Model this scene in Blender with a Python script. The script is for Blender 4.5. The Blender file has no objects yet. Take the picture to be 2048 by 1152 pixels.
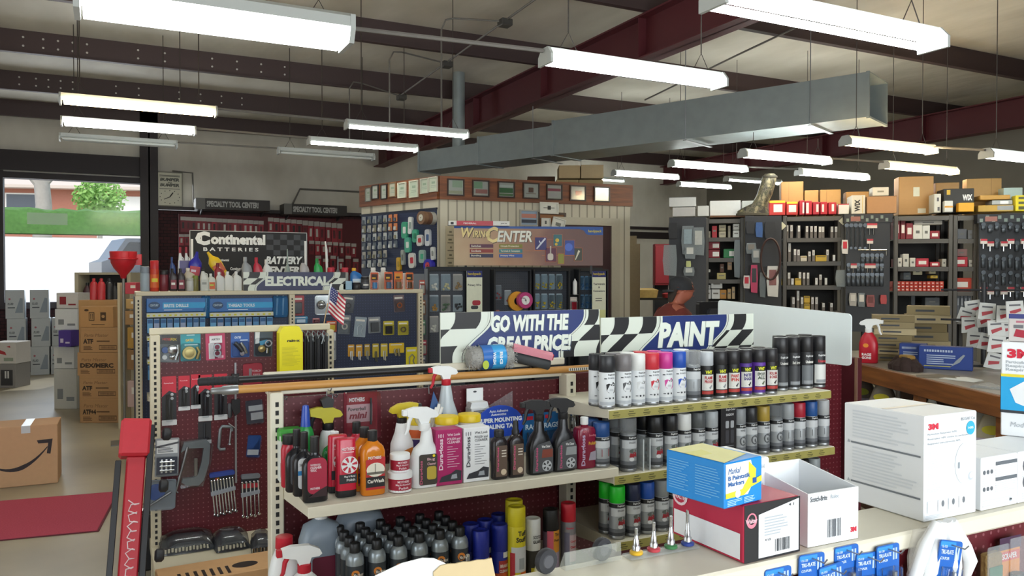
import bpy,math,random
from mathutils import Vector,Matrix
random.seed(7)
SC = bpy.context.scene
COL = SC.collection
PI = math.pi
# ------------------------------------------------------------------ camera
F = 1600.0                      # focal length in pixels of the 2048 wide frame
EYE = 1.6
YAW = math.radians(26.7)
PITCH = math.radians(0.93)
cam_d = bpy.data.cameras.new('camera'); cam_d.sensor_width = 36.0; cam_d.lens = F / 2048 * 36.0
cam_d.clip_start = 0.05; cam_d.clip_end = 300
cam = bpy.data.objects.new('camera',cam_d); COL.objects.link(cam)
cam.location = (0,0,EYE); cam.rotation_euler = (PI / 2 - PITCH,0,-YAW)
SC.camera = cam
# ------------------------------------------------------------------ view, sky, sun, window daylight, side fill
SC.view_settings.view_transform = 'Standard'; SC.view_settings.look = 'None'
SC.view_settings.exposure = 0.5; SC.view_settings.gamma = 1.0
SC.view_settings.use_curve_mapping = False
wd = bpy.data.worlds.new('sky'); SC.world = wd; wd.use_nodes = True
nt = wd.node_tree; bg = nt.nodes['Background']
sky = nt.nodes.new('ShaderNodeTexSky'); sky.sky_type = 'NISHITA'; sky.sun_disc = False
sky.sun_elevation = math.radians(50); sky.sun_rotation = math.radians(200); sky.air_density = 1.0; sky.dust_density = 3.0
nt.links.new(sky.outputs[0],bg.inputs[0]); bg.inputs[1].default_value = 0.22
def sun_lamp():
 d = bpy.data.lights.new('sun','SUN'); d.energy = 1.6; d.angle = 0.02; d.color = (1,.96,.9)
 o = bpy.data.objects.new('sun',d); COL.objects.link(o); o.rotation_euler = (math.radians(42),0,math.radians(150))
sun_lamp()
def area(name,loc,rot,sx,sy,power,col):
 d = bpy.data.lights.new(name,'AREA'); d.shape = 'RECTANGLE'; d.size = sx; d.size_y = sy; d.energy = power; d.color = col
 o = bpy.data.objects.new(name,d); COL.objects.link(o); o.location = loc; o.rotation_euler = rot
 return o
# daylight through the shop-front windows behind the camera and the window in the far wall, plus a side fill
area('daylight_front',(1.6,-2.38,1.75),(PI / 2,0,0),6.0,2.2,165,(.88,.95,1.0))
area('side_fill',(-3.05,2.2,1.7),(PI / 2,0,-PI / 2),3.4,2.2,40,(.88,.95,1.0))  # unseen fill lamp before the left wall, which has no window
area('daylight_rear',(-.1,15.25,2.2),(-PI / 2,0,0),3.0,2.0,55,(.9,.96,1.0))
TUBE = 31.0                     # emission of the lit fluorescent tubes
# ------------------------------------------------------------------ pixel helpers
R3 = cam.rotation_euler.to_matrix()
def ray(px,py=563):
 return R3 @ Vector(((px - 1024) / F,-(py - 576) / F,-1.0))
FW = Vector((math.sin(YAW),math.cos(YAW),0)); RT = Vector((math.cos(YAW),-math.sin(YAW),0))
def PD(px,py,Z):              # point at horizontal distance Z along the view
 r = ray(px,py); return Vector((0,0,EYE)) + r * (Z / r.dot(FW))
def PY(px,py,y):
 r = ray(px,py); return Vector((0,0,EYE)) + r * (y / r.y)
def PX(px,py,x):
 r = ray(px,py); return Vector((0,0,EYE)) + r * (x / r.x)
def PZ(px,py,z):
 r = ray(px,py); return Vector((0,0,EYE)) + r * ((z - EYE) / r.z)
def XY(px,y,py=563): return PY(px,py,y).x
def dep(x,y): return FW.x * x + FW.y * y
def hz(pxh,x,y): return pxh * dep(x,y) / F
# ------------------------------------------------------------------ materials
MATS = {}
def lin(h):
 h = h.lstrip('#'); out = []
 for i in (0,2,4):
  c = int(h[i:i + 2],16) / 255
  out.append(c / 12.92 if c <= .04045 else ((c + .055) / 1.055) ** 2.4)
 return (*out,1)
def M(hexc,rough=.5,metal=0.,var=.06,scale=30.,bump=0.,trans=0.,emit=0.,coat=0.,alpha=1.):
 key = (hexc,rough,metal,var,scale,bump,trans,emit,coat,alpha)
 if key in MATS: return MATS[key]
 m = bpy.data.materials.new('m' + hexc.strip('#')); m.use_nodes = True
 t = m.node_tree; b = t.nodes['Principled BSDF']
 c = lin(hexc); m.diffuse_color = c
 b.inputs['Roughness'].default_value = rough; b.inputs['Metallic'].default_value = metal
 b.inputs['Base Color'].default_value = c
 if var or bump:
  tc = t.nodes.new('ShaderNodeTexCoord'); n = t.nodes.new('ShaderNodeTexNoise')
  n.inputs['Scale'].default_value = scale; n.inputs['Detail'].default_value = 2
  t.links.new(tc.outputs['Object'],n.inputs['Vector'])
  if var:
   r = t.nodes.new('ShaderNodeMapRange'); r.inputs[3].default_value = 1 - var; r.inputs[4].default_value = 1 + var
   x = t.nodes.new('ShaderNodeVectorMath'); x.operation = 'SCALE'; x.inputs[0].default_value = c[:3]
   t.links.new(n.outputs[0],r.inputs[0]); t.links.new(r.outputs[0],x.inputs[3]); t.links.new(x.outputs[0],b.inputs['Base Color'])
  if bump:
   bp = t.nodes.new('ShaderNodeBump'); bp.inputs['Strength'].default_value = bump; bp.inputs['Distance'].default_value = .01
   t.links.new(n.outputs[0],bp.inputs['Height']); t.links.new(bp.outputs[0],b.inputs['Normal'])
 if trans: b.inputs['Transmission Weight'].default_value = trans; b.inputs['IOR'].default_value = 1.3
 if emit: b.inputs['Emission Color'].default_value = c; b.inputs['Emission Strength'].default_value = emit
 if coat: b.inputs['Coat Weight'].default_value = coat
 MATS[key] = m; return m
def clear_mat():
 if 'clear' in MATS: return MATS['clear']
 m = bpy.data.materials.new('clear_plastic'); m.use_nodes = True; t = m.node_tree
 out = t.nodes['Material Output']; t.nodes.remove(t.nodes['Principled BSDF'])
 a = t.nodes.new('ShaderNodeBsdfTransparent'); g = t.nodes.new('ShaderNodeBsdfGlossy'); x = t.nodes.new('ShaderNodeMixShader')
 g.inputs['Roughness'].default_value = .12; a.inputs[0].default_value = (.93,.95,.96,1)
 f = t.nodes.new('ShaderNodeFresnel'); f.inputs[0].default_value = 1.5
 r = t.nodes.new('ShaderNodeMapRange'); r.inputs[3].default_value = .04; r.inputs[4].default_value = .7
 t.links.new(f.outputs[0],r.inputs[0]); t.links.new(r.outputs[0],x.inputs[0])
 t.links.new(a.outputs[0],x.inputs[1]); t.links.new(g.outputs[0],x.inputs[2]); t.links.new(x.outputs[0],out.inputs[0])
 MATS['clear'] = m; return m
def pane_mat():
 m = clear_mat().copy(); m.name = 'window_glass'
 for n in m.node_tree.nodes:
  if n.type == 'MAP_RANGE': n.inputs[3].default_value = .005; n.inputs[4].default_value = .3
 return m
def film_mat(amount=.35,col='#c9d0d2'):
 k = ('film',amount,col)
 if k in MATS: return MATS[k]
 m = bpy.data.materials.new('plastic_film'); m.use_nodes = True; t = m.node_tree
 out = t.nodes['Material Output']; p = t.nodes['Principled BSDF']
 p.inputs['Base Color'].default_value = lin(col); p.inputs['Roughness'].default_value = .2
 n = t.nodes.new('ShaderNodeTexNoise'); n.inputs['Scale'].default_value = 22
 bp = t.nodes.new('ShaderNodeBump'); bp.inputs['Strength'].default_value = .6; bp.inputs['Distance'].default_value = .02
 t.links.new(n.outputs[0],bp.inputs['Height']); t.links.new(bp.outputs[0],p.inputs['Normal'])
 a = t.nodes.new('ShaderNodeBsdfTransparent'); x = t.nodes.new('ShaderNodeMixShader'); x.inputs[0].default_value = amount
 t.links.new(a.outputs[0],x.inputs[1]); t.links.new(p.outputs[0],x.inputs[2]); t.links.new(x.outputs[0],out.inputs[0])
 MATS[k] = m; return m
def node_mat(name,fn):
 if name in MATS: return MATS[name]
 m = bpy.data.materials.new(name); m.use_nodes = True; t = m.node_tree
 fn(t,t.nodes['Principled BSDF']); MATS[name] = m; return m
def ramp(t,fac,stops):
 r = t.nodes.new('ShaderNodeValToRGB'); e = r.color_ramp.elements
 while len(e) < len(stops): e.new(.5)
 for k,(p,c) in enumerate(stops): e[k].position = p; e[k].color = lin(c)
 t.links.new(fac,r.inputs[0]); return r
def _peg(hexc):
 def fn(t,b):
  tc = t.nodes.new('ShaderNodeTexCoord'); s = t.nodes.new('ShaderNodeSeparateXYZ')
  t.links.new(tc.outputs['Object'],s.inputs[0])
  def frac(o):
   a = t.nodes.new('ShaderNodeMath'); a.operation = 'MULTIPLY'; a.inputs[1].default_value = 1 / .0254 / 1.0
   t.links.new(o,a.inputs[0])
   f = t.nodes.new('ShaderNodeMath'); f.operation = 'FRACT'; t.links.new(a.outputs[0],f.inputs[0])
   u = t.nodes.new('ShaderNodeMath'); u.operation = 'SUBTRACT'; u.inputs[1].default_value = .5; t.links.new(f.outputs[0],u.inputs[0])
   p = t.nodes.new('ShaderNodeMath'); p.operation = 'POWER'; p.inputs[1].default_value = 2
   w = t.nodes.new('ShaderNodeMath'); w.operation = 'ABSOLUTE'; t.links.new(u.outputs[0],w.inputs[0]); t.links.new(w.outputs[0],p.inputs[0])
   return p.outputs[0]
  q = t.nodes.new('ShaderNodeMath'); q.operation = 'ADD'
  t.links.new(frac(s.outputs[0]),q.inputs[0]); t.links.new(frac(s.outputs[2]),q.inputs[1])
  l = t.nodes.new('ShaderNodeMath'); l.operation = 'LESS_THAN'; l.inputs[1].default_value = .018
  t.links.new(q.outputs[0],l.inputs[0])
  mx = t.nodes.new('ShaderNodeMix'); mx.data_type = 'RGBA'; mx.inputs[6].default_value = lin(hexc[0]); mx.inputs[7].default_value = lin(hexc[1])
  t.links.new(l.outputs[0],mx.inputs[0]); t.links.new(mx.outputs[2],b.inputs['Base Color']); b.inputs['Roughness'].default_value = .45
 return fn
def pegboard(name,base,hole): return node_mat(name,_peg((base,hole)))
# ------------------------------------------------------------------ mesh builder
TXT = {}
def text_mesh(s,bold=.02,shear=0.):
 k = (s,bold,shear)
 if k not in TXT:
  c = bpy.data.curves.new('txt','FONT'); c.body = s; c.size = 1; c.offset = bold; c.shear = shear; c.resolution_u = 2; c.fill_mode = 'FRONT'
  o = bpy.data.objects.new('txt',c); me = bpy.data.meshes.new_from_object(o)
  vs = [(v.co.x,v.co.y) for v in me.vertices]; fs = [tuple(p.vertices) for p in me.polygons]
  bpy.data.objects.remove(o); bpy.data.meshes.remove(me); bpy.data.curves.remove(c)
  if not vs: vs = [(0,0),(1,1)]
  x0 = min(v[0] for v in vs); x1 = max(v[0] for v in vs); y0 = min(v[1] for v in vs); y1 = max(v[1] for v in vs)
  TXT[k] = ([((x - x0) / max(1e-6,x1 - x0),(y - y0) / max(1e-6,y1 - y0)) for x,y in vs],fs)
 return TXT[k]
FIRST = {}
class MB:
 def __init__(s,mat=None): s.v = []; s.f = []; s.mi = []; s.sm = []; s.mats = []; s.cur = 0; s.T = None; (s.m(mat) if mat else None)
 def m(s,mat):
  if mat not in s.mats: s.mats.append(mat)
  s.cur = s.mats.index(mat); return s
 def add(s,vs,fs,smooth=False):
  b = len(s.v)
  s.v += [tuple(s.T @ Vector(v)) for v in vs] if s.T is not None else [tuple(v) for v in vs]
  for f in fs: s.f.append(tuple(b + i for i in f)); s.mi.append(s.cur); s.sm.append(smooth)
  return s
 def box(s,x0,x1,y0,y1,z0,z1,c=0.):
  if c <= 0:
   return s.add([(x0,y0,z0),(x1,y0,z0),(x1,y1,z0),(x0,y1,z0),(x0,y0,z1),(x1,y0,z1),(x1,y1,z1),(x0,y1,z1)],
                         [(0,3,2,1),(4,5,6,7),(0,1,5,4),(1,2,6,5),(2,3,7,6),(3,0,4,7)])
  vs = []; fs = []
  X = (x0,x1); Y = (y0,y1); Z = (z0,z1); idx = {}
  for i in (0,1):
   for j in (0,1):
    for k in (0,1):
     sx,sy,sz = (c if i == 0 else -c),(c if j == 0 else -c),(c if k == 0 else -c)
     idx[i,j,k,0] = len(vs); vs.append((X[i],Y[j] + sy,Z[k] + sz))
     idx[i,j,k,1] = len(vs); vs.append((X[i] + sx,Y[j],Z[k] + sz))
     idx[i,j,k,2] = len(vs); vs.append((X[i] + sx,Y[j] + sy,Z[k]))
  for i in (0,1):
   q = [idx[i,0,0,0],idx[i,1,0,0],idx[i,1,1,0],idx[i,0,1,0]]; fs.append(tuple(q if i else q[::-1]))
   q = [idx[0,i,0,1],idx[1,i,0,1],idx[1,i,1,1],idx[0,i,1,1]]; fs.append(tuple(q[::-1] if i else q))
   q = [idx[0,0,i,2],idx[1,0,i,2],idx[1,1,i,2],idx[0,1,i,2]]; fs.append(tuple(q if i else q[::-1]))
  for j in (0,1):
   for k in (0,1):
    q = [idx[0,j,k,1],idx[1,j,k,1],idx[1,j,k,2],idx[0,j,k,2]]; fs.append(tuple(q if j != k else q[::-1]))
    q = [idx[j,0,k,0],idx[j,1,k,0],idx[j,1,k,2],idx[j,0,k,2]]; fs.append(tuple(q[::-1] if j != k else q))
    q = [idx[j,k,0,0],idx[j,k,1,0],idx[j,k,1,1],idx[j,k,0,1]]; fs.append(tuple(q if j != k else q[::-1]))
  for i in (0,1):
   for j in (0,1):
    for k in (0,1):
     q = [idx[i,j,k,0],idx[i,j,k,1],idx[i,j,k,2]]; fs.append(tuple(q if (i + j + k) % 2 else q[::-1]))
  return s.add(vs,fs)
 def lathe(s,prof,n=16,c=(0,0,0),axis='z',smooth=True,cap=True):
  vs = []; fs = []; k = len(prof)
  for r,z in prof:
   for i in range(n):
    a = 2 * PI * i / n; p = (r * math.cos(a),r * math.sin(a),z)
    if axis == 'y': p = (p[0],p[2],p[1])
    elif axis == 'x': p = (p[2],p[0],p[1])
    vs.append((p[0] + c[0],p[1] + c[1],p[2] + c[2]))
  fl = axis == 'y'
  for j in range(k - 1):
   for i in range(n):
    q = (j * n + i,j * n + (i + 1) % n,(j + 1) * n + (i + 1) % n,(j + 1) * n + i); fs.append(q[::-1] if fl else q)
  if cap:
   a = tuple(range(n)); b = tuple(range((k - 1) * n,k * n)); fs.append(a if fl else a[::-1]); fs.append(b[::-1] if fl else b)
  return s.add(vs,fs,smooth)
 def loft(s,secs,n=20,cap=True):        # (z, half x, half y, squareness, offset x, offset y)
  vs = []; fs = []; k = len(secs)
  for e in secs:
   z,hx,hy = e[:3]; p = e[3] if len(e) > 3 else 2; ox = e[4] if len(e) > 4 else 0; oy = e[5] if len(e) > 5 else 0
   for i in range(n):
    a = 2 * PI * (i + .5) / n; ca,sa = math.cos(a),math.sin(a)
    vs.append((ox + hx * math.copysign(abs(ca) ** (2 / p),ca),oy + hy * math.copysign(abs(sa) ** (2 / p),sa),z))
  for j in range(k - 1):
   for i in range(n): fs.append((j * n + i,j * n + (i + 1) % n,(j + 1) * n + (i + 1) % n,(j + 1) * n + i))
  if cap: fs.append(tuple(range(n))[::-1]); fs.append(tuple(range((k - 1) * n,k * n)))
  return s.add(vs,fs,True)
 def tube(s,pts,r,n=6,closed=False):
  pts = [Vector(p) for p in pts]; vs = []; fs = []; k = len(pts); up = None
  rr = r if isinstance(r,(list,tuple)) else [r] * k
  for i,p in enumerate(pts):
   d = (pts[(i + 1) % k] - pts[i - 1]) if closed else (pts[min(i + 1,k - 1)] - pts[max(i - 1,0)])
   d.normalize()
   if up is None: up = Vector((0,0,1)) if abs(d.z) < .9 else Vector((1,0,0))
   u = d.cross(up).normalized(); up = u.cross(d).normalized()
   for j in range(n):
    a = 2 * PI * j / n; vs.append(p + (u * math.cos(a) + up * math.sin(a)) * rr[i])
  for i in range(k if closed else k - 1):
   for j in range(n): fs.append((i * n + j,i * n + (j + 1) % n,(i + 1) % k * n + (j + 1) % n,(i + 1) % k * n + j))
  if not closed: fs.append(tuple(range(n))[::-1]); fs.append(tuple(range((k - 1) * n,k * n)))
  return s.add(vs,fs,True)
 def prism(s,poly,a,b,plane='xz'):      # extruded outline: xz -> along y, xy -> along z, yz -> along x
  n = len(poly)
  f = {'xz': lambda p,h: (p[0],h,p[1]),'xy': lambda p,h: (p[0],p[1],h),'yz': lambda p,h: (h,p[0],p[1])}[plane]
  vs = [f(p,a) for p in poly] + [f(p,b) for p in poly]
  ar = sum(poly[i][0] * poly[(i + 1) % n][1] - poly[(i + 1) % n][0] * poly[i][1] for i in range(n))
  fs = [tuple(range(n)),tuple(range(n,2 * n))[::-1]] + [(i,i + n,(i + 1) % n + n,(i + 1) % n) for i in range(n)]
  flip = (ar > 0) == (plane != 'xz')
  if flip != (b < a): fs = [q[::-1] for q in fs]
  return s.add(vs,fs)
 def quad(s,*p): return s.add(p,[tuple(range(len(p)))])
 def text(s,st,o,u,w,W,H,bold=.02,shear=0.):
  vs,fs = text_mesh(st,bold,shear); o,u,w = Vector(o),Vector(u),Vector(w)
  return s.add([o + u * (x * W) + w * (y * H) for x,y in vs],fs)
 def ft(s,st,x,z,W,H,y,bold=.02,shear=0.): return s.text(st,(x,y,z),(1,0,0),(0,0,1),W,H,bold,shear)   # on a face looking to -y
 def fr(s,x0,x1,z0,z1,y): return s.quad((x0,y,z0),(x1,y,z0),(x1,y,z1),(x0,y,z1))
 def fp(s,pts,y): return s.add([(x,y,z) for x,z in pts],[tuple(range(len(pts)))])
 def cp(s,r,a0,a1,z0,z1,n=8):        # patch on an upright cylinder, angles in degrees off the front (-y), + is towards +x
  vs = []
  for i in range(n + 1):
   a = math.radians(a0 + (a1 - a0) * i / n - 90)
   vs += [(r * math.cos(a),r * math.sin(a),z0),(r * math.cos(a),r * math.sin(a),z1)]
  return s.add(vs,[(2 * i,2 * i + 2,2 * i + 3,2 * i + 1) for i in range(n)],True)
 def cpoly(s,r,pts,cx=0,cz=0):          # outline wrapped on the cylinder: (arc length, z)
  vs = [(r * math.cos((cx + x) / r - PI / 2),r * math.sin((cx + x) / r - PI / 2),cz + z) for x,z in pts]
  return s.add(vs,[tuple(range(len(vs)))])
 def ctext(s,st,r,cx,z,W,H,bold=.02,shear=0.):
  vs,fs = text_mesh(st,bold,shear)
  return s.add([(r * math.cos((cx - W / 2 + x * W) / r - PI / 2),r * math.sin((cx - W / 2 + x * W) / r - PI / 2),z + y * H) for x,y in vs],fs)
 def o(s,name,parent=None,loc=(0,0,0),rz=0.):
  me = bpy.data.meshes.new(name); me.from_pydata(s.v,[],s.f)
  for m in s.mats: me.materials.append(m)
  me.polygons.foreach_set('material_index',s.mi); me.polygons.foreach_set('use_smooth',s.sm)
  if any(s.sm):
   try: me.set_sharp_from_angle(angle=math.radians(50))
   except Exception: pass
  me.update()
  ob = bpy.data.objects.new(name,me); COL.objects.link(ob)
  ob.location = loc; ob.rotation_euler.z = rz
  if parent is not None:                    # print and lettering belong to the part they are on
   if name.endswith('_print') or name == 'lettering': parent = FIRST.get(parent.name,parent)
   else: FIRST.setdefault(parent.name,ob)
   ob.parent = parent
  return ob
def circ(r,n=16,sx=1.,sz=1.,cx=0.,cz=0.): return [(cx + r * sx * math.cos(2 * PI * i / n),cz + r * sz * math.sin(2 * PI * i / n)) for i in range(n)]
def rrect(w,h,r,n=4,cx=0.,cz=0.):
 out = []
 for qx,qz,a0 in ((w / 2 - r,h / 2 - r,0),(-w / 2 + r,h / 2 - r,90),(-w / 2 + r,-h / 2 + r,180),(w / 2 - r,-h / 2 + r,270)):
  for i in range(n + 1):
   a = math.radians(a0 + 90 * i / n); out.append((cx + qx + r * math.cos(a),cz + qz + r * math.sin(a)))
 return out
def tag(o,label,cat,group=None):
 o['label'] = label; o['category'] = cat
 if group: o['group'] = group
 return o
def T(name,label,cat,loc=(0,0,0),rz=0.,group=None,rx=0.,ry=0.):
 o = bpy.data.objects.new(name,None); COL.objects.link(o); o.empty_display_size = .05
 o.location = loc; o.rotation_euler = (rx,ry,rz); return tag(o,label,cat,group)
def S(name,mb,label,cat,loc=(0,0,0),rz=0.,group=None,rx=0.,ry=0.):
 o = mb.o(name,None,loc); o.rotation_euler = (rx,ry,rz); return tag(o,label,cat,group)
def ST(name,mb,parent=None):
 o = mb.o(name,parent)
 if parent is None: o['kind'] = 'structure'
 return o
def dup(root,loc,rz=None,label=None,group=None,ry=None):
 r = root.copy(); COL.objects.link(r); r.location = loc
 if rz is not None: r.rotation_euler.z = rz
 if ry is not None: r.rotation_euler.y = ry
 if label: r['label'] = label
 if group: r['group'] = group
 for ch in root.children:
  c = ch.copy(); COL.objects.link(c); c.parent = r
  for g in ch.children:
   d = g.copy(); COL.objects.link(d); d.parent = c
 return r
ORD = ['first','second','third','fourth','fifth','sixth','seventh','eighth','ninth','tenth','eleventh','twelfth','thirteenth','fourteenth','fifteenth','sixteenth']
BEIGE = M('#c9c0a6',.45,var=.03); IVORY = M('#d8d2bf',.45,var=.03); CARD = M('#c49a6c',.8,var=.06); CARD2 = M('#a57c52',.8,var=.06)
WHITE = M('#e6e8e8',.5,var=.02); BLACK = M('#17171a',.45,var=.02); DARK = M('#2b2c30',.5,var=.04); STEEL = M('#9a9da0',.35,.8,var=.05); CHROME = M('#c8cacc',.18,1.,var=0)
RED = M('#b8172c',.45,var=.03); BLUE = M('#1d56a8',.45,var=.03); YEL = M('#e8d21c',.5,var=.03); GREY = M('#85888c',.5,var=.03); INK = M('#3a3d42',.6,var=0); PAPER = M('#e2e2da',.7,var=.02)
CLEAR = clear_mat(); FILM = film_mat()
# ================================================================== the room
BW = 15.3; X0 = -3.2; X1 = 13.0; FRONT = -2.5; HP = 4.15; HC = 4.42
def m_floor(t,b):
 tc = t.nodes.new('ShaderNodeTexCoord'); n = t.nodes.new('ShaderNodeTexNoise'); n.inputs['Scale'].default_value = 1.1; n.inputs['Detail'].default_value = 6
 t.links.new(tc.outputs['Object'],n.inputs['Vector'])
 r = ramp(t,n.outputs[0],[(.3,'#99907d'),(.7,'#b3a991')]); t.links.new(r.outputs[0],b.inputs['Base Color'])
 b.inputs['Roughness'].default_value = .42
def m_insul(c0,c1):
 def fn(t,b):
  tc = t.nodes.new('ShaderNodeTexCoord'); mp = t.nodes.new('ShaderNodeMapping'); mp.inputs['Scale'].default_value = (.8,.35,.5)
  n = t.nodes.new('ShaderNodeTexNoise'); n.inputs['Scale'].default_value = 2.2; n.inputs['Detail'].default_value = 3
  t.links.new(tc.outputs['Object'],mp.inputs[0]); t.links.new(mp.outputs[0],n.inputs['Vector'])
  r = ramp(t,n.outputs[0],[(.3,c0),(.7,c1)]); t.links.new(r.outputs[0],b.inputs['Base Color'])
  bp = t.nodes.new('ShaderNodeBump'); bp.inputs['Distance'].default_value = .08; bp.inputs['Strength'].default_value = .5
  t.links.new(n.outputs[0],bp.inputs['Height']); t.links.new(bp.outputs[0],b.inputs['Normal']); b.inputs['Roughness'].default_value = .65
 return fn
def m_brick(t,b):
 tc = t.nodes.new('ShaderNodeTexCoord'); mp = t.nodes.new('ShaderNodeMapping'); mp.inputs['Rotation'].default_value = (PI / 2,0,0)
 k = t.nodes.new('ShaderNodeTexBrick'); k.inputs['Scale'].default_value = 4.4; k.inputs[1].default_value = lin('#4a2427'); k.inputs[2].default_value = lin('#3b2024'); k.inputs[3].default_value = lin('#1c1416')
 k.inputs['Mortar Size'].default_value = .02
 t.links.new(tc.outputs['Object'],mp.inputs[0]); t.links.new(mp.outputs[0],k.inputs[0]); t.links.new(k.outputs[0],b.inputs['Base Color']); b.inputs['Roughness'].default_value = .8
def m_panel(t,b):               # tan vertical-groove panelling
 tc = t.nodes.new('ShaderNodeTexCoord'); w = t.nodes.new('ShaderNodeTexWave'); w.inputs['Scale'].default_value = 3.1; w.bands_direction = 'X'
 t.links.new(tc.outputs['Object'],w.inputs[0]); r = ramp(t,w.outputs[0],[(.03,'#8d8676'),(.1,'#c3bca8')]); t.links.new(r.outputs[0],b.inputs['Base Color']); b.inputs['Roughness'].default_value = .6
def m_wood(c0,c1,sc=(1,1,14)):
 def fn(t,b):
  tc = t.nodes.new('ShaderNodeTexCoord'); mp = t.nodes.new('ShaderNodeMapping'); mp.inputs['Scale'].default_value = sc
  n = t.nodes.new('ShaderNodeTexNoise'); n.inputs['Scale'].default_value = 3; n.inputs['Detail'].default_value = 5
  t.links.new(tc.outputs['Object'],mp.inputs[0]); t.links.new(mp.outputs[0],n.inputs['Vector'])
  r = ramp(t,n.outputs[0],[(.3,c0),(.7,c1)]); t.links.new(r.outputs[0],b.inputs['Base Color']); b.inputs['Roughness'].default_value = .5
 return fn
FLOOR = node_mat('concrete',m_floor); INS = node_mat('insulation',m_insul('#cdc8bb','#e6e2d7')); BRICK = node_mat('brick',m_brick)
PANEL = node_mat('panelling',m_panel); WOODRED = node_mat('red_cedar',m_wood('#5d3420','#8a5230')); COUNTERW = node_mat('counter_oak',m_wood('#5f3415','#8b5526',(1,1,10)))
POLEW = node_mat('pole_wood',m_wood('#b8833f','#c99450',(1,14,14)))
PURL = M('#4a3a3a',.55,var=.05); RAFT = M('#5c262c',.5,var=.05); BRONZE = M('#2e2628',.5,var=.03); GALV = M('#98a2a3',.5,.3,var=.14,scale=7)
ST('floor',MB(FLOOR).box(X0,X1,FRONT,BW,-.1,0))
ST('ceiling',MB(INS).box(X0,X1,FRONT,BW,HC,HC + .1))
wx0 = XY(9,BW); wx1 = XY(287,BW); wz0 = 1.15; wz1 = PY(150,362,BW).z
BZ = PY(340,414,BW).z
b = MB(BRICK); b.box(X0,wx0 - .1,BW,BW + .2,0,BZ); b.box(wx0 - .1,wx1 + .1,BW,BW + .2,0,wz0 - .08); b.box(wx1 + .1,5.2,BW,BW + .2,0,BZ); ST('wall_back_brick',b)
b = MB(INS); b.box(X0,X1,BW,BW + .2,wz1 + .1,HC); b.box(5.2,X1,BW,BW + .2,0,BZ); b.box(wx1 + .1,X1,BW,BW + .2,BZ,wz1 + .1); b.box(X0,wx0 - .1,BW,BW + .2,BZ,wz1 + .1); ST('wall_back',b)
ST('wall_left',MB(INS).box(X0 - .15,X0,FRONT,BW,0,HC)); ST('wall_right',MB(M('#8f8a80',.7,var=.08,scale=3)).box(X1,X1 + .15,FRONT,BW,0,HC))
b = MB(M('#8b8478',.7,var=.06)); b.box(X0,X1,FRONT - .15,FRONT,0,.55); b.box(X0,X1,FRONT - .15,FRONT,2.95,HC); b.box(X0,-1.6,FRONT - .15,FRONT,.55,2.95); b.box(4.8,X1,FRONT - .15,FRONT,.55,2.95); ST('wall_front',b)
w = MB(BRONZE)
for x in (-1.6,0,1.6,3.2,4.74): w.box(x,x + .06,FRONT - .12,FRONT - .02,.55,2.95)
w.box(-1.6,4.8,FRONT - .12,FRONT - .02,.55,.61); w.box(-1.6,4.8,FRONT - .12,FRONT - .02,2.89,2.95)
wf = ST('window_2',w);
# window in the far wall: dark bronze frame, one big pane, header band
w = MB(BRONZE)
w.box(wx0 - .12,wx0,BW - .06,BW + .14,wz0 - .1,wz1 + .12); w.box(wx1,wx1 + .1,BW - .06,BW + .14,wz0 - .1,wz1 + .12)
w.box(wx0,wx1,BW - .06,BW + .14,wz1,wz1 + .1); w.box(wx0,wx1,BW - .06,BW + .14,wz0 - .1,wz0)
wn = ST('window_1',w); MB(pane_mat()).box(wx0,wx1,BW + .05,BW + .06,wz0,wz1).o('pane',wn)
n = PY(89,428,BW + .02); n2 = PY(135,450,BW + .02)
PW = node_mat('thin_poster',lambda t,b_: (setattr(b_.inputs['Base Color'],'default_value',lin('#f0f4ee')),setattr(b_.inputs['Alpha'],'default_value',.3)))
S('window_notice',MB(PW).box(n.x - .25,n2.x,BW + .035,BW + .045,n2.z,n.z + .02),'pale translucent paper notice stuck on the far window pane','notice')
b = MB(BRONZE); b.box(X0,wx1 + .1,BW - .09,BW - .001,wz1 + .13,PY(150,308,BW).z); b.box(wx1 + .1,5.2,BW - .14,BW - .001,BZ - .06,BZ); b.box(5.2,X1,BW - .1,BW - .001,2.66,2.72); b.box(5.2,X1,BW - .06,BW - .001,2.45,2.6); ST('trim_1',b)
cx = XY(300,BW - .2); b = MB(BRONZE); b.box(cx - .14,cx + .14,BW - .18,BW - .17,0,HC); b.box(cx - .14,cx + .14,BW - .03,BW - .02,0,HC); b.box(cx - .012,cx + .012,BW - .18,BW - .02,0,HC); ST('column_1',b)
# purlins along x, rafters along y
HOLE = M('#cfcdc6',.6,var=0)
for k,y in enumerate([-.2,2.0,4.2,6.4,8.6,10.8,13.0,15.12]):
 b = MB(PURL); b.box(X0,X1,y,y + .012,HP,HC); b.box(X0,X1,y - .06,y,HP,HP + .012); b.box(X0,X1,y + .012,y + .07,HC - .02,HC)
 b.m(HOLE)
 if 8 < y < 14:
  x = XY(0,y) - .1
  for dx in (.1,.35,.55,.7,.85,1.0,1.55,1.85,2.4,2.7,3.0,3.3):
   for z in (HP + .09,HP + .19): b.lathe([(.013,0),(.013,.004)],6,(x + dx,y - .004,z),'y')
 ST('ceiling_beam_%d' % (k + 1),b)
for k,x in enumerate((-2.4,4.76,11.7)):
 b = MB(RAFT); zb = 3.72; b.box(x - .11,x + .11,FRONT,BW,zb,zb + .015); b.box(x - .008,x + .008,FRONT,BW,zb,HP); b.box(x - .11,x + .11,FRONT,BW,HP - .02,HP - .002)
 for y in range(0,15,2): b.box(x - .1,x + .1,y + .5,y + .508,zb,HP - .02)
 ST('roof_beam_%d' % (k + 1),b)
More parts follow.
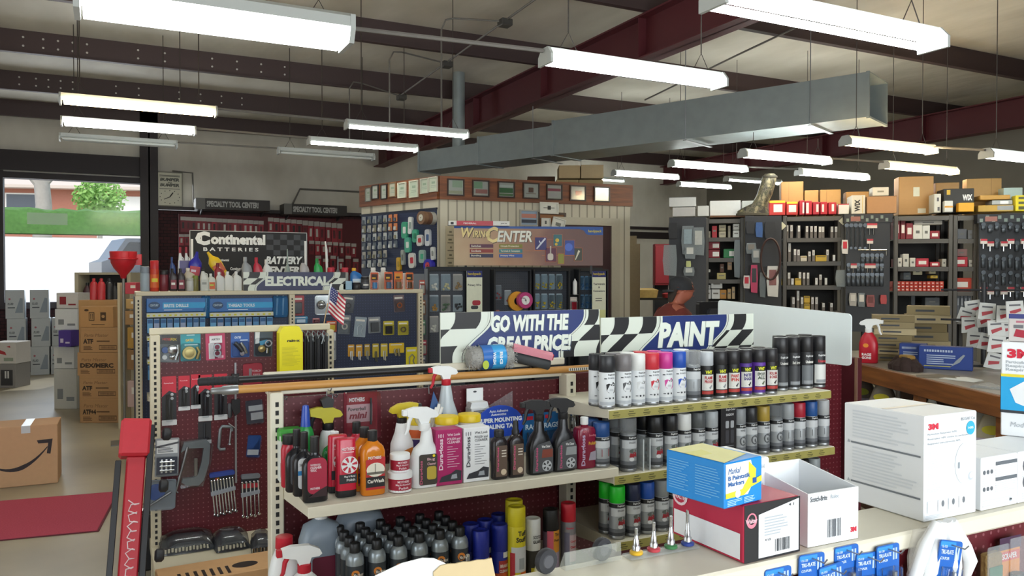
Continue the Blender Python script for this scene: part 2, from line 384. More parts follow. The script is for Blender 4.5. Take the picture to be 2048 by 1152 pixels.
# outside: rising forecourt, hedge, brick house, tree and a parked car
GR = node_mat('forecourt',lambda t,b_: (setattr(b_.inputs['Base Color'],'default_value',lin('#d6d2c8')),setattr(b_.inputs['Roughness'],'default_value',.9)))
b = MB(GR).add([(-40,15.6,.0),(40,15.6,.0),(60,40,3.2),(-60,40,3.2),(90,80,4.9),(-90,80,4.9)],[(0,1,2,3),(3,2,4,5)]); ST('ground_outside',b)
HEDGE = M('#4f7a3a',.9,var=.35,scale=6,bump=1.)
def blob(mb,c,r,n,s,seed):
 rn = random.Random(seed)
 for _ in range(n):
  d = Vector((rn.gauss(0,1),rn.gauss(0,1),rn.gauss(0,1))).normalized() * r * rn.uniform(.4,1); p = Vector(c) + Vector((d.x,d.y,d.z * .8))
  u = Vector((rn.gauss(0,1),rn.gauss(0,1),rn.gauss(0,1))).normalized(); v = u.orthogonal().normalized()
  mb.add([p - u * s,p + v * s * .6,p + u * s,p - v * s * .6],[(0,1,2,3)])
h0 = PD(-60,452,40); h1 = PD(420,452,44)
b = MB(HEDGE); nseg = 30
d = (h1 - h0); d.z = 0; L = d.length; rn = random.Random(2)
prof = [(0,0),(-.1,.5),(-.05,.9),(.3,1.02),(.9,1.0),(1.2,.8),(1.2,0)]
vs = []; fs = []
for i in range(nseg + 1):
 p = h0.lerp(h1,i / nseg)
 for (a,z) in prof: vs.append((p.x - .3 * a,p.y + a + rn.uniform(-.06,.06),3.72 + z * 1.3 + (rn.uniform(-.07,.07) if z > .6 else 0)))
for i in range(nseg):
 for j in range(6): fs.append((i * 7 + j,i * 7 + j + 7,i * 7 + j + 8,i * 7 + j + 1))
b.add(vs,fs,True)
S('hedge',b,'clipped green hedge across the street outside the far window','hedge')
hs = T('house','low red brick house with pale roof beyond the hedge outside','house',PD(160,420,56)); hs.location.z = 4.05; hs.rotation_euler.z = -.25
HB = M('#a8705c',.8,var=.1,scale=8)
MB(HB).box(-11,9,0,8,0,3.6).o('house_wall',hs); MB(M('#cfc2b4',.8,var=.05)).prism([(-.9,3.5),(-.9,3.7),(4,6.2),(9,3.7),(9,3.5)],-12,10,'yz').o('house_roof',hs)
MB(PAPER).box(1.1,4.6,-.08,-.005,0,3.1).o('garage_door',hs); w_ = MB(M('#4c5560',.2)).box(-4.6,-2.2,-.06,-.005,1.6,3.1); w_.m(PAPER).box(-4.7,-2.1,-.03,-.004,1.5,3.2); w_.o('window',hs)
tr = T('street_tree','pale bare tree trunk with forked limbs outside the window','tree',PD(84,452,46)); tr.location.z = 3.9
BARK = M('#a9a49a',.9,var=.15,scale=4)
b = MB(BARK); b.tube([(0,0,-.3),(.1,0,1.7),(0,0,3.1)],[.5,.42,.4],8); b.tube([(0,0,2.8),(-1,.2,4),(-2.2,.3,4.2)],[.3,.22,.14],7); b.tube([(0,0,2.9),(.9,0,4),(1.6,.2,5)],[.32,.22,.14],7); b.tube([(0,0,2.4),(0,0,4.6)],[.24,.1],7); b.o('trunk',tr)
tb = T('leafy_tree','light green leafy tree in front of the brick house outside','tree',PD(200,440,48)); tb.location.z = 3.6
MB(BARK).tube([(0,0,-.1),(0,0,2.4)],[.15,.1],7).o('trunk',tb)
b = MB(M('#8fbb62',.8,var=.3,scale=3)); blob(b,(0,0,2.6),1.5,900,.17,5); b.o('foliage',tb)
cr = T('car','dark grey car parked outside beyond the far window corner','car',PD(306,560,23)); cr.location.z = 1.0; cr.rotation_euler.z = .2
b = MB(M('#586069',.3,.3)); b.prism([(-1.5,.35),(-1.5,.95),(-1.25,1.05),(-.9,1.6),(1.2,1.62),(2.0,1.1),(3.0,.98),(3.1,.35)],-.85,.85,'xz'); b.o('body',cr)
MB(M('#20262b',.1)).prism([(-1.1,1.08),(-.82,1.5),(.95,1.52),(1.6,1.1)],-.86,.86,'xz').o('glass',cr)
for x in (-.7,2.2):
 for y in (-.9,.72): MB(BLACK).lathe([(.33,0),(.34,.03),(.34,.15),(.33,.18)],16,(x,y,.33),'y').o('wheel',cr)
# ------------------------------------------------------------------ fluorescent fixtures
def tube_mat(col,st): return M(col,.4,var=0,emit=st)
LITC = tube_mat('#f2f8f4',TUBE); LITW = tube_mat('#ffe2b0',TUBE); OFF = M('#cfd3d0',.4,var=0); LENS = tube_mat('#f2f6f4',TUBE * .35)
HOUS = M('#b9bdba',.5,var=.02)
FL = {}
def fixture(pl,pr,mat,tubes,label,L=1.22,wrap=False,wid=.17,top=None):
 u = (pl[0] - 1024) / F; v = (pr[0] - 1024) / F
 Z = L * (.8934 - .4493 * v) / (v - u)
 a = PD(pl[0],pl[1],Z); e = PD(pr[0],pr[1],Z + .4493 * L); a.z = e.z = (a.z + e.z) / 2
 dv = e - a; L = dv.length; rz = math.atan2(dv.y,dv.x)
 t = T('fluorescent_light',label,'ceiling light',a,rz,'fluorescent strip lights')
 hw = wid / 2; b = MB(HOUS)
 if wrap:
  b.prism([(-hw,.02),(-hw,.07),(-hw * .6,.1),(hw * .6,.1),(hw,.07),(hw,.02)],0,L,'yz'); b.o('housing',t)
  MB(mat).prism([(-hw,.018),(-hw * .8,-.045),(hw * .8,-.045),(hw,.018)],.03,L - .03,'yz').o('diffuser',t)
  for x0 in (-.005,L - .02): MB(HOUS).prism([(-hw - .005,.08),(-hw - .005,.01),(-hw * .8,-.055),(hw * .8,-.055),(hw + .005,.01),(hw + .005,.08)],x0,x0 + .025,'yz').o('end_plate',t)
 else:
  b.prism([(-.024,.016),(-.034,.028),(-.034,.066),(.034,.066),(.034,.028),(.024,.016)],.01,L - .01,'yz'); b.o('housing',t)
  for x0 in (-.004,L - .012): MB(HOUS).prism([(-hw - .004,-.024),(-hw - .004,.024),(-.034,.068),(.034,.068),(hw + .004,.024),(hw + .004,-.024)],x0,x0 + .016,'yz').o('end_plate',t)
  ys = (-.044,.044) if tubes == 2 else (0,)
  for y in ys:
   q = MB(mat).lathe([(.0165,.03),(.0165,L - .03)],8,(0,y,0),'x'); q.o('tube',t)
 FL[t.name] = L
 top = (HC if top is None else top) - a.z
 for x in (L * .12,L * .88):
  b = MB(M('#55504c',.5,.6)); b.tube([(x - .06,0,.066),(x,0,.17),(x + .06,0,.066)],.003,4); b.tube([(x,0,.17),(x,0,top)],.0045,4); b.o('hanging_chain',t)
 return t
FX = [((150,8),(695,70),LENS,2,'large wraparound fluorescent light glowing over the red floor mat end',True),
 ((1090,122),(1440,168),LITC,2,'two-tube fluorescent light just before the end of the grey duct',False),
 ((1425,14),(1868,82),LITC,2,'biggest open two-tube fluorescent light, above the open duct end',False),
 ((119,198),(433,232),LITW,2,'warm yellowish fluorescent light, lowest-hung above the far window',False),
 ((122,244),(391,268),LITC,2,'white lit fluorescent light directly behind the warm yellowish one',False),
 ((119,275),(354,295),OFF,2,'unlit pale fluorescent light nearest the far window',False),
 ((692,252),(933,274),LITC,1,'single-tube lit fluorescent light fed by the longest conduit drop',False),
 ((617,284),(833,302),LITC,1,'lit fluorescent light behind the one with the longest conduit drop',False),
 ((556,302),(747,320),OFF,1,'dark unlit fluorescent light high before the grey back wall',False),
 ((1485,312),(1655,324),LITC,2,'lit fluorescent light hanging under the middle of the duct end section',False),
 ((1690,288),(1864,302),LITW,2,'lit fluorescent light hanging just under the open duct end',False),
 ((1342,330),(1490,341),LITC,2,'lit fluorescent light over the white cartons of the parts rack',False),
 ((1227,349),(1354,356),LITC,2,'lit fluorescent light beyond the certificate board corner',False),
 ((1357,370),(1459,376),LITC,2,'lit fluorescent light far back above the single white carton',False),
 ((1150,356),(1246,363),LITC,1,'tiny far lit fluorescent light seen behind the tan cartons',False),
 ((1597,348),(1732,356),LITC,2,'lit fluorescent light above the red cartons on the parts rack',False),
 ((1768,334),(1909,345),LITW,2,'lit fluorescent light above the tallest cardboard box',False),
 ((1972,314),(2130,326),LITC,2,'lit fluorescent light cut off by the frame over the far racks',False),
 ((1452,360),(1560,367),LITC,1,'far lit fluorescent light half hidden by the camouflage boot',False),
 ((1262,287),(1366,293),OFF,1,'unlit fluorescent light tucked under the duct underside',False)]
LIGHTS = [fixture(a,e,m,n,lb,wrap=w,top=3.075 if 'duct end section' in lb else None,wid=.26 if w else .135) for a,e,m,n,lb,w in FX]
# ------------------------------------------------------------------ galvanised duct (open near end, two reducers)
d0 = PD(1740,175,7.5); d1 = PD(1105,280,9.9); d0.z = d1.z = 0
dv = (d1 - d0); LD = dv.length; rz = math.atan2(dv.y,dv.x)
du = T('air_duct','long galvanised sheet metal air duct with an open dark end','duct',(d0.x,d0.y,3.08),rz)
def duct_seg(x0,x1,w,h,name,closed=False):
 b = MB(GALV); t = .008; n = -w
 b.box(x0,x1,0,t,0,h); b.box(x0,x1,-w,-w + t,0,h); b.box(x0,x1,-w,0,0,t); b.box(x0,x1,-w,0,h - t,h)
 for x in (x0,x1 - .03): b.box(x,x + .03,t,t + .012,-.004,h + .004); b.box(x,x + .03,-w,0,-.012,-.002)
 if closed: b.box(x1 - .1,x1 - .09,-w,0,0,h)
 b.o(name,du)
duct_seg(0,LD,.58,.42,'duct_section'); duct_seg(LD,LD + 1.25,.5,.36,'reduced_section'); duct_seg(LD + 1.25,LD + 2.4,.42,.28,'end_section',True)
b = MB(GALV); b.tube([(LD + 1.8,-.2,.28),(LD + 1.8,-.2,HC - 3.08)],.09,12); b.o('riser',du)
for x in (.55,1.9,LD + .3):
 b = MB(STEEL); b.tube([(x,.012,.0),(x,.012,HP - 3.08)],.005,5); b.box(x - .02,x + .02,-.6,.02,-.02,-.012); b.o('hanger_rod',du)
# ------------------------------------------------------------------ ceiling conduits and boxes
COND = M('#7d7974',.6,.3)
def conduit(pts,label,r=.011): return S('conduit',MB(COND).tube(pts,r,6),label,'conduit',group='ceiling conduits')
ca = PZ(795,195,4.13); cb = PZ(1085,-12,4.13)
conduit([ca,cb],'bare steel conduit running under the beams towards the far wall')
for k,(bx,by,dx,dy,li) in enumerate(((1010,43,925,262,6),(893,127,815,292,7),(803,193,733,310,8))):
 p = PZ(bx,by,4.12); S('junction_box',MB(M('#5c5a56',.5,.5)).box(-.06,.06,-.06,.06,-.05,.02,.008),['square steel junction box feeding the longest conduit drop','square steel junction box on the ceiling conduit between the other two','square steel junction box farthest along the ceiling conduit'][k],'junction box',p)
 l = LIGHTS[li]; e = l.matrix_basis @ Vector((.95 if k == 0 else .9,0,.07)); q = Vector((e.x,e.y,p.z))
 conduit([p,p.lerp(q,.8),q + Vector((0,0,-.03)) if (p - q).length < .2 else p.lerp(q,.93) + Vector((0,0,-.02)),q + Vector((0,0,-.12)),e],['conduit drop bending down to the lit single-tube light','conduit drop bending down to the light behind it','conduit drop bending down to the unlit light'][k],.009)
def link(i,j,label):
 A,B = LIGHTS[i],LIGHTS[j];
 a = A.matrix_basis @ Vector((FL[A.name] + .01,0,.05)); e = B.matrix_basis @ Vector((-.012,0,.05)); conduit([a,e],label,.012)
link(0,1,'long conduit joining the wraparound light and the two-tube light'); link(4,7,'thin conduit joining the far lit lights before the back wall'); link(5,8,'thin conduit joining the two unlit lights'); link(3,6,'conduit joining the warm light and the single-tube light')
link(11,15,'conduit joining two rack lights above the camouflage boot'); link(9,16,'conduit joining two lights under the duct end'); link(10,17,'conduit joining the last two lights over the racks')
ca = PZ(1475,110,4.13); cb = PZ(1640,32,4.13); cc = PZ(1290,200,4.13); conduit([cc,ca,cb],'slanting conduit beside the roof beam above the duct')
p0 = PZ(1148,-20,4.2);
# ================================================================== gondola runs
PEGRED = pegboard('peg_red','#560f1a','#7d444a'); PEGBLUE = pegboard('peg_blue','#1c2744','#39466a'); PEGBLACK = pegboard('peg_black','#3a3f49','#15171c')
STRIP = M('#a39b55',.5,var=.04); SLOT = M('#1c1b1b',.7,var=0)
def upright(x,y,z1,parent,w=.046,d=.07,mat=IVORY,slots=True):
 b = MB(mat); b.box(x - w / 2,x + w / 2,y - d,y,0,z1,.004)
 if slots:
  b.m(SLOT)
  k = int((z1 - .1) / .03)
  for i in range(k): b.fr(x - .006,x + .006,z1 - .05 - i * .03,z1 - .033 - i * .03,y - d - .0006)
 return b.o('upright',parent)
def shelf(x0,x1,yb,depth,z,parent,lip=.035,strip=None,tick=.07):
 b = MB(IVORY); yf = yb - depth
 b.box(x0,x1,yf,yb,z - .012,z); b.box(x0,x1,yf - .004,yf,z - lip,z,.002)
 for x in (x0,x1 - .004): b.prism([(yf,z - .012),(yb,z - .012),(yb,z - .075),(yf,z - .03)],x,x + .004,'yz')
 o = b.o('shelf',parent)
 if strip:
  b = MB(strip).box(x0 + .002,x1 - .002,yf - .0075,yf - .004,z - lip + .002,z - .002); b.m(M('#4a481f',.6,var=0))
  n = int((x1 - x0) / tick)
  for i in range(n):
   xx = x0 + .02 + i * tick
   b.fr(xx,xx + .022,z - .012,z - .009,yf - .008); b.fr(xx - .004,xx + .03,z - .021,z - .018,yf - .008); b.fr(xx,xx + .026,z - .027,z - .025,yf - .008)
  b.o('price_strip',o)
 return o
def board(x0,x1,y,z0,z1,mat,parent,name='pegboard',t=.012):
 return MB(mat).box(x0,x1,y,y + t,z0,z1).o(name,parent)
# ---- main gondola in the middle of the picture
MY = 2.96
g = T('gondola_shelf','beige gondola shelving with red pegboard carrying car polish and spray paint','shelving',(0,0,0))
board(.54,1.70,MY,.1,1.155,PEGRED,g); board(1.72,3.42,MY,.1,1.16,PEGRED,g)
MB(IVORY).box(.5,1.76,MY - .022,MY + .022,1.17,1.184,.003).o('top_rail',g); MB(IVORY).box(.5,1.76,MY + .0285,MY + .075,1.213,1.243,.004).o('top_ledge',g); MB(M('#5c1a22',.5)).box(1.78,3.44,MY - .006,MY + .03,1.155,1.175).o('top_rail',g)
upright(.525,MY,1.184,g); upright(1.735,MY,1.184,g)
b = MB(M('#4a141c',.5)); b.box(3.42,3.455,MY - .1,MY + .16,0,1.175,.004); b.m(M('#8a6a55',.5)).box(3.416,3.42,MY - .1,MY - .085,0,1.175); b.o('end_panel',g)
MB(IVORY).box(.5,3.42,MY - .45,MY + .45,0,.16,.005).o('base',g); MB(PEGRED).box(.54,3.42,MY + .012,MY + .024,.16,1.155).o('back_panel',g)
shelf(.548,1.712,MY,.45,.873,g); shelf(.548,1.712,MY,.45,.475,g)
shelf(1.665,2.83,MY,.45,1.093,g,strip=STRIP); shelf(1.69,2.855,MY,.45,.843,g,strip=STRIP); shelf(1.70,2.855,MY,.45,.59,g,strip=STRIP)
# ---- red pegboard gondola with tools behind it
TY = 4.6
tx0 = XY(310,TY); tx1 = XY(652,TY); tz = PY(480,652,TY).z
g2 = T('gondola_shelf','short gondola with red pegboard full of hanging hand tools','shelving',(0,0,0))
board(tx0 + .02,tx1,TY,.15,tz - .02,PEGRED,g2); MB(BEIGE).box(tx0 - .03,tx1 + .02,TY - .015,TY + .03,tz - .035,tz,.004).o('top_rail',g2)
upright(tx0 - .004,TY + .012,tz - .035,g2,.05,.05,BEIGE); upright(tx1 + .02,TY + .03,tz - .035,g2,.04,.05,BEIGE)
b = MB(BEIGE); b.box(tx0 - .03,tx1 + .04,TY - .42,TY + .4,.12,.18,.004); b.m(DARK).box(tx0,tx1,TY - .38,TY + .36,0,.12); o = b.o('base_deck',g2)
MB(M('#9a9468',.5)).box(tx0 - .03,tx1 + .04,TY - .428,TY - .42,.13,.178).o('price_strip',o)
# ---- electrical gondola (two bays, blue pegboard)
EY = 7.33
ex0 = XY(284,EY); ex1 = XY(582,EY); ex2 = XY(838,EY); ez = PY(560,581,EY).z
g3 = T('gondola_shelf','long gondola with dark blue pegboard behind the tool pegboard','shelving',(0,0,0))
board(ex0,ex1 - .02,EY,.15,ez - .03,PEGBLUE,g3); board(ex1 + .02,ex2 - .02,EY,.15,ez - .03,PEGBLUE,g3)
MB(BEIGE).box(ex0 - .05,ex2 + .03,EY - .03,EY + .33,ez - .035,ez,.004).o('top_shelf',g3)
for x in (ex0 - .03,ex1,ex2): upright(x,EY + .01,ez - .035,g3,.05,.06,BEIGE)
b = MB(BEIGE); b.box(ex0 - .05,ex2 + .03,EY - .4,EY + .4,0,.18,.004); b.o('base_deck',g3)
MB(PEGBLUE).box(ex0 - .06,ex0 - .055,EY + .01,EY + .3,.18,ez - .04).o('side_panel',g3)
shelf(ex0 + .03,ex2 - .03,EY + 0,.3,.62,g3)
# ---- low front counter gondola (red pegboard face with hooks)
CZ = 1.1; CY = 1.05
g4 = T('gondola_shelf','low counter-height gondola with red pegboard front under the respirator cartons','shelving',(0,0,0))
board(.3,2.5,CY,.1,CZ - .036,PEGRED,g4); b = MB(IVORY); b.box(.3,2.5,CY - .012,CY + .135,CZ - .036,CZ,.005); b.o('top_deck',g4)
b = MB(IVORY); b.box(.3,2.5,CY + .115,CY + .127,.1,CZ - .036); b.box(.3,2.5,CY - .3,CY + .3,0,.1,.004); b.o('base',g4)
for x in (.32,1.4,2.48): upright(x,CY + .07,CZ - .036,g4,.04,.04)
# ---- black wiring display (four hinged panels) and its sign
WY = 7.42
def wx(p,y=WY): return XY(p,y)
WT = PY(1000,538,WY).z
g5 = T('wiring_display','black pegboard display of wiring parts beneath the wiring sign','display rack',(0,0,0))
EDGE = M('#1b1d22',.5)
for k,(p0,p1) in enumerate(((852,934),(984,1059),(1063,1136),(1153,1212))):
 a,c = wx(p0),wx(p1)
 b = MB(PEGBLACK).box(a + .02,c - .02,WY,WY + .012,.3,WT - .02); b.m(EDGE)
 b.box(a,a + .02,WY - .05,WY + .05,.1,WT,.003); b.box(c - .02,c,WY - .05,WY + .05,.1,WT,.003); b.box(a + .02,c - .02,WY - .05,WY + .05,WT - .02,WT); b.o('wing_panel',g5)
b = MB(EDGE); b.box(wx(852),wx(1214),WY + .05,WY + .45,.1,WT - .05); b.box(wx(852),wx(1214),WY - .1,WY + .45,0,.1); b.box(wx(856),wx(1210),WY + .05,WY + .08,WT - .05,WT + .02); b.o('cabinet',g5)
for i in (0,1):
 a,c = ((933,964),(1184,1211))[i]
 x0,x1 = wx(a,WY - .1),wx(c,WY - .1); y = WY - .1
 b = MB(M('#d8dcc8',.5)).box(x0,x1,y - .006,y,WT - .62,WT - .02); b.m(M('#27306e',.5)).fr(x0,x1,WT - .085,WT - .02,y - .0065); b.m(M('#c9b53a',.5)).ft('handypack',x0 + .012,WT - .07,x1 - x0 - .024,.035,y - .007)
 b.m(INK)
 if i == 0:
  b.ft('Primary Wire',x0 + .012,WT - .18,x1 - x0 - .024,.03,y - .007); b.m(M('#a02c3c')).fp(rrect(.09,.05,.02,3,(x0 + x1) / 2 + .02,WT - .34),y - .007); b.m(INK).fp(rrect(.08,.035,.015,3,(x0 + x1) / 2,WT - .385),y - .0072); b.m(M('#c5cf2e')).fr(x0 + .005,x1 - .005,WT - .55,WT - .47,y - .007)
 else:
  for t_,z in (('Terminals',.17),('&',.205),('Connectors',.245)): b.ft(t_,x0 + .012 if t_ != '&' else (x0 + x1) / 2 - .01,WT - z,x1 - x0 - .024 if t_ != '&' else .02,.022,y - .007)
  for z in (.32,.345): b.fr(x0 + .04,x1 - .05,WT - z,WT - z + .008,y - .007)
  b.m(M('#d3d79a')).fr(x0 + .002,x1 - .002,WT - .6,WT - .44,y - .0068)
 b.o('header_card',g5)
a = PD(908,452,8.15); c = PD(1206,452,8.3); zt = a.z; zb = PD(1000,531,8.2).z
dv = c - a; SW = math.hypot(dv.x,dv.y); SH = zt - zb
def m_sign(t,b):
 tc = t.nodes.new('ShaderNodeTexCoord'); s = t.nodes.new('ShaderNodeSeparateXYZ'); t.links.new(tc.outputs['Generated'],s.inputs[0])
 n = t.nodes.new('ShaderNodeTexNoise'); n.inputs['Scale'].default_value = 3; t.links.new(tc.outputs['Object'],n.inputs[0])
 m = t.nodes.new('ShaderNodeMath'); m.operation = 'MULTIPLY_ADD'; m.inputs[1].default_value = .35; t.links.new(n.outputs[0],m.inputs[0]); t.links.new(s.outputs[0],m.inputs[2])
 r = ramp(t,m.outputs[0],[(.15,'#b8a07e'),(.5,'#a67a52'),(.8,'#6f3822'),(1,'#5a2a1a')]); t.links.new(r.outputs[0],b.inputs['Base Color']); b.inputs['Roughness'].default_value = .4
sg = T('wiring_sign','wide brown and gold wiring center sign with blue top edge','sign',(a.x,a.y,zb),math.atan2(dv.y,dv.x))
MB(node_mat('brown_sign',m_sign)).box(0,SW,0,.02,0,SH).o('panel',sg)
b = MB(M('#1f4f9e')); b.fp([(0,SH),(0,SH - .022),(SW * .84,SH - .025),(SW * .87,SH - .04),(SW * .885,SH - .075),(SW * .9,SH - .085),(SW,SH - .085),(SW,SH)],-.002)
def gold(st,x,z,W,H,sh=.18):
 b.m(M('#3a2a1c')).ft(st,x + .006,z - .006,W,H,-.003,.03,sh); b.m(M('#e6d18a',.4)).ft(st,x,z,W,H,-.005,.03,sh)
gold('W',.07,SH - .115,.13,.1); gold('IRING',.19,SH - .115,.18,.07); gold('C',.33,SH - .17,.12,.165,.1)
b.m(M('#3a2a1c')).ft('ENTER',.446,SH - .165,.36,.115,-.003,.03,.18); b.m(M('#dfe0d4',.4)).ft('ENTER',.44,SH - .16,.36,.115,-.005,.03,.18)
for i,(t_,cc) in enumerate((('Switches','#5a2a44'),('Sockets','#8a2f2a'),('Bundling','#2c2a4c'))):
 z = SH - .22 - i * .05; b.m(M(cc)).fr(.16,.4,z,z + .036,-.004); b.m(M('#d9d2c4')).ft(t_,.175,z + .007,.1,.022,-.006)
for i,(t_,cc,W) in enumerate((('Circuit Protection','#7c7a22',.19),('Terminals & Connectors','#1f7d85',.2),('Primary Wire','#2a55a5',.14))):
 z = SH - .22 - i * .05; b.m(M(cc)).fr(.46,.7,z,z + .036,-.004); b.m(M('#e6dcc4')).ft(t_,.475,z + .008,W,.02,-.006)
b.m(M('#d8c83a')).ft('handypack',SW - .155,SH - .065,.14,.035,-.004)
LN = M('#c0692e')
for x0,x1,z in ((.78,1.1,.27),(.7,.9,.15),(.9,1.3,.1)): b.m(LN).fr(x0,x1,z,z + .003,-.004)
for (x,z,w_,h_,cc) in ((.83,.16,.12,.13,'#2c2a6e'),(1.02,.2,.09,.12,'#2f6a74'),(.94,.04,.11,.14,'#5b2240'),(1.14,.11,.1,.15,'#31489a'),(1.24,.05,.08,.13,'#3c4036'),(1.07,.02,.06,.1,'#8a8a2c')):
 if x + w_ < SW: b.m(LN).fr(x - .004,x + w_ + .004,z - .004,z + h_ + .004,-.004); b.m(M(cc)).fr(x,x + w_,z,z + h_,-.006)
b.m(M('#cfd4e4')).fp([(.84,.175),(.855,.17),(.945,.275),(.93,.285)],-.008); b.fp([(.87,.25),(.875,.26),(.89,.23),(.885,.22)],-.008)
b.m(M('#c8c2b8')).fp(rrect(.06,.07,.02,3,.99,.09),-.008); b.fr(.985,.997,.12,.2,-.008); b.m(M('#d9b83a')).lathe([(.02,-.009),(.02,-.008)],12,(1.06,0,.26),'y'); b.lathe([(.015,-.009),(.015,-.008)],12,(1.05,0,.22),'y'); b.m(M('#4d6fd0')).fp(circ(.042,14,cx=1.18,cz=.19),-.008); b.m(M('#d8d6c0')).fp([(1.245,.06),(1.255,.06),(1.3,.15),(1.28,.16)],-.008)
b.o('sign_print',sg)
b = MB(EDGE)
for x in (.12,SW - .12): b.box(x - .012,x + .012,.02,.032,WT - zb - .049,SH * .6)
b.o('bracket',sg)
# ---- checker-flag toppers
def m_checker(name,cs,sh):
 pass
def topper(name,label,a,rz,W,H,lines,left_w,right_w,bl='#1d2f6b',nrow=3,cw=.115,sign='sign'):
 t = T(name,label,sign,a,rz)
 b = MB(M('#d6ddd2',.4,var=.01)).box(0,W,0,.008,0,H); b.o('panel',t)
 b = MB(BLACK); rh = H / nrow
 def edge(x,z):                       # flag wave: s-curve leaning with height
  u = z / H; return x + H * .62 * (u + .18 * math.sin(2 * PI * u + PI) - .5)
 def clip(pts,lo,hi): return [(min(max(x,lo),hi),z) for x,z in pts]
 def cells(lo,hi,ph):
  n0 = int(lo / cw) - 6
  for r in range(nrow):
   for k in range(n0,n0 + int((hi - lo) / cw) + 14):
    if (k + r + ph) % 2: continue
    z0,z1 = H - (r + 1) * rh,H - r * rh; q = []
    for i in range(6): q.append((edge(k * cw,z0 + (z1 - z0) * i / 5),z0 + (z1 - z0) * i / 5))
    for i in range(5,-1,-1): q.append((edge((k + 1) * cw,z0 + (z1 - z0) * i / 5),z0 + (z1 - z0) * i / 5))
    q = clip(q,0,W)
    if max(p[0] for p in q) - min(p[0] for p in q) < .003 or (hi < W * .5 and (q[0][0] + q[6][0]) / 2 > edge(hi,(z0 + z1) / 2)) or (lo > W * .5 and (q[0][0] + q[6][0]) / 2 < edge(lo,(z0 + z1) / 2) - .01): continue
    cl = []
    for x,z in q:
     if hi < W * .5: x = min(x,edge(hi,z))
     if lo > W * .5: x = max(x,edge(lo,z))
     cl.append((x,z))
    b.m(BLACK).fp(cl,-.001)
 def band(x0,x1,mat,y):
  n = 14; q = [(min(max(edge(x0,H * i / n),0),W),H * i / n) for i in range(n + 1)] + [(min(max(edge(x1,H * i / n),0),W),H * i / n) for i in range(n,-1,-1)]
  b.m(mat).fp(q,y)
 cells(0,left_w,0); cells(W - right_w,W,1)
 band(left_w,W - right_w,M(bl,.4,var=.02),-.0015)
 for x in (left_w,W - right_w): band(x - .012,x + .012,M('#d6ddd2',.4,var=.01),-.002); band(x - .004,x - .001,BLACK,-.0025)
 b.o('flag_print',t)
 b = MB(M('#5e6672'))
 for (s_,x,z,w_,h_,sh) in lines: b.m(M('#4c5a72')).ft(s_,x + .004,z - .004,w_,h_,-.003,.055,sh); b.m(M('#dfe6dc',.4,var=.01)).ft(s_,x,z,w_,h_,-.004,.055,sh)
 b.o('lettering',t)
 return t
SGY = MY + .045
a = PY(881,640,SGY); c = PY(1199,640,SGY); W = c.x - a.x; H = .205
topper('price_sign','blue go with the great price sign with chequered flag ends',(a.x,SGY,1.243),0,W,H,
       [('GO WITH THE',.222,.118,.375,.072,.12),('GREAT PRICE!',.205,.03,.405,.072,.12)],.16,.135)
a = PY(1202,640,SGY + .012); c = PY(1507,640,SGY + .012); W = c.x - a.x
topper('paint_sign','blue paint sign with chequered flag ends above the spray cans',(a.x,SGY + .012,1.176),0,W,.232,
       [('PAINT',.31,.085,.37,.118,.15)],.255,.235,cw=.078)
a = PY(486,560,EY + .02); c = PY(690,560,EY + .02); W = c.x - a.x
topper('electrical_sign','dark blue electrical sign with chequered ends on the blue gondola',(a.x,EY + .0,ez),0,W,.165,
       [('ELECTRICAL',.185,.04,.57,.088,0)],.15,.15,bl='#1b2350',cw=.09)
# ---- white board leaning at the end of the paint bay
a = PD(1436,600,4.45); c = PD(1702,628,3.72); dv = c - a
zb0 = 1.176
t = T('white_board','blank glossy white panel board standing behind the paint cans','board',(a.x,a.y,zb0),math.atan2(dv.y,dv.x))
WL = math.hypot(dv.x,dv.y); b = MB(M('#dde6e8',.35,var=.01)); pts = rrect(WL,a.z - zb0,.02,4,WL / 2,(a.z - zb0) / 2); b.prism([(x,z + (c.z - a.z) * x / WL * (z / (a.z - zb0))) for x,z in pts],0,.008,'xz'); b.o('sheet',t); b = MB(STEEL); b.box(.02,WL - .02,.009,.02,.0,.012); b.o('rear_rail',t)
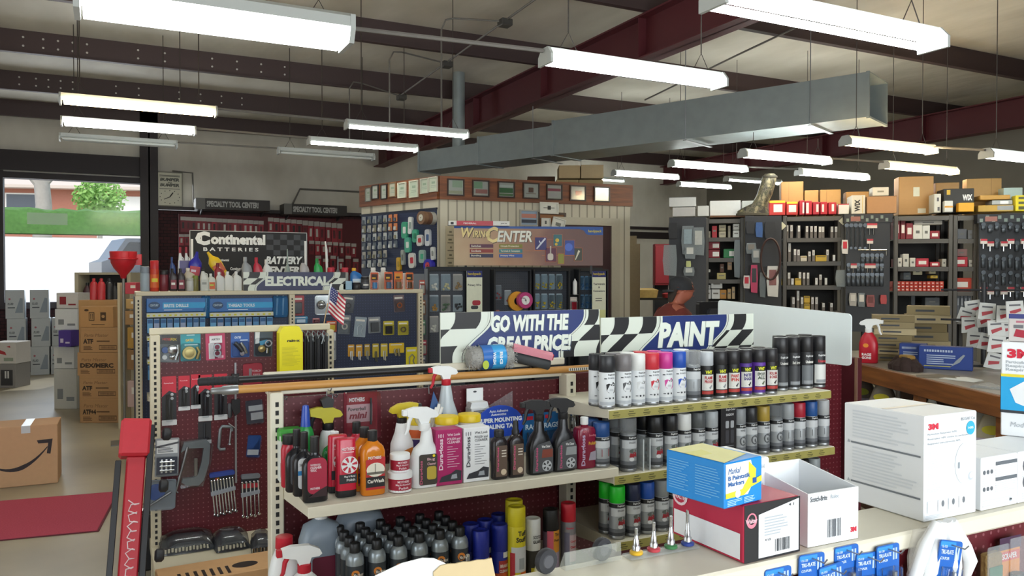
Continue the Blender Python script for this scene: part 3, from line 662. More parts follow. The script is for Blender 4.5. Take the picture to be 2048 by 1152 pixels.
# ================================================================== goods on the main gondola
SY = MY - .45
def base_can(t,r,h,body,capm,cap0=.72,tall=None):
 b = MB(STEEL).lathe([(r * .93,0),(r,.003),(r,.008),(r * .96,.012)],18)
 b.m(body).lathe([(r * .97,.011),(r * .985,.014),(r * .985,h * (cap0 - .05)),(r * .9,h * (cap0 - .012)),(r * .8,h * cap0)],18); b.o('can_body',t)
 MB(capm).lathe([(r * .955,h * (cap0 - .035)),(r * .985,h * (cap0 - .03)),(r * .97,h * .985),(r * .9,h),(r * .5,h),(r * .45,h * .995)],18).o('cap',t)
BUMP = [(-.022,.012),(-.02,-.012),(-.012,-.02),(.012,-.022),(.02,-.014),(.022,.004),(.016,.016),(.006,.022),(.0,.012),(-.012,.016)]
def can(px,y,z,h,r,capc,style,label,art=None,group=None,rz=-.33,clear=False):
 x = px if isinstance(px,float) else XY(px,y)
 t = T('spray_can',label,'spray paint',(x,y,z + .0015),rz,group)
 cm = M(capc,.4,var=.01) if not clear else film_mat(.4,capc)
 R = r * 1.004
 if style == 'bumper':
  base_can(t,r,h,M('#dfe3e6',.4,var=.01),cm,.72)
  b = MB(M(art)); b.cpoly(R,BUMP,.012,h * .40); b.m(M('#2c2e33')).cpoly(R + .0004,[(-.004,.008),(.01,.016),(.02,.014),(.012,.006)],.012,h * .40); b.m(M('#c8cdd2')).cpoly(R + .0006,[(-.012,-.012),(.008,-.014),(.006,-.006),(-.01,-.004)],.014,h * .40)
  b.m(M('#b9bfc6')).cp(R,-70,95,.014,h * .13); b.m(INK).ctext('Dupli-Color',R + .0004,.014,h * .62,.034,.008,.03); b.m(M('#8b9098')).ctext('BUMPER',R + .0004,.012,h * .565,.03,.006); b.m(INK).cpoly(R + .0004,[(-.006,-.002),(.004,-.002),(.004,.002),(-.006,.002)],-.012,h * .57)
  for cx in (.004,.02): b.cpoly(R + .0004,circ(.004,8),cx,h * .2)
  b.cpoly(R + .0004,[(-.005,-.0015),(.005,-.0015),(.005,.0015),(-.005,.0015)],-.01,h * .2)
  b.o('label_print',t)
 elif style == 'vht':
  base_can(t,r,h,M(art[0]),cm,.75)
  b = MB(M('#dcdcd6')).cp(R,-48,58,h * .2,h * .6); b.m(M('#b33a35')).cp(R + .0003,-48,58,h * .12,h * .185); b.m(M('#151515')).cp(R + .0003,-50,60,h * .53,h * .64)
  b.m(M('#d6d91f')).ctext('VHT',R + .0006,.003,h * .545,.03,.014,.05,.1); b.m(M(art[1])).ctext(art[2][0],R + .0006,.003,h * .43,.036,.013,.04); b.ctext(art[2][1],R + .0006,.003,h * .35,.036,.013,.04)
  b.m(M(art[3])).cpoly(R + .0006,[(-.014,-.006),(.002,.0),(.012,.01),(.014,.004),(.006,-.008)],.004,h * .27)
  b.o('label_print',t)
 elif style in ('engine','wheel','plain'):
  base_can(t,r,h,M('#9fa4a8',.4,.3,var=.02),cm,.72)
  b = MB(M('#1c1d20')).cp(R,-180,180,h * .60,h * .675,20); b.m(M('#3c3f44',.5)).cp(R,-180,180,.013,h * .13,20); b.m(M('#666a70')).cp(R,-180,180,h * .13,h * .2,20); b.m(M('#c9cdd0')).cp(R,-60,80,h * .44,h * .59)
  b.m(M('#e4e6e6')).ctext('Dupli-Color',R + .0004,.012,h * .615,.036,.009,.03)
  if style == 'engine':
   b.m(M('#77797d')).ctext('ENGINE',R + .0004,.01,h * .53,.03,.008); b.m(M('#9c2430')).cpoly(R + .0004,[(-.016,-.01),(-.012,.006),(-.004,.002),(.004,.01),(.016,.006),(.02,-.012),(.006,-.008),(0,-.014)],.012,h * .33)
   b.m(M('#d7dadc')).cpoly(R + .0006,circ(.011,10,1,.7),.006,h * .24); b.m(M('#5d655f')).cpoly(R + .0003,circ(.017,10,1,.5),.012,h * .39)
  elif style == 'wheel':
   b.m(M('#6a6d71')).ctext('WHEEL',R + .0004,.01,h * .53,.028,.008); b.m(M('#55585c')).cpoly(R + .0004,circ(.019,14,.9,1),.01,h * .33); b.m(M('#aeb2b5')).cpoly(R + .0006,circ(.013,12,.9,1),.011,h * .33); b.m(M('#55585c')).cpoly(R + .0008,circ(.004,8),.011,h * .33)
  else: b.m(M(art or '#4a4d52')).cpoly(R + .0004,[(-.016,-.014),(-.016,.014),(.018,.014),(.018,-.014)],.01,h * .33)
  b.o('label_print',t)
 elif style == 'under':
  base_can(t,r,h,M('#202124'),cm,.74)
  b = MB(M(art[0])).cp(R,-55,60,.02,h * .45); b.m(M('#e2e4e4')).ctext('Dupli-Color',R + .0005,.006,h * .60,.04,.011,.03); b.m(M(art[1])).ctext(art[2],R + .0005,.006,h * .49,.042,.013,.04,.1); b.m(M('#8d9196')).cp(R + .0004,-40,45,h * .1,h * .16)
  b.o('label_print',t)
 return t
Y1 = SY + .045; Y2 = Y1 + .072; Y3 = Y2 + .072
BUMPS = [(1214,'#2a2b2f','#26272b','black'),(1247,'#7a7678','#5d5f63','grey'),(1275,'#e4e6e4','#d8dadb','white'),(1303,'#c8323f','#cf3344','red'),(1330,'#c73a92','#d24f9f','magenta'),(1357,'#2450ae','#2855bd','blue')]
for px,cc,ac,nm in BUMPS:
 can(px,Y1,1.093,.2,.0316,cc,'bumper',f'{nm}-capped white spray can at the front edge of the top paint shelf',ac)
 x = XY(px,Y1)
 can(float(x),Y2,1.093,.2,.0316,cc,'bumper',f'{nm}-capped white spray can standing behind its twin on the top paint shelf',ac)
can(1385,Y1,1.093,.2,.0335,'#c9cdd0','plain','clear-capped pale spray can beside the blue-capped one on the top shelf','#8d9195',clear=True)
can(float(XY(1385,Y1)),Y2,1.093,.2,.0335,'#dfe2e2','plain','white-capped pale spray can behind the clear-capped one','#8d9195')
VH = [(1412,'#b9bec4',('#141416','#b0262e',('FLAME','PROOF'),'#8b8f94'),'silver-capped flame proof spray can'),(1440,'#2b2a2d',('#141416','#b0262e',('FLAME','PROOF'),'#8b8f94'),'black-capped flame proof spray can'),
      (1465,'#29282b',('#151517','#c0392e',('PAINT','FIN'),'#4c4f53'),'black spray can with a grey radiator picture'),(1490,'#2b2a2d',('#4d2a86','#3b2f7a',('NITE','SHADE'),'#2b2c30'),'purple spray can with blue lettering'),
      (1517,'#2b2a2d',('#5a2f95','#3a4a3a',('EPOXY','ALL'),'#5b6a4a'),'purple spray can picturing a long part'),(1541,'#2b2a2d',('#1d1518','#a5242c',('ROLL BAR','& CHASSIS'),'#3a2a2c'),'dark spray can with red lettering, row end')]
for px,cc,art,nm in VH:
 can(px,Y1,1.093,.193,.031,cc,'vht',nm + ' in the top front row',art)
 can(float(XY(px,Y1)),Y2,1.093,.193,.0325,cc if px != 1412 else '#2b2a2d','vht',nm.replace('silver','second silver') + ' one row back',art)
for px,art,nm in ((1562,('#3c3e42','#c9c9c4','Undercoat'),'black undercoat can half hidden beside the roll bar paint'),(1586,('#3a3c40','#b9b9b4','Bed Armor'),'black undercoat can with a truck bed picture'),(1612,('#6c7175','#e6e6e0','Undercoat'),'undercoat can with a grey lower label'),(1637,('#d4d6d4','#c23a42','Undercoat'),'undercoat can with a white and red label at the shelf end')):
 can(px,Y1 + .05,1.093,.232,.0325,'#232326','under','tall ' + nm,art)
 if px > 1570: can(float(XY(px,Y1 + .05)),Y2 + .055,1.093,.232,.0325,'#232326','under','tall undercoat can behind the one ' + nm.split('undercoat can ')[1],art)
# second paint shelf
ENG = [(1311,'#17181b','engine','black-capped gloss engine enamel can beside the clear divider'),(1341,'#1b1c1f','engine','second black-capped engine enamel can next to the white-capped one'),(1368,'#e2e4e2','engine','white-capped engine enamel can on the middle paint shelf'),(1396,'#565a5c','engine','dark grey-capped engine enamel can on the middle paint shelf'),(1422,'#a7adb1','engine','silver-capped engine enamel can beside the black twin-pack carton'),
       (1478,'#8b8f92','wheel','grey-capped wheel paint can beside the black twin-pack carton'),(1501,'#242528','wheel','black-capped wheel paint can on the middle shelf'),(1526,'#a98f3c','wheel','gold-capped wheel paint can'),(1552,'#aab0b4','wheel','clear-capped wheel paint can beside the gold one'),(1575,'#9ba0a4','plain','silver can with a dark mirror picture on the middle shelf'),(1598,'#a81f33','plain','metallic red-capped spray can on the middle shelf'),(1622,'#1f4f8e','plain','metallic blue-capped spray can on the middle shelf end'),(1646,'#a9acae','plain','silver-capped can with engine photograph at the middle shelf end')]
for px,cc,st,nm in ENG:
 can(px,Y1,.843,.2,.031,cc,st,nm,clear=px == 1552)
 can(float(XY(px,Y1)),Y2,.843,.2,.031,cc,st,'row-behind twin of the ' + nm.split(' on the')[0].split(' beside')[0].split(' next')[0].split(' at the')[0],clear=px == 1552)
can(1.8,Y3,.843,.19,.032,'#6f7376','plain','grey-capped primer can at the near end of the middle paint shelf','#4a4d52')
can(1257,Y1,.843,.205,.033,'#b9bdbf','engine','clear-capped gloss engine enamel can at the near end',clear=True)
can(float(XY(1257,Y1)),Y2,.843,.205,.033,'#a7abad','engine','clear-capped engine enamel can directly behind the nearest one',clear=True)
for px,nm in ((1284,'clear plastic shelf divider near the clear-capped can'),(1297,'clear plastic shelf divider beside the black engine enamel')):
 x = XY(px,Y1 - .02); b = MB(film_mat(.3,'#dfe6e8')).box(x,x + .002,Y1 - .03,Y1 + .3,.8435,.965); b.m(M('#c9cfd1')).box(x - .001,x + .003,Y1 - .033,Y1 - .03,.843,.965); S('shelf_divider',b,nm,'shelf divider')
x = XY(1437,Y1); x1 = XY(1468,Y1); t = T('paint_kit','black twin-pack paint kit carton picturing two cans','carton',(x,Y1 - .02,.8445))
W = x1 - x; MB(M('#1d1c20',.4)).box(0,W,0,.09,0,.215,.002).o('carton',t); b = MB(M('#d9dadb')).ft('Dupli-Color',W * .3,.195,W * .6,.011,-.001); b.ft('SHADOW',W * .3,.175,W * .5,.01,-.001); b.m(M('#a8acb0')).fp(rrect(.018,.03,.004,2,W * .38,.14),-.001); b.fp(rrect(.018,.03,.004,2,W * .7,.14),-.001); b.m(M('#3b3c42')).fp(rrect(.018,.055,.004,2,W * .38,.09),-.001); b.fp(rrect(.018,.055,.004,2,W * .7,.09),-.001); b.m(M('#77797f')).fr(W * .3,W * .8,.05,.053,-.001); b.fr(W * .3,W * .8,.04,.043,-.001); b.o('carton_print',t)
# third paint shelf
for px,cc,nm in ((1235,'#1fc42c','bright green-capped engine enamel can'),(1266,'#1d2748','navy-capped engine enamel can'),(1294,'#1b4fa8','blue-capped engine enamel can'),(1323,'#85898a','grey-capped engine enamel can on the lowest paint shelf'),(1350,'#38393d','charcoal-capped engine enamel can on the lowest paint shelf'),(1377,'#b51c2c','red-capped engine enamel can peeking past the marker box'),
                   (1585,'#7a90ab','pale blue-capped can low behind the white tray carton'),(1606,'#2a2b2e','black-capped can low behind the white tray carton'),(1628,'#8f9699','grey-capped can low behind the white tray carton')):
 can(px,Y1,.59,.2,.0316,cc,'engine',nm)
 can(float(XY(px,Y1)),Y2,.59,.2,.0316,cc,'engine','row-behind twin of the ' + nm.split(' peeking')[0].replace('on the lowest paint shelf','low down'))
x = XY(1650,Y1); S('tube_pack',MB(CLEAR).lathe([(.012,0),(.012,.14)],10,(-.014,0,0)).lathe([(.012,0),(.012,.14)],10,(.014,0,0)).m(M('#8f6a4a')).lathe([(.006,.001),(.006,.13)],8,(-.014,0,0)).lathe([(.006,.001),(.006,.13)],8,(.014,0,0)),'clear twin tube pack at the far end of the lowest paint shelf','pack',(x,Y1,.59))
can(1203,Y1 + .0,.873,.168,.0325,'#1f4a86','plain','metallic blue-capped spray can at the end of the car polish shelf','#8a3340')
can(float(XY(1203,Y1)),Y2 + .005,.873,.168,.0325,'#1f4a86','plain','metallic blue-capped spray can behind its twin on the polish shelf','#8a3340')
# ------------------------------------------------------------------ car polish shelf
SZ = .8745
def bt(name,label,cat,px,y,z=None,rz=0.,group=None): return T(name,label,cat,(XY(px,y),y,SZ if z is None else z),rz,group)
def flat_bottle(t,w,d,h,mat,capm,cap_r=.013,cap_h=.035,neck=.74,p=3.2,base=None):
 b = MB(mat); hw,hd = w / 2,d / 2; H = h - cap_h
 if base: b.m(base).loft([(0,hw * .94,hd * .94,p),(.003,hw,hd,p),(.022,hw,hd,p)]); b.m(mat).loft([(.022,hw,hd,p),(H,hw * .93,hd * .9,p),(H + .004,hw * .85,hd * .8,p)]); b.o('bottle',t); return
 b.loft([(0,hw * .92,hd * .9,p),(.004,hw,hd,p),(H * neck,hw,hd,p),(H * (neck + .1),hw * .86,hd * .92,2.6),(H * (neck + .18),hw * .5,hd * .7,2.2),(H * (neck + .22),cap_r * .95,cap_r * .95,2),(H,cap_r * .9,cap_r * .9,2)]); b.o('bottle',t)
 MB(capm).lathe([(cap_r,H - .006),(cap_r * 1.04,H - .004),(cap_r * 1.0,h * .995),(cap_r * .85,h)],14).o('cap',t)
def label_panel(t,parts):
 b = MB()
 for f in parts: f(b)
 return b.o('label_print',t)
def sprayer(t,z,mat,trig,nz,s=1.,side=-1,collar=None):        # trigger head, nozzle towards side*x
 k = side * s
 b = MB(collar or mat).lathe([(.0155 * s,z - .022 * s),(.0165 * s,z - .02 * s),(.0165 * s,z - .002 * s),(.013 * s,z)],14); b.o('collar',t)
 b = MB(mat); b.prism([(-.011 * k,z - .002),(.013 * k,z - .002),(.02 * k,z + .014 * s),(.052 * k,z + .022 * s),(.054 * k,z + .042 * s),(.03 * k,z + .047 * s),(-.012 * k,z + .044 * s),(-.036 * k,z + .032 * s),(-.042 * k,z + .02 * s),(-.034 * k,z + .014 * s),(-.016 * k,z + .014 * s)],-.0085 * s,.0085 * s,'xz'); o = b.o('trigger_head',t)
 MB(nz).box(min(.053 * k,.066 * k),max(.053 * k,.066 * k),-.009 * s,.008 * s,z + .024 * s,z + .041 * s,.002).o('nozzle',t)
 b = MB(trig); b.tube([(.036 * k,0,z + .026 * s),(.046 * k,0,z + .008 * s),(.05 * k,0,z - .016 * s),(.058 * k,0,z - .03 * s)],[.006 * s,.006 * s,.005 * s,.004 * s],6); b.o('trigger',t)
# a. tall carton-like bottle at the back corner, b-e dark bottles
t = bt('polish_carton','slim white and red polish carton with green top at the shelf corner','carton',578,MY - .085); b = MB(M('#d9dcd6')).box(-.04,.04,-.03,.03,0,.165,.003); b.m(M('#3f9a3a')).box(-.041,.041,-.031,.031,.14,.185,.006); b.o('carton',t); b = MB(RED).fp([(-.038,.02),(.038,.05),(.038,.1),(-.038,.07)],-.0315); b.m(YEL).fp([(.005,.09),(.038,.1),(.038,.138),(.015,.138)],-.0317); b.fp(circ(.018,12,cx=.01,cz=.035),-.032); b.o('carton_print',t)
t = bt('polish_bottle','red polish bottle with a wide black cap behind the black bottles','bottle',579,MY - .17); flat_bottle(t,.062,.04,.178,M('#b51d33',.3),BLACK,.026,.025,.84)
for px,y,nm,pc in ((592,MY - .24,'rearmost black polish bottle with a plain grey side label','#5b5d62'),(607,MY - .3,'middle black polish bottle with a white and blue label','#dfe3e6')):
 t = bt('polish_bottle',nm,'bottle',px,y); flat_bottle(t,.075,.045,.208,M('#17171c',.25),BLACK,.0125,.05,.7)
 b = MB(M(pc)); b.fp(rrect(.05,.1,.012,3,0,.075),-.0232)
 if px == 607: b.m(M('#2f86c8')).fr(-.025,.025,.07,.085,-.0236); b.m(INK).ft('SEALANT',-.02,.1,.04,.008,-.0236)
 b.o('label_print',t)
t = bt('polish_bottle','nearest black polish bottle with a crimson label','bottle',628,MY - .385); flat_bottle(t,.08,.05,.208,M('#17171c',.25),BLACK,.0145,.045,.7)
b = MB(M('#a01838')); b.fp(rrect(.062,.115,.02,5,.002,.085),-.0262); b.m(M('#2b1218')).fp([(-.026,.018),(.033,.018),(.033,.05),(.01,.04)],-.0265); b.m(M('#d8c8cc'))
for t_,z,w_,h_ in (('CALIFORNIA GOLD',.118,.032,.006),('CLEANER',.108,.036,.008),('WAX',.099,.02,.008),('MOTHERS',.042,.03,.007)): b.ft(t_,-.02,z,w_,h_,-.0268,.03)
b.o('label_print',t)
# f,g back row sprays
t = bt('spray_bottle','green bottle with a blue pump nozzle behind the black polish bottles','bottle',610,MY - .1); b = MB(M('#1f8a3f',.3)); b.loft([(0,.03,.025,2.4),(.15,.03,.025,2.4),(.175,.026,.022,2.2),(.19,.017,.017,2)]); b.o('bottle',t); MB(M('#2348a8',.3)).lathe([(.018,.188),(.017,.2),(.013,.25),(.011,.262),(.006,.264)],12).o('cap',t)
t = bt('trigger_bottle','white spray bottle with yellow and black trigger head','bottle',655,MY - .07); b = MB(WHITE); b.loft([(0,.036,.03,2.6),(.1,.036,.03,2.6),(.135,.03,.026,2.4),(.155,.026,.024,2.2),(.17,.016,.016,2)]); b.o('bottle',t); sprayer(t,.19,M('#b9b028',.4),BLACK,BLACK,1.25,-1,BLACK); MB(BLACK).prism([(-.02,.246),(.014,.246),(.02,.274),(-.004,.286),(-.028,.272)],-.016,.016,'xz').o('hang_cap',t)
t = bt('polish_bottle','green liquid bottle with a white cap behind the red bottles','bottle',668,MY - .22); flat_bottle(t,.085,.05,.185,M('#187838',.15),WHITE,.0145,.03,.72,2.4)
RB = M('#c0203a',.25,var=.02); ORG = M('#d07a1c',.15,var=.03)
def red_polish(px,y,lab):
 t = bt('polish_bottle',lab,'bottle',px,y); flat_bottle(t,.068,.04,.19,RB,BLACK,base=BLACK,cap_h=.004)
 b = MB(M('#dfe1e2')); W = .03
 b.fp(circ(.028,20,cx=.008,cz=.105),-.0206)
 b.m(M('#b9263c'))
 for k in range(7):
  a = 2 * PI * k / 7 + .2; p = [(.008 + r_ * math.cos(a + d_),.105 + r_ * math.sin(a + d_)) for r_,d_ in ((.009,-.25),(.026,-.2),(.026,.2),(.009,.25))]; b.fp(p,-.0209)
 b.m(M('#26262a')).fr(-.026,.032,.045,.075,-.0207); b.m(M('#dcdcdc')).ft('Mag & Metal',-.01,.063,.036,.008,-.021); b.ft('Polish',-.002,.052,.028,.008,-.021); b.m(M('#f0d8dc')).ft('MOTHERS',-.018,.153,.042,.01,-.021,.03); b.fr(-.016,.022,.146,.148,-.021); b.o('label_print',t)
red_polish(690,SY + .075,'red polish bottle with a wheel picture at the shelf front'); red_polish(674,SY + .14,'red polish bottle tucked behind the front red one')
t = bt('polish_bottle','red bottle with black cap behind the orange car wash','bottle',712,SY + .27); flat_bottle(t,.07,.045,.205,RB,BLACK,.0145,.035,.74)
def carwash(px,y,lab):
 t = bt('car_wash_bottle',lab,'bottle',px,y); flat_bottle(t,.082,.05,.212,ORG,BLACK,.016,.036,.8,3)
 b = MB(M('#b8252a')).fp([(-.03,.02),(.034,.02),(.036,.125),(.0,.13),(-.03,.118)],-.0258); b.m(M('#e2dccb')).fp(circ(.031,18,1,.75,.003,.085),-.0261); b.m(M('#1f1d1f')).fr(-.03,.034,.028,.062,-.0264); b.m(M('#e9e4d8')).ft('CarWash',-.025,.042,.056,.012,-.0268,.03); b.ft('MOTHERS',-.022,.12,.044,.01,-.0266,.03); b.m(M('#6a655a')).fr(-.027,.033,.07,.078,-.0266); b.m(M('#3b3730')).fr(.0,.002,.075,.105,-.0267); b.o('label_print',t)
carwash(744,SY + .06,'orange car wash bottle at the shelf front'); carwash(728,SY + .125,'orange car wash bottle standing behind its twin')
def tub(px,y,z,r,h,lab):
 t = bt('polish_tub',lab,'tub',px,y,z); MB(M('#a3203a',.35)).lathe([(r * .9,0),(r * .93,.003),(r * .95,h * .68),(r * .9,h * .7)],22).o('tub',t)
 b = MB(WHITE); b.lathe([(r * .95,h * .68),(r,h * .69),(r,h * .97),(r * .94,h)],22); b.o('lid',t); b = MB(WHITE).cp(r * .94,-180,180,.001,h * .12,22)
 b.m(M('#e8d3d8')).ctext('MOTHERS',r * .96,.0,h * .5,r * 1.0,h * .12,.03); b.ctext('Mag & Aluminum',r * .96,0,h * .34,r * 1.3,h * .12); b.ctext('Polish',r * .96,0,h * .18,r * .8,h * .12); b.o('label_print',t)
tub(799,SY + .06,SZ,.042,.066,'larger white-lidded polish tub, under the smaller tub'); tub(799,SY + .06,SZ + .066,.034,.06,'smaller white-lidded polish tub stacked on the larger one')
t = bt('trigger_bottle','white bottle with yellow trigger and orange label behind the polish tubs','bottle',803,SY + .19); b = MB(WHITE); b.loft([(0,.045,.03,2.6),(.02,.046,.031,2.6),(.13,.04,.03,2.5),(.17,.025,.024,2.2),(.2,.02,.02,2),(.205,.016,.016,2)]); b.o('bottle',t); b = MB(M('#cf7a2a')).fp([(-.035,.03),(.036,.03),(.03,.12),(-.03,.1)],-.0318); b.o('label_print',t); sprayer(t,.222,M('#c9b41e',.4),M('#d8d0a0'),BLACK,1.1,1,BLACK)
def wipes(px,y,lab):
 t = bt('wipes_canister',lab,'canister',px,y); r = .042; MB(M('#e0dcd2')).lathe([(r * .95,0),(r,.004),(r,.175),(r * .96,.178)],20).o('canister',t); MB(M('#e0c21c',.4)).lathe([(r * 1.0,.176),(r * 1.06,.178),(r * 1.06,.2),(r * .98,.205),(r * .3,.207)],20).o('lid',t)
 b = MB(M('#d9622c')).cp(r + .0006,-180,180,.13,.16,20); b.m(M('#3d2a6b')).cp(r + .0006,-60,60,.02,.125); b.m(M('#d98a2a')).cp(r + .0009,-30,40,.04,.1); b.m(M('#efe6d0')).ctext('WIPES',r + .0012,0,.06,.045,.016,.03); b.o('label_print',t)
wipes(836,SY + .28,'yellow-lidded wipes canister behind the white trigger bottle'); wipes(893,SY + .235,'yellow-lidded wipes canister behind the magenta carton'); wipes(938,SY + .24,'yellow-lidded wipes canister behind the white polish carton')
t = bt('trigger_bottle','white trigger bottle with a dark grime picture label','bottle',848,SY + .075); b = MB(WHITE); b.loft([(0,.046,.026,3.2),(.004,.05,.028,3.2),(.1,.05,.028,3.2,0),(.13,.042,.026,2.8,.004),(.15,.024,.02,2.3,.008),(.19,.018,.018,2,.008),(.2,.0155,.0155,2,.008)]); b.o('bottle',t)
b = MB(M('#3a342e')).fp(rrect(.066,.105,.008,3,.004,.062),-.0285); b.m(M('#c05a78')).text('Duragloss',(-.014,-.029,.014),(0,0,1),(-1,0,0),.08,.013,.03); b.m(M('#b8a23a')).fp(rrect(.034,.045,.008,3,.016,.05),-.029); b.m(M('#cfa8ac')).ft('Bug',.0,.09,.028,.012,-.0292); b.ft('Cleaner',.0,.077,.032,.009,-.0292); b.m(YEL).fp(circ(.005,8,cx=.024,cz=.108),-.0292); b.o('label_print',t)
tt = MB(); sprayer(t,.218,WHITE,WHITE,WHITE,1.2,-1)
def dg_box(px0,px1,y,h,mat,num,ink,lab,name='polish_carton'):
 x0,x1 = XY(px0,y),XY(px1,y); W = x1 - x0; t = T(name,lab,'carton',(x0,y,SZ)); MB(mat).box(0,W,0,.065,0,h,.0015).o('carton',t)
 b = MB(ink); b.ft(num,W * .08,h * .86,W * .2,.013,-.001,.02); b.text('Duragloss',(W * .3,-.001,h * .28),(0,0,1),(-1,0,0),h * .56,W * .2,.03)
 for z,t_ in ((.88,'Wet Look'),(.8,'POLISH and'),(.74,'CLEANER')): b.ft(t_,W * .42,h * z,W * .5,.009,-.001)
 for k in range(9): b.fr(W * .42,W * (.62 + .3 * ((k * 37) % 10) / 10),h * (.68 - k * .045),h * (.685 - k * .045) + .0006,-.0011)
 b.m(M('#2d2f36')).fp([(W * .1,.012),(W * .95,.012),(W * .97,.045),(W * .75,.05),(W * .55,.038),(W * .2,.03)],-.0014); b.m(M('#9aa0a8')).fp([(W * .55,.02),(W * .8,.02),(W * .78,.036),(W * .6,.034)],-.0017)
 b.o('carton_print',t); return t
dg_box(872,924,SY + .05,.192,M('#a81f62',.35),'101',M('#e6cfda'),'magenta polish carton numbered 101'); dg_box(927,979,SY + .05,.19,M('#e4e6e8',.35),'111',M('#4a4c52'),'white polish carton numbered 111')
for px,nm,sp in ((998,'small dark leather cleaner bottle with a flat black cap',0),(1031,'small dark leather bottle with a pump spray cap',1)):
 t = bt('leather_bottle',nm,'bottle',px,SY + .055); b = MB(M('#231d1f',.25)); b.loft([(0,.028,.02,3),(.004,.03,.021,3),(.13,.03,.021,3),(.146,.02,.018,2.4),(.152,.014,.014,2)]); b.o('bottle',t)
 b = MB(M('#5c4a3e')).fp(rrect(.044,.11,.003,2,0,.065),-.0215); b.m(M('#c8527c')).text('Duragloss',(-.008,-.022,.03),(0,0,1),(-1,0,0),.085,.011,.03); b.m(M('#cdbba2')).fp(circ(.011,12,cx=.008,cz=.026),-.022); b.m(M('#cfc6b8'))
 for z in (.1,.09,.08): b.fr(.0,.018,z,z + .004,-.022)
 b.o('label_print',t)
 if sp: MB(BLACK).lathe([(.014,.15),(.0145,.165),(.011,.17),(.0105,.188),(.009,.2),(.004,.201)],12).o('cap',t)
 else: MB(BLACK).lathe([(.018,.15),(.0185,.165),(.0175,.172),(.015,.174)],14).o('cap',t)
for px,nm,fc in ((1078,'black trigger bottle with a chrome wheel and red label','#7d3a2c'),(1126,'black trigger bottle with a silver wheel and white label','#8f9496')):
 t = bt('trigger_bottle',nm,'bottle',px,SY + .06); b = MB(M('#141417',.3)); b.loft([(0,.046,.026,3.2),(.004,.049,.028,3.2),(.1,.049,.028,3.2),(.135,.036,.025,2.6),(.155,.02,.019,2.2),(.195,.0165,.0165,2),(.2,.015,.015,2)]); b.o('bottle',t)
 b = MB(M('#4a4c50')).fp([(-.04,.008),(.044,.008),(.044,.09),(.03,.12),(-.02,.11),(-.036,.09)],-.0285); b.m(M(fc)).fp([(-.004,.06),(.042,.06),(.042,.09),(.0,.09)],-.0288); b.m(M('#c0507a')).text('Duragloss',(-.016,-.029,.014),(0,0,1),(-1,0,0),.085,.013,.03); b.m(M('#b8bcc0')).fp(circ(.02,16,cx=.018,cz=.03),-.029); b.m(M('#2c2d31'))
 for k in range(5): a = 2 * PI * k / 5; b.fp([(.018 + r_ * math.cos(a + d_),.03 + r_ * math.sin(a + d_)) for r_,d_ in ((.007,-.3),(.017,-.25),(.017,.25),(.007,.3))],-.0293)
 b.m(M('#dddedf')).ft('Wheel Cleaner',-.004,.096,.036,.01,-.029); b.o('label_print',t); sprayer(t,.216,BLACK,BLACK,BLACK,1.15,-1)
t = bt('polish_bottle','crimson square-shouldered bottle with a white cap, beside the blue-capped cans','bottle',1169,SY + .06); b = MB(M('#7d1834',.2)); b.loft([(0,.038,.026,4),(.004,.041,.028,4),(.14,.041,.028,4),(.152,.036,.025,3.4),(.156,.014,.014,2),(.17,.0135,.0135,2)]); b.o('bottle',t); MB(WHITE).lathe([(.015,.162),(.0155,.164),(.0155,.188),(.013,.19)],14).o('cap',t)
b = MB(M('#b7a2c0')).text('Duragloss',(-.008,-.0288,.012),(0,0,1),(-1,0,0),.115,.022,.03); b.m(M('#c9707c')).ft('601',-.022,.136,.022,.009,-.0288); b.ft('Bonding',.004,.118,.03,.01,-.0288); b.m(M('#d09a2c')).ft('Polish',.002,.088,.032,.012,-.0288,.03); b.m(M('#9a93a0')).fp([(.002,.03),(.034,.03),(.034,.065),(.01,.06)],-.0288); b.o('label_print',t)
# back of the polish shelf
t = bt('trigger_bottle','big translucent spray bottle with a white and red trigger','bottle',892,MY - .09); b = MB(M('#b8c2c8',.25,var=.03)); b.loft([(0,.06,.06,2),(.004,.064,.064,2),(.12,.064,.064,2),(.19,.045,.045,2),(.24,.028,.028,2),(.29,.02,.02,2),(.3,.018,.018,2)]); b.o('bottle',t); sprayer(t,.325,WHITE,RED,RED,1.1,-1,RED)
t = bt('interior_carton','white hanging carton reading interior behind the tape pack','carton',955,MY - .06); b = MB(WHITE); b.box(-.04,.04,-.03,.03,.06,.2,.002); b.prism([(-.04,.2),(.04,.2),(.034,.222),(-.034,.222)],-.02,.02,'xz'); b.m(WHITE).box(-.036,.036,.026,.029,.2,.272); b.o('carton',t); b = MB(INK).ft('INTERIOR',-.034,.172,.068,.012,-.031); b.fp(circ(.008,8,1,.5,0,.258),.0255); b.fr(-.03,.03,.188,.191,-.031); b.fr(-.03,.02,.16,.163,-.031); b.o('carton_print',t); MB(M('#d5d8da')).box(-.03,.03,-.02,.02,0,.06).o('foot',t)
t = bt('tape_pack','blue mounting and sealing tape pack in a crumpled clear bag','pack',992,MY - .15); b = MB(M('#1f49b8',.35)); pts = [(-.1,.125)] + [(-.105 * math.cos(PI * i / 12),.14 + .082 * math.sin(PI * i / 12)) for i in range(13)] + [(.1,.125),(.08,.1),(-.08,.1)]; b.prism(pts,-.034,-.026,'xz'); b.m(M('#8f959a')).lathe([(.06,-.02),(.085,-.02),(.085,.02),(.06,.02)],24,(0,.03,.085),'y'); b.o('tape_roll',t)
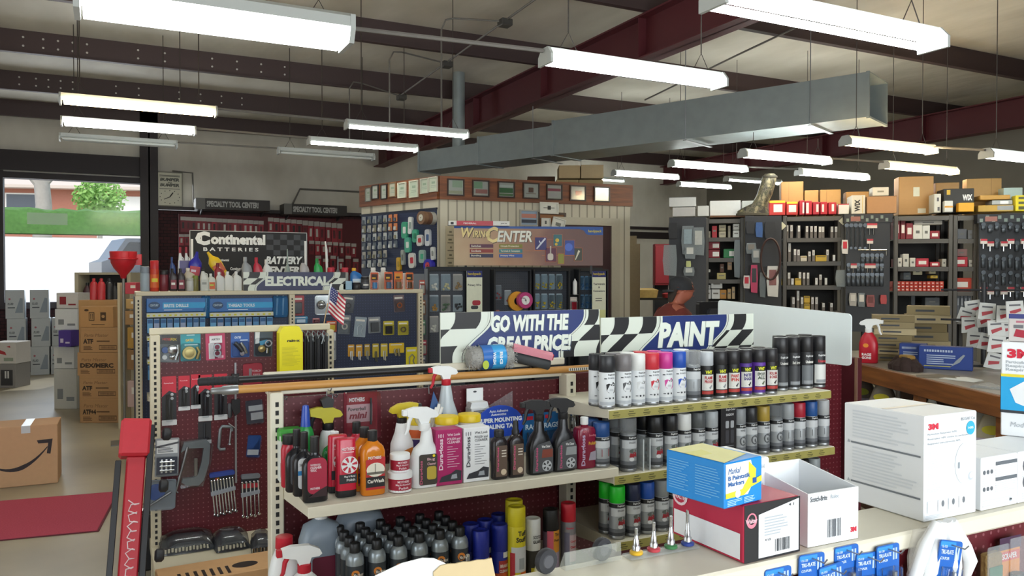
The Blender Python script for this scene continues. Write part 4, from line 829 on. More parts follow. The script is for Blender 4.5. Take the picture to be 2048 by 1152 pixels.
b = MB(M('#e6ecf2')); b.ft('Auto Adhesive',-.045,.196,.08,.01,-.035,.02,.1); b.ft('Automotive',-.038,.183,.065,.01,-.035,.02,.1); b.ft('SUPER MOUNTING',-.09,.157,.185,.018,-.035,.05); b.ft('SEALING TAPE',-.07,.132,.15,.018,-.035,.05); b.o('lettering',t)
b = MB(film_mat(.12)); b.prism([(-.115,.0),(-.12,.15),(.1,.26),(.105,.0)],.055,.057,'xz'); b.o('bag',t)
for k,(px,y,nm) in enumerate(((1065,MY - .06,'blue parts pack half hidden behind the red-label trigger bottle'),(1102,MY - .055,'blue parts pack half hidden behind the silver-wheel trigger bottle'))):
 t = bt('parts_pack',nm,'pack',px,y); MB(M('#1d5f94',.35)).box(-.045,.045,-.004,.004,0,.155).o('card',t); b = MB(M('#cfdfe9')).ft('RAGS',-.035,.09,.07,.022,-.005,.03); b.m(RED).fr(-.03,.0,.13,.145,-.005); b.o('card_print',t); MB(CLEAR).loft([(.01,.035,.018,3,0,-.022),(.08,.035,.018,3,0,-.022)]).o('blister',t)
t = bt('clear_jar','little clear jar with a silver lid between the blue packs','jar',1149,MY - .1); MB(CLEAR).lathe([(.02,0),(.021,.13),(.016,.14)],12).o('jar',t); MB(CHROME).lathe([(.017,.138),(.018,.14),(.018,.165),(.015,.167)],12).o('lid',t); MB(M('#c9a92a')).lathe([(.0185,.003),(.0185,.06)],12).o('contents',t)
t = bt('wash_brush','white bristled wash brush with a blue card beside the big spray bottle','brush',850,MY - .15)
b = MB(WHITE)
for k in range(6): b.tube([(-.035 + .004 * k,-.01 + .004 * (k % 2),.01),(-.02 + .009 * k,0,.1),(.012 + .011 * k,0,.24 - .012 * abs(k - 4))],[.009,.01,.006],6)
b.o('bristle',t); b = MB(M('#2d5288')); b.prism([(.0,.0),(.05,0),(.075,.2),(.04,.285),(.01,.16)],.015,.02,'xz'); b.o('card',t)
t = T('polishing_kit','clear clamshell polishing ball kit hanging on the red pegboard','pack',(XY(723,MY - .02),MY - .001,PY(720,872,MY).z)); W = .1285; H_ = PY(720,783,MY).z - PY(720,872,MY).z
MB(M('#b8263e')).box(-W / 2,W / 2,-.004,0,0,H_).o('card',t)
b = MB(M('#e9dfdf')).ft('MOTHERS',-.045,H_ * .78,.06,.016,-.005,.04); b.m(M('#2a2a2e')).ft('Powerball',-.05,H_ * .58,.07,.014,-.005,.02,.15); b.m(M('#c9a0a6')).fr(-.055,.045,H_ * .32,H_ * .72,-.0045); b.m(M('#8a1c30')).ft('mini',-.045,H_ * .4,.07,.024,-.005,.04,.2); b.o('card_print',t)
b = MB(M('#33353a')).lathe([(.004,0),(.004,.1)],8,(.035,-.02,.045)); b.lathe([(.02,.0),(.026,.02),(.02,.04)],14,(-.005,-.03,.0)); b.o('polishing_ball',t); MB(CLEAR).prism(rrect(W,H_ + .004,.012,4,0,H_ / 2),-.05,-.004,'xz').o('clamshell',t)
for px,py,nm in ((566,795,'empty wire peg hook beside the shelf upright'),(665,790,'empty wire peg hook above the yellow trigger bottle'),(653,778,'empty wire peg hook under the wooden pole'),(857,772,'empty wire peg hook left of the white interior carton'.replace('left of','near'))):
 p = PY(px,py,MY); b = MB(STEEL); b.tube([(-.015,-.002,.004),(.015,-.002,.004)],.002,5); b.tube([(0,0,0),(0,-.06,0),(0,-.075,.012)],.002,5); b.tube([(0,-.002,.004),(0,-.006,-.03)],.002,5); S('peg_hook',b,nm,'peg hook',p)
# ------------------------------------------------------------------ lower shelf of the polish bay
LZ = .4765
t = T('tire_gel_bottle','white bottle with a red cap and magenta label low beside the upright','bottle',(XY(566,SY + .1),SY + .1,LZ)); b = MB(WHITE); b.loft([(0,.05,.035,3),(.17,.05,.035,3),(.215,.04,.03,2.6),(.25,.025,.025,2.1)]); b.o('bottle',t); MB(RED).lathe([(.026,.248),(.028,.25),(.027,.285),(.022,.288)],16).o('cap',t); b = MB(M('#a5186a')).fp(rrect(.08,.13,.01,3,0,.1),-.0355); b.m(WHITE).fp(circ(.02,12,cx=.0,cz=.06),-.036); b.o('label_print',t)
t = T('trigger_bottle','white trigger bottle with red trigger, lowest at the shelf corner','bottle',(XY(606,SY + .02),SY + .02,LZ)); b = MB(WHITE); b.loft([(0,.055,.045,2.2),(.1,.055,.045,2.2),(.17,.04,.036,2.1),(.195,.016,.016,2)]); b.o('bottle',t); sprayer(t,.217,WHITE,RED,RED,1.3,-1,RED)
for px,y,w_,nm in ((640,SY + .28,.15,'grey-blue fluid jug with maroon label low beside the upright'),(718,SY + .36,.19,'wide grey-blue fluid jug behind the glass cleaner cans')):
 t = T('fluid_jug',nm,'jug',(XY(px,y),y,LZ)); b = MB(M('#8b98a5',.35,var=.03)); b.loft([(0,w_ * .48,.05,3.6),(.005,w_ / 2,.055,3.6),(.2,w_ / 2,.055,3.6),(.25,w_ * .4,.05,3),(.268,.03,.03,2),(.275,.02,.02,2)]); b.o('jug',t); MB(WHITE).lathe([(.022,.272),(.023,.295),(.02,.297)],14).o('cap',t); b = MB(M('#6d2038')).fp(rrect(w_ * .7,.09,.01,3,.01,.11),-.0555); b.m(M('#c9b83a')).fp([(-.03,.02),(w_ * .4,.02),(w_ * .42,.06)],-.056); b.o('label_print',t)
GC = None
for c_ in range(6):
 for r_ in range(4):
  y = SY + .05 + r_ * .066; x = XY(708,SY + .05) + c_ * .0745
  lb = f'{ORD[r_] if r_ else "front"}-row glass cleaner can, {ORD[c_]} column out from the grey jugs' if r_ else f'front glass cleaner can, {ORD[c_]} column out from the grey jugs'
  if GC is None:
   t = GC = T('glass_cleaner_can',lb,'spray can',(x,y,LZ),0,'glass cleaner cans'); r = .03; h = .248
   b = MB(M('#9fa9b0',.3,.5)).lathe([(r * .94,0),(r,.004),(r,.19),(r * .93,.203),(r * .75,.213),(r * .5,.218)],18); b.o('can_body',t); MB(M('#1b1c1f',.4)).lathe([(.0165,.212),(.0175,.215),(.017,h - .003),(.014,h)],14).o('cap',t)
   b = MB(M('#353b42',.4)).cp(r + .0006,-180,180,.012,.178,20); b.m(M('#d9822c')).cpoly(r + .0012,circ(.014,12),-.006,.152); b.m(M('#e8ddd0')).ctext('Mist Master',r + .0016,.006,.144,.036,.011,.02); b.m(M('#2f8fd0')).ctext('GLASS',r + .0012,.002,.116,.032,.013,.03); b.m(M('#cfd6da')).ctext('CLEANER',r + .0012,-.002,.098,.044,.013,.03); b.o('label_print',t)
  else: dup(GC,(x,y,LZ),None,lb)
def aero(px,y,r,h,body,capm,cap0,lines,lab,art=None):
 t = T('aerosol_can',lab,'spray can',(XY(px,y),y,LZ)); base_can(t,r,h,body,capm,cap0); b = MB(); R = r
 if art:
  for (m_,a0,a1,z0,z1) in art: b.m(M(m_)).cp(R + .0003,a0,a1,z0,z1,12)
 for (s_,cx_,z,w_,hh,m_) in lines: b.m(M(m_)).ctext(s_,R + .0008,cx_,z,w_,hh,.03)
 if b.v: b.o('label_print',t)
 return t
BL = M('#1c2c9a',.4)
for px,y,nm in ((961,SY + .05,'blue-capped aerosol standing in front of its group'),(999,SY + .08,'blue-capped aerosol beside the yellow foam cans'),(941,SY + .13,'blue-capped aerosol nearest the glass cleaner cans'),(970,SY + .15,'blue-capped aerosol in the middle of its group'),(998,SY + .19,'rearmost blue-capped aerosol before the red pegboard')):
 aero(px,y,.031,.225,M('#1f2f9c',.4),BL,.62,[('BRAKE',.006,.075,.035,.012,'#e8e2dc'),('CLEANER',.006,.058,.04,.01,'#e8e2dc')],nm,[('#c9c3bd',-40,60,.01,.04),('#cf5a2a',-60,60,.04,.055),('#b33a3c',-30,60,.055,.1),('#dfe4ea',0,50,.11,.13)])
YT = M('#d4c61f',.45)
for px,y,nm in ((1033,SY + .05,'front yellow foam cleaner can with a white sponge picture'),(1028,SY + .13,'second yellow foam cleaner can peeking from behind')):
 aero(px,y,.0335,.29,YT,YT,.8,[('Tuff',.008,.19,.036,.018,'#1c1c1c'),('Stuff',.004,.168,.042,.018,'#1c1c1c')],nm,[('#c9ccd0',-60,70,.06,.15),('#b3202c',-70,-35,.04,.13),('#9aa0a6',-10,30,.07,.11),('#d86a28',0,60,.04,.06)])
aero(1066,SY + .06,.029,.235,M('#33312c'),M('#dfe2e2',.4),.55,[('SCOTCH',.006,.165,.038,.012,'#4a4d50'),('GUARD',.006,.148,.04,.012,'#2a2c30')],'white-topped fabric protector can beside the yellow cans',[('#2c2a26',-60,70,.06,.12),('#cfc02c',-40,30,.02,.06)])
aero(1102,SY + .07,.031,.255,M('#6d5a6a'),BLACK,.72,[('Tire',.01,.16,.02,.012,'#2c2620'),('Foam',.01,.14,.024,.01,'#2c2620')],'black-capped aerosol with orange and pink label',[('#d8922a',-10,60,.1,.18),('#c9566c',-55,-10,.07,.18),('#a596b0',-10,60,.02,.1),('#3a3f66',-60,-10,.02,.07)])
aero(1137,SY + .08,.0295,.265,M('#8c8b92',.4,.3),M('#c01c30',.4),.78,[('Duragloss',-.008,.17,.03,.01,'#d0405c'),('Carpet',.008,.12,.03,.01,'#c0303c'),('Cleaner',.008,.1,.03,.01,'#c0303c')],'red-capped silver aerosol nearest the paint bay',[('#6d6d86',-60,-20,.03,.16),('#b9a4ac',-20,60,.05,.15)])
t = T('glue_bottle','tiny yellow glue bottle with a pointed clear tip','bottle',(XY(1076,SY + .01),SY + .01,LZ)); MB(M('#cfc34a',.3)).lathe([(.018,0),(.019,.003),(.019,.05),(.012,.06)],14).o('bottle',t); MB(M('#d8d2a8',.3)).lathe([(.013,.058),(.01,.075),(.004,.1),(.002,.105)],12).o('nozzle',t)
# poles across the top and brush heads
pw0 = PY(474,771,MY - .045); pw1 = PY(1180,737,MY - .045); pw0.z = pw1.z = 1.2
t = T('wooden_pole','long varnished wooden broom pole lying across the gondola top','pole',(0,0,0)); zz = 1.185 + .0148
a = PY(470,771,MY - .035); c = PY(1182,738,MY - .035); dz = -.018
MB(POLEW).tube([(a.x,a.y,zz),(c.x,c.y,zz)],.0145,12).o('shaft',t); b = MB(STEEL).lathe([(.016,0),(.0165,.004),(.0165,.05),(.012,.055),(.011,.085),(.009,.09)],12,(0,0,0),'x'); o = b.o('ferrule',t,(a.x + .01,a.y,zz),PI); b = MB(PAPER).box(c.x - .12,c.x - .02,c.y - .016,c.y - .0145,zz - .006,zz + .006); b.m(INK)
for k in range(9): b.fr(c.x - .115 + k * .01,c.x - .111 + k * .01,zz - .005,zz + .005,c.y - .0162)
b.o('barcode_tag',t)
t = T('black_pole','long black telescopic pole lying behind the wooden pole','pole',(0,0,0)); a = PY(394,759,MY + .035); c = PY(878,735,MY + .035); a.y = c.y = MY + .0152; zz = 1.2275
b = MB(BLACK); b.tube([(a.x + .12,a.y,zz),(c.x,c.y,zz)],.0125,12); b.o('shaft',t); b = MB(M('#202124',.7));
for k in range(9): b.lathe([(.0125,0),(.0155,.002),(.0155,.008),(.0125,.011)],12,(a.x + .03 + k * .012,a.y,zz),'x')
b.lathe([(.008,0),(.0145,.004),(.0145,.13)],12,(a.x,a.y,zz),'x'); b.o('grip',t)
zz = 1.206; p = PY(980,728,MY - .008); p.y = MY - .008; t = T('wash_mop_head','grey fluffy wash mop head in a blue card sleeve resting on the poles','mop head',(p.x,p.y,zz + .0145))
b = MB(M('#9d9c98',.9,var=.15,scale=60,bump=.8)); rn = random.Random(4)
b.lathe([(.02,-.1),(.038,-.095),(.046,-.05),(.048,0),(.046,.05),(.037,.095),(.02,.102)],14,(0,0,.044),'x')
b.o('mop_pad',t)
for k in range(0): pass
b = MB(M('#9d9c98',.9,var=.15,scale=60))
for k in range(420):
 s_ = rn.choice((-1,1)); x = s_ * rn.uniform(.045,.105); a_ = rn.uniform(0,2 * PI); r0 = .04; d_ = Vector((s_ * .4,math.cos(a_),math.sin(a_)))
 p0 = Vector((x,r0 * math.cos(a_),.047 + r0 * math.sin(a_))); q = p0 + d_ * rn.uniform(.006,.013) + Vector((rn.uniform(-.01,.01),0,rn.uniform(-.008,.004))); u = Vector((.002,0,.0015)); b.add([p0 - u,p0 + u,q],[(0,1,2)])
o = b.o('mop_fringe',t)
b = MB(M('#2467b8',.35)).lathe([(.05,-.05),(.05,.055)],18,(0,0,.045),'x',cap=False); b.m(M('#2a9ad8',.35)).lathe([(.0504,-.004),(.0504,.052)],18,(0,0,.045),'x',cap=False); b.o('card_sleeve',t)
b = MB(M('#dfeaf2'))
for x,s_,w_ in ((.008,'BIG',.05),(-.022,'WASH',.05)): b.text(s_,(x + .012,-.0512,.07),(0,0,-1),(1,0,0),w_,.014,.04)
b.m(M('#b3c43a')).fp(circ(.014,12,1,1.3,-.042,.02),-.0515); b.o('lettering',t)
p = PY(1058,728,MY - .02); t = T('squeegee_head','pink and dark grey squeegee brush head lying on the pole','squeegee',(p.x,p.y,zz + .0145),-.3,None,0,math.radians(14))
b = MB(M('#3d4043',.7)).lathe([(.018,-.085),(.023,-.08),(.023,.08),(.018,.085)],12,(0,0,.024),'x'); b.o('brush_core',t); b = MB(M('#d98c9a',.6)); b.prism([(-.02,.045),(.022,.045),(.026,.062),(.0,.078),(-.024,.066)],-.085,.085,'yz'); b.m(RED).box(.084,.09,-.018,.02,.046,.072,.003); b.o('sponge',t)
# ================================================================== cartons and hardware on the front counter
def boxfit(c,r,l,top,z):
 C,R_,L_ = PZ(*c,z),PZ(*r,z),PZ(*l,z); rz = math.atan2(R_.y - C.y,R_.x - C.x); w = (R_ - C).length
 n = Vector((-math.sin(rz),math.cos(rz),0)); d = (L_ - C).dot(n); h = PD(c[0],top,dep(C.x,C.y)).z - z
 return C,rz,w,d,h
def lines(b,x0,x1,z0,z1,n,y,seed=0,t=.45):
 rn = random.Random(seed); s = (z1 - z0) / n
 for k in range(n): b.fr(x0,x0 + (x1 - x0) * rn.uniform(.55,1),z1 - (k + 1) * s + s * (1 - t) / 2,z1 - k * s - s * (1 - t) / 2,y)
def llines(b,y0,y1,z0,z1,n,x,seed=0,t=.45):      # same on a face looking to -x, reading from y1 to y0
 rn = random.Random(seed); s = (z1 - z0) / n
 for k in range(n):
  e = y1 - (y1 - y0) * rn.uniform(.6,1); a,c = z1 - (k + 1) * s + s * (1 - t) / 2,z1 - k * s - s * (1 - t) / 2
  b.quad((x,y1,a),(x,e,a),(x,e,c),(x,y1,c))
def lq(b,y0,y1,z0,z1,x=-.001): return b.quad((x,y1,z0),(x,y0,z0),(x,y0,z1),(x,y1,z1))
def lt(b,st,y1,z,W,H,x=-.0015,bold=.02,sh=0.): return b.text(st,(x,y1,z),(0,-1,0),(0,0,1),W,H,bold,sh)
def barcode(b,x,z,w,h,y,seed=1):
 rn = random.Random(seed); p = 0
 while p < w:
  k = rn.choice((.0012,.002,.003)); b.fr(x + p,x + min(w,p + k),z,z + h,y); p += k + rn.choice((.0012,.002,.0028))
CW = M('#e7eaec',.5,var=.015); PRT = M('#a9b0b6',.6,var=0); PRT2 = M('#c9ced2',.6,var=0); R3M = M('#c8203a',.5,var=0)
Zc = CZ + .0012
# big respirator carton
C,rz,w,d,h = boxfit((1848,1045),(1952,1024),(1737,987),833,Zc)
t = T('respirator_carton','tall white respirator carton, biggest on the counter, with blue badge','carton',C,rz); b = MB(CW).box(0,w,0,d,0,h,.002); b.o('carton',t)
b = MB(R3M).ft('3M',w * .06,h * .865,w * .19,h * .06,-.001,.06); b.m(M('#8d949b')).ft('8515/07 Cat',w * .68,h * .92,w * .28,h * .03,-.001)
b.m(M('#9aa1a8')); b.ft('Particulate Respirator N95',w * .05,h * .81,w * .55,h * .024,-.001); b.ft('Respirateur N95 contre les particules',w * .05,h * .765,w * .78,h * .024,-.001); b.ft('Respirador para particulas N95',w * .05,h * .72,w * .62,h * .024,-.001)
b.m(M('#2fa3c4')).fp(circ(w * .085,22,1,1.05,w * .87,h * .84),-.001); b.m(M('#d5eef4')).ft('N95',w * .82,h * .83,w * .1,h * .025,-.0014,.03)
b.m(PRT2).fp(circ(w * .2,24,1,1.35,w * .77,h * .5),-.0008); b.m(M('#dfe3e6')).fp(circ(w * .17,24,1,1.3,w * .76,h * .51),-.001); b.m(M('#b5bcc2')).fp(circ(w * .055,16,1,1,w * .88,h * .37),-.0012); b.m(M('#d5d9dc')).fp(circ(w * .04,16,1,1,w * .89,h * .375),-.0014); b.m(M('#8d949a')).fr(w * .62,w * .66,h * .46,h * .52,-.0014)
b.m(PRT2)
for k,z in enumerate((.62,.54,.48,.41,.34,.27)): lines(b,w * .06,w * (.34 if k else .3),h * z,h * (z + .045),3,-.001,k,.5)
for k in range(4):
 x = w * (.05 + .2 * k); b.m(PRT2).fr(x,x + w * .16,h * .08,h * .19,-.001); b.m(CW).fr(x + .002,x + w * .16 - .002,h * .085,h * .185,-.0012)
 if k: b.m(M('#6b7075')).fp(circ(w * .028,10,1,1.5,x + w * .09,h * .15),-.0015)
b.m(PRT2); lines(b,w * .02,w * .95,h * .02,h * .06,3,-.001,9)
for z in (.6,.2):
 b.m(M('#777d83')); lq(b,d * .04,d * .9,h * z,h * (z + .018)); b.m(PRT); b.add([(-.001,d * .95,h * z),(-.001,d * .91,h * z),(-.001,d * .93,h * (z + .035))],[(0,1,2)])
b.m(M('#d3d8dc')); llines(b,d * .06,d * .88,h * .66,h * .95,9,-.001,3); llines(b,d * .06,d * .88,h * .24,h * .57,10,-.001,4)
b.o('carton_print',t); b = MB(M('#d9d6cc',.4)); b.quad((w * .02,d * .47,h + .0006),(w * .98,d * .47,h + .0006),(w * .98,d * .53,h + .0006),(w * .02,d * .53,h + .0006)); b.o('sealing_tape',t)
RC = (C,rz,w,d,h)
# low white cartons beside it, with pictogram panels
C2,rz2,w2,d2,h2 = boxfit((1957,1022),(2042,1001),(1905,985),916,Zc)
C2 = PZ(1960,1023,Zc) + Vector((.004,0,0)); w2 = .125; d2 = .125; h2 = .112
def picto(C,rz,w,d,h,lab):
 t = T('respirator_carton',lab,'carton',C,rz); MB(CW).box(0,w,0,d,0,h,.002).o('carton',t); b = MB(M('#5f656b'))
 for z in (.82,.52): b.fr(w * .38,w * .97,h * z,h * (z + .07),-.001); b.m(PRT2); lines(b,w * .38,w * .97,h * (z - .22),h * (z - .03),5,-.001,2); b.m(M('#5f656b'))
 for k in range(3):
  for z in (.72,.4): b.m(M('#5b6066')).fp(circ(w * .035,10,1,1.1,w * (.07 + .1 * k),h * z),-.001)
 b.m(PRT2); lines(b,w * .03,w * .3,h * .45,h * .62,4,-.001,5); lines(b,w * .03,w * .9,h * .05,h * .2,3,-.001,6); b.m(PRT).fp(circ(w * .04,8,1,1,w * .8,h * .12),-.001); b.o('carton_print',t); return t
picto(C2,-.0,w2,d2,h2,'low white carton with small pictograms beside the big respirator carton')
t2 = picto(C2 + Vector((w2 + .003,.0,0)),0,.42,d2,h2,'low white carton with pictograms under the respirator pack')
P = PZ(2003,888,Zc + h2 + .001);
t = T('respirator_pack','white and blue respirator pack showing a mask, stacked on low cartons','carton',(XY(2004,CY + .14),CY + .14,Zc + h2 + .0012),-1.12)
w,d,h = .2,.12,.225; MB(CW).box(0,w,0,d,0,h,.002).o('carton',t); b = MB(M('#1f9ed6')).fr(0,w,h * .27,h * .63,-.001); b.m(M('#33363b')).fr(0,w,h * .245,h * .275,-.0012); b.m(M('#dfcf3a')).fr(0,w,h * .63,h * .66,-.0012); b.m(R3M).ft('3M',.012,h * .83,.05,h * .1,-.001,.06)
b.m(PRT); b.ft('Particulate Respirator',.01,h * .765,.1,.009,-.001); b.ft('Respirador',.01,h * .725,.06,.009,-.001); b.ft('Respirateur',.01,h * .685,.07,.009,-.001); b.m(M('#e3e6e8')).fp([(.018,h * .5),(.05,h * .6),(.1,h * .58),(.13,h * .48),(.12,h * .36),(.07,h * .29),(.03,h * .36)],-.0014); b.m(M('#cfd4d6')).fp([(.05,h * .52),(.09,h * .52),(.1,h * .4),(.06,h * .36)],-.0017); b.m(PRT).ft('Model 2',.02,h * .1,.05,.012,-.001,0,.2)
b.m(M('#1f9ed6')); lq(b,0,d,h * .27,h * .63); b.m(M('#33363b')); lq(b,0,d,h * .245,h * .275,-.0012); b.m(M('#dfcf3a')); lq(b,0,d,h * .63,h * .66,-.0012); b.o('carton_print',t)
S('slim_carton',MB(M('#c5bfbb',.5)).box(0,.17,0,.03,0,.066,.001).m(M('#3a3f7a')).fr(0,.17,.055,.066,-.0005).m(M('#b06a7a')).fr(.015,.14,.045,.05,-.0005).m(M('#a3263a')).fp([(.01,.012),(.04,.008),(.05,.024),(.015,.03)],-.0005).m(M('#6b6d72')).fr(.01,.03,.032,.04,-.0005),'small grey printed carton on top of the respirator pack','carton',t.location + Vector((.02,-.005,h + .001)),-1.12)
# red carton, marker box, white cartons
C,rz,w,d,h = boxfit((1487,1128),(1599,1102),(1367,1062),1012,Zc)
t = T('red_carton','crimson and black carton with a big white label under the marker box','carton',C,rz); b = MB(M('#b81f42',.45)); b.box(0,w,0,d,0,h,.002); b.o('carton',t)
b = MB(M('#17171a')).fr(0.001,w,0,h,-.0008); b.m(M('#e3e6e8')).fp([(w * .25,h * .04),(w * .97,h * .04),(w * .97,h * .97),(w * .25,h * .8)],-.0014); b.m(PRT); lines(b,w * .35,w * .85,h * .4,h * .75,7,-.0018,3); b.m(INK); barcode(b,w * .54,h * .1,w * .26,h * .22,-.002,3); b.ft('4 1',w * .78,h * .86,w * .1,h * .05,-.002); b.ft('4 1/2',w * .36,h * .32,w * .1,h * .04,-.002)
b.m(M('#d97a8c')).fp(circ(w * .09,16,1,1.1,w * .13,h * .72),-.0014); b.m(M('#17171a')).fp(circ(w * .06,14,1,1.1,w * .13,h * .74),-.0017); b.m(M('#e3b5be')).ft('Walter',w * .02,h * .68,w * .2,h * .08,-.002,.03)
b.m(M('#e6e8ea')); lq(b,d * .04,d * .97,h * .05,h * .5); b.m(M('#e9d3d8')); lt(b,'WALTER',d * .97,h * .72,d * .2,h * .08,bold=.04); b.fp and None
b.add([(-.0012,d * .88 + .022 * math.cos(2 * PI * i / 14),h * .8 + .02 * math.sin(2 * PI * i / 14)) for i in range(14)],[tuple(range(14))]); b.m(M('#b81f42')); b.add([(-.0014,d * .88 + .017 * math.cos(2 * PI * i / 14),h * .81 + .016 * math.sin(2 * PI * i / 14)) for i in range(14)],[tuple(range(14))]); b.o('carton_print',t)
ztop = Zc + h + .001
# marker box standing on the red carton
MKC,mrz,mw,md,mh = boxfit((1449,1016),(1533,1014),(1380,977),948,ztop)
t = T('marker_box','blue and yellow paint stick marker box on top of the red carton','carton',(C.x - .0,C.y + .02,ztop),rz + .12); mw,md,mh = .1,.135,.078
mb0 = PZ(1449,1019,ztop); t.location = (mb0.x,mb0.y,ztop)
BLU = M('#1b86d2',.4,var=.02); b = MB(BLU).box(0,mw,0,md,0,mh,.002); b.o('carton',t)
b = MB(M('#e6e8e6')).fp([(.002,mh * .22),(mw * .6,mh * .22),(mw * .8,mh * .55),(mw * .68,mh * .97),(.002,mh * .97)],-.0008); b.m(M('#e2d534')).fp([(mw * .62,mh * .95),(mw * .82,mh * .75),(mw * .8,mh * .45),(mw * .5,mh * .22),(.002,mh * .22),(.002,mh * .33),(mw * .45,mh * .36),(mw * .62,mh * .6)],-.0011)
b.fp([(mw * .45,mh * .3),(mw * .97,mh * .45),(mw * .97,mh * .58),(mw * .5,mh * .45)],-.0013); b.m(M('#2f5f9c')).ft('Markal',.008,mh * .74,mw * .32,mh * .13,-.0014,0,.3); b.ft('B Paintstik',.008,mh * .6,mw * .58,mh * .1,-.0014,.03); b.ft('Markers',.008,mh * .47,mw * .42,mh * .1,-.0014,.03); b.m(WHITE).fp(circ(mw * .07,14,1,1,mw * .33,mh * .28),-.0015); b.m(M('#1f4f9c')).fr(mw * .72,mw * .83,mh * .44,mh * .56,-.0016); b.m(M('#a9d3ee')); lines(b,.006,mw * .45,mh * .04,mh * .18,4,-.0012,2); lines(b,mw * .5,mw * .9,mh * .04,mh * .18,4,-.0012,4)
b.m(M('#6fb4e2')); llines(b,md * .06,md * .48,mh * .15,mh * .85,12,-.001,5,.3); llines(b,md * .56,md * .94,mh * .15,mh * .85,12,-.001,6,.3)
b.m(M('#e0dc8a')).quad((0.002,.002,mh + .0006),(mw * .9,md * .2,mh + .0006),(mw * .95,md * .98,mh + .0006),(.002,md * .98,mh + .0006)); b.m(M('#dcd86a')).quad((.002,md * .45,mh + .0009),(mw * .4,md * .45,mh + .0009),(mw * .5,md * .7,mh + .0009),(.002,md * .7,mh + .0009)); b.o('carton_print',t)
P0 = PZ(1600,1097,Zc)
t = T('white_carton','closed plain white carton behind the marker box','carton',(P0.x - .062,P0.y + .105,Zc),.04); w,d,h = .095,.12,.142; MB(CW).box(0,w,0,d,0,h,.003).o('carton',t); b = MB(PRT2).ft('3M',w * .7,h * .86,w * .15,h * .06,-.001); lines(b,.01,w * .85,h * .55,h * .75,3,-.001,1); b.o('carton_print',t)
C,rz,w,d,h = boxfit((1610,1101),(1742,1075),(1560,1062),985,Zc)
t = T('tray_carton','open white scouring disc tray carton with a barcode','carton',(P0.x + .016,P0.y - .003,Zc),rz); w = .128; d = .15; h = .098; q = .003
b = MB(CW); b.box(0,w,0,q,0,h); b.box(0,w,d - q,d,0,h * 1.22); b.box(0,q,q,d - q,0,h); b.box(w - q,w,q,d - q,0,h); b.box(q,w - q,q,d - q,0,q); b.prism([(q,h),(d - q,h),(d - q,h * 1.22)],0,q,'yz'); b.prism([(q,h),(d - q,h),(d - q,h * 1.22)],w - q,w,'yz'); b.o('carton',t)
b = MB(M('#4a4f55')).ft('Scotch-Brite',w * .04,h * .84,w * .33,h * .1,-.001,.02,.1); b.m(PRT).ft('Roloc',w * .44,h * .85,w * .16,h * .08,-.001); b.m(M('#5b6066')); barcode(b,w * .38,h * .12,w * .26,h * .34,-.001,8); b.m(R3M).ft('3M',w * .84,h * .14,w * .12,h * .1,-.001,.06); b.o('carton_print',t)
# air-line plugs on a clear tray
P1 = PZ(1262,1122,Zc); P2 = PZ(1400,1097,Zc); dv = P2 - P1; rzp = math.atan2(dv.y,dv.x); Lp = dv.length
t = T('plug_tray','clear plastic tray holding four upright air plugs','tray',P1,rzp); MB(film_mat(.3,'#dfe6e4')).box(0,Lp,0,.03,0,.004,.001).o('tray',t)
for k,cc in enumerate(('#d8ac2c','#b8404a','#3f7a4a','#34478e')):
 x = Lp * (.14 + .25 * k); nm = ('yellow','red','green','blue')[k]; q = P1 + Vector((math.cos(rzp) * x - math.sin(rzp) * .015,math.sin(rzp) * x + math.cos(rzp) * .015,.0045))
 t = T('air_plug',f'chrome air hose plug with a {nm} collar ring on the clear tray','air plug',q); MB(M(cc,.4)).lathe([(.011,0),(.012,.001),(.012,.005),(.009,.007)],16).o('collar_ring',t)
 MB(CHROME).lathe([(.0075,.005),(.0075,.014),(.0055,.016),(.005,.026),(.0035,.028),(.003,.04 + .005 * k),(.0035,.041 + .005 * k),(.003,.046 + .006 * k)],12).o('plug',t)
# ticket holder and small things at the counter edge
P1 = PZ(1131,1142,Zc); P2 = PZ(1243,1119,Zc); dv = P2 - P1
S('ticket_holder',MB(film_mat(.25,'#dfe3d8')).prism([(0,0),(.02,0),(.004,.03),(.002,.03)],0,dv.length,'yz'),'clear plastic ticket holder strip at the counter back edge','ticket holder',P1,math.atan2(dv.y,dv.x))
for px,rr,nm in ((1098,.021,'upright black rubber disc beside the clear ticket holder'),(1210,.02,'low black rubber disc behind the clear ticket holder')):
 P = PZ(px,1150 if px < 1100 else 1124,Zc); t = T('rubber_disc',nm,'disc',(P.x,P.y + .01,Zc + rr * .98),.2); MB(M('#26262a',.6)).lathe([(rr * .3,-.006),(rr * .95,-.006),(rr,-.004),(rr,.004),(rr * .95,.006),(rr * .3,.006)],22,axis='y').o('disc',t); MB(M('#4a4a4e')).lathe([(rr * .5,-.0075),(rr * .55,-.006)],18,axis='y').o('rim',t)
P = PZ(936,1165,Zc); t = T('stud_bolt','upright shiny stud bolt on a black foot at the counter edge','bolt',(P.x,P.y,Zc)); MB(M('#1f2023',.6)).lathe([(.028,0),(.03,.003),(.026,.012),(.01,.016)],20).o('foot',t); b = MB(CHROME)
for k in range(12): b.lathe([(.0032,.016 + k * .0022),(.0038,.017 + k * .0022),(.0032,.0181 + k * .0022)],8,cap=False)
b.lathe([(.003,.014),(.003,.046)],8); b.o('stud',t)
P = PZ(906,1160,Zc); S('display_card',MB(M('#c9b48a',.7)).prism([(-.055,0),(.05,0),(.04,.05)] + [(.04 - .012 * i,.05 - .0012 * (i % 2)) for i in range(1,8)] + [(-.055,.04)],0,.003,'xz'),'buff card edge with a perforated top beside the stud bolt','card',(P.x,CY + .095,Zc),-.1)
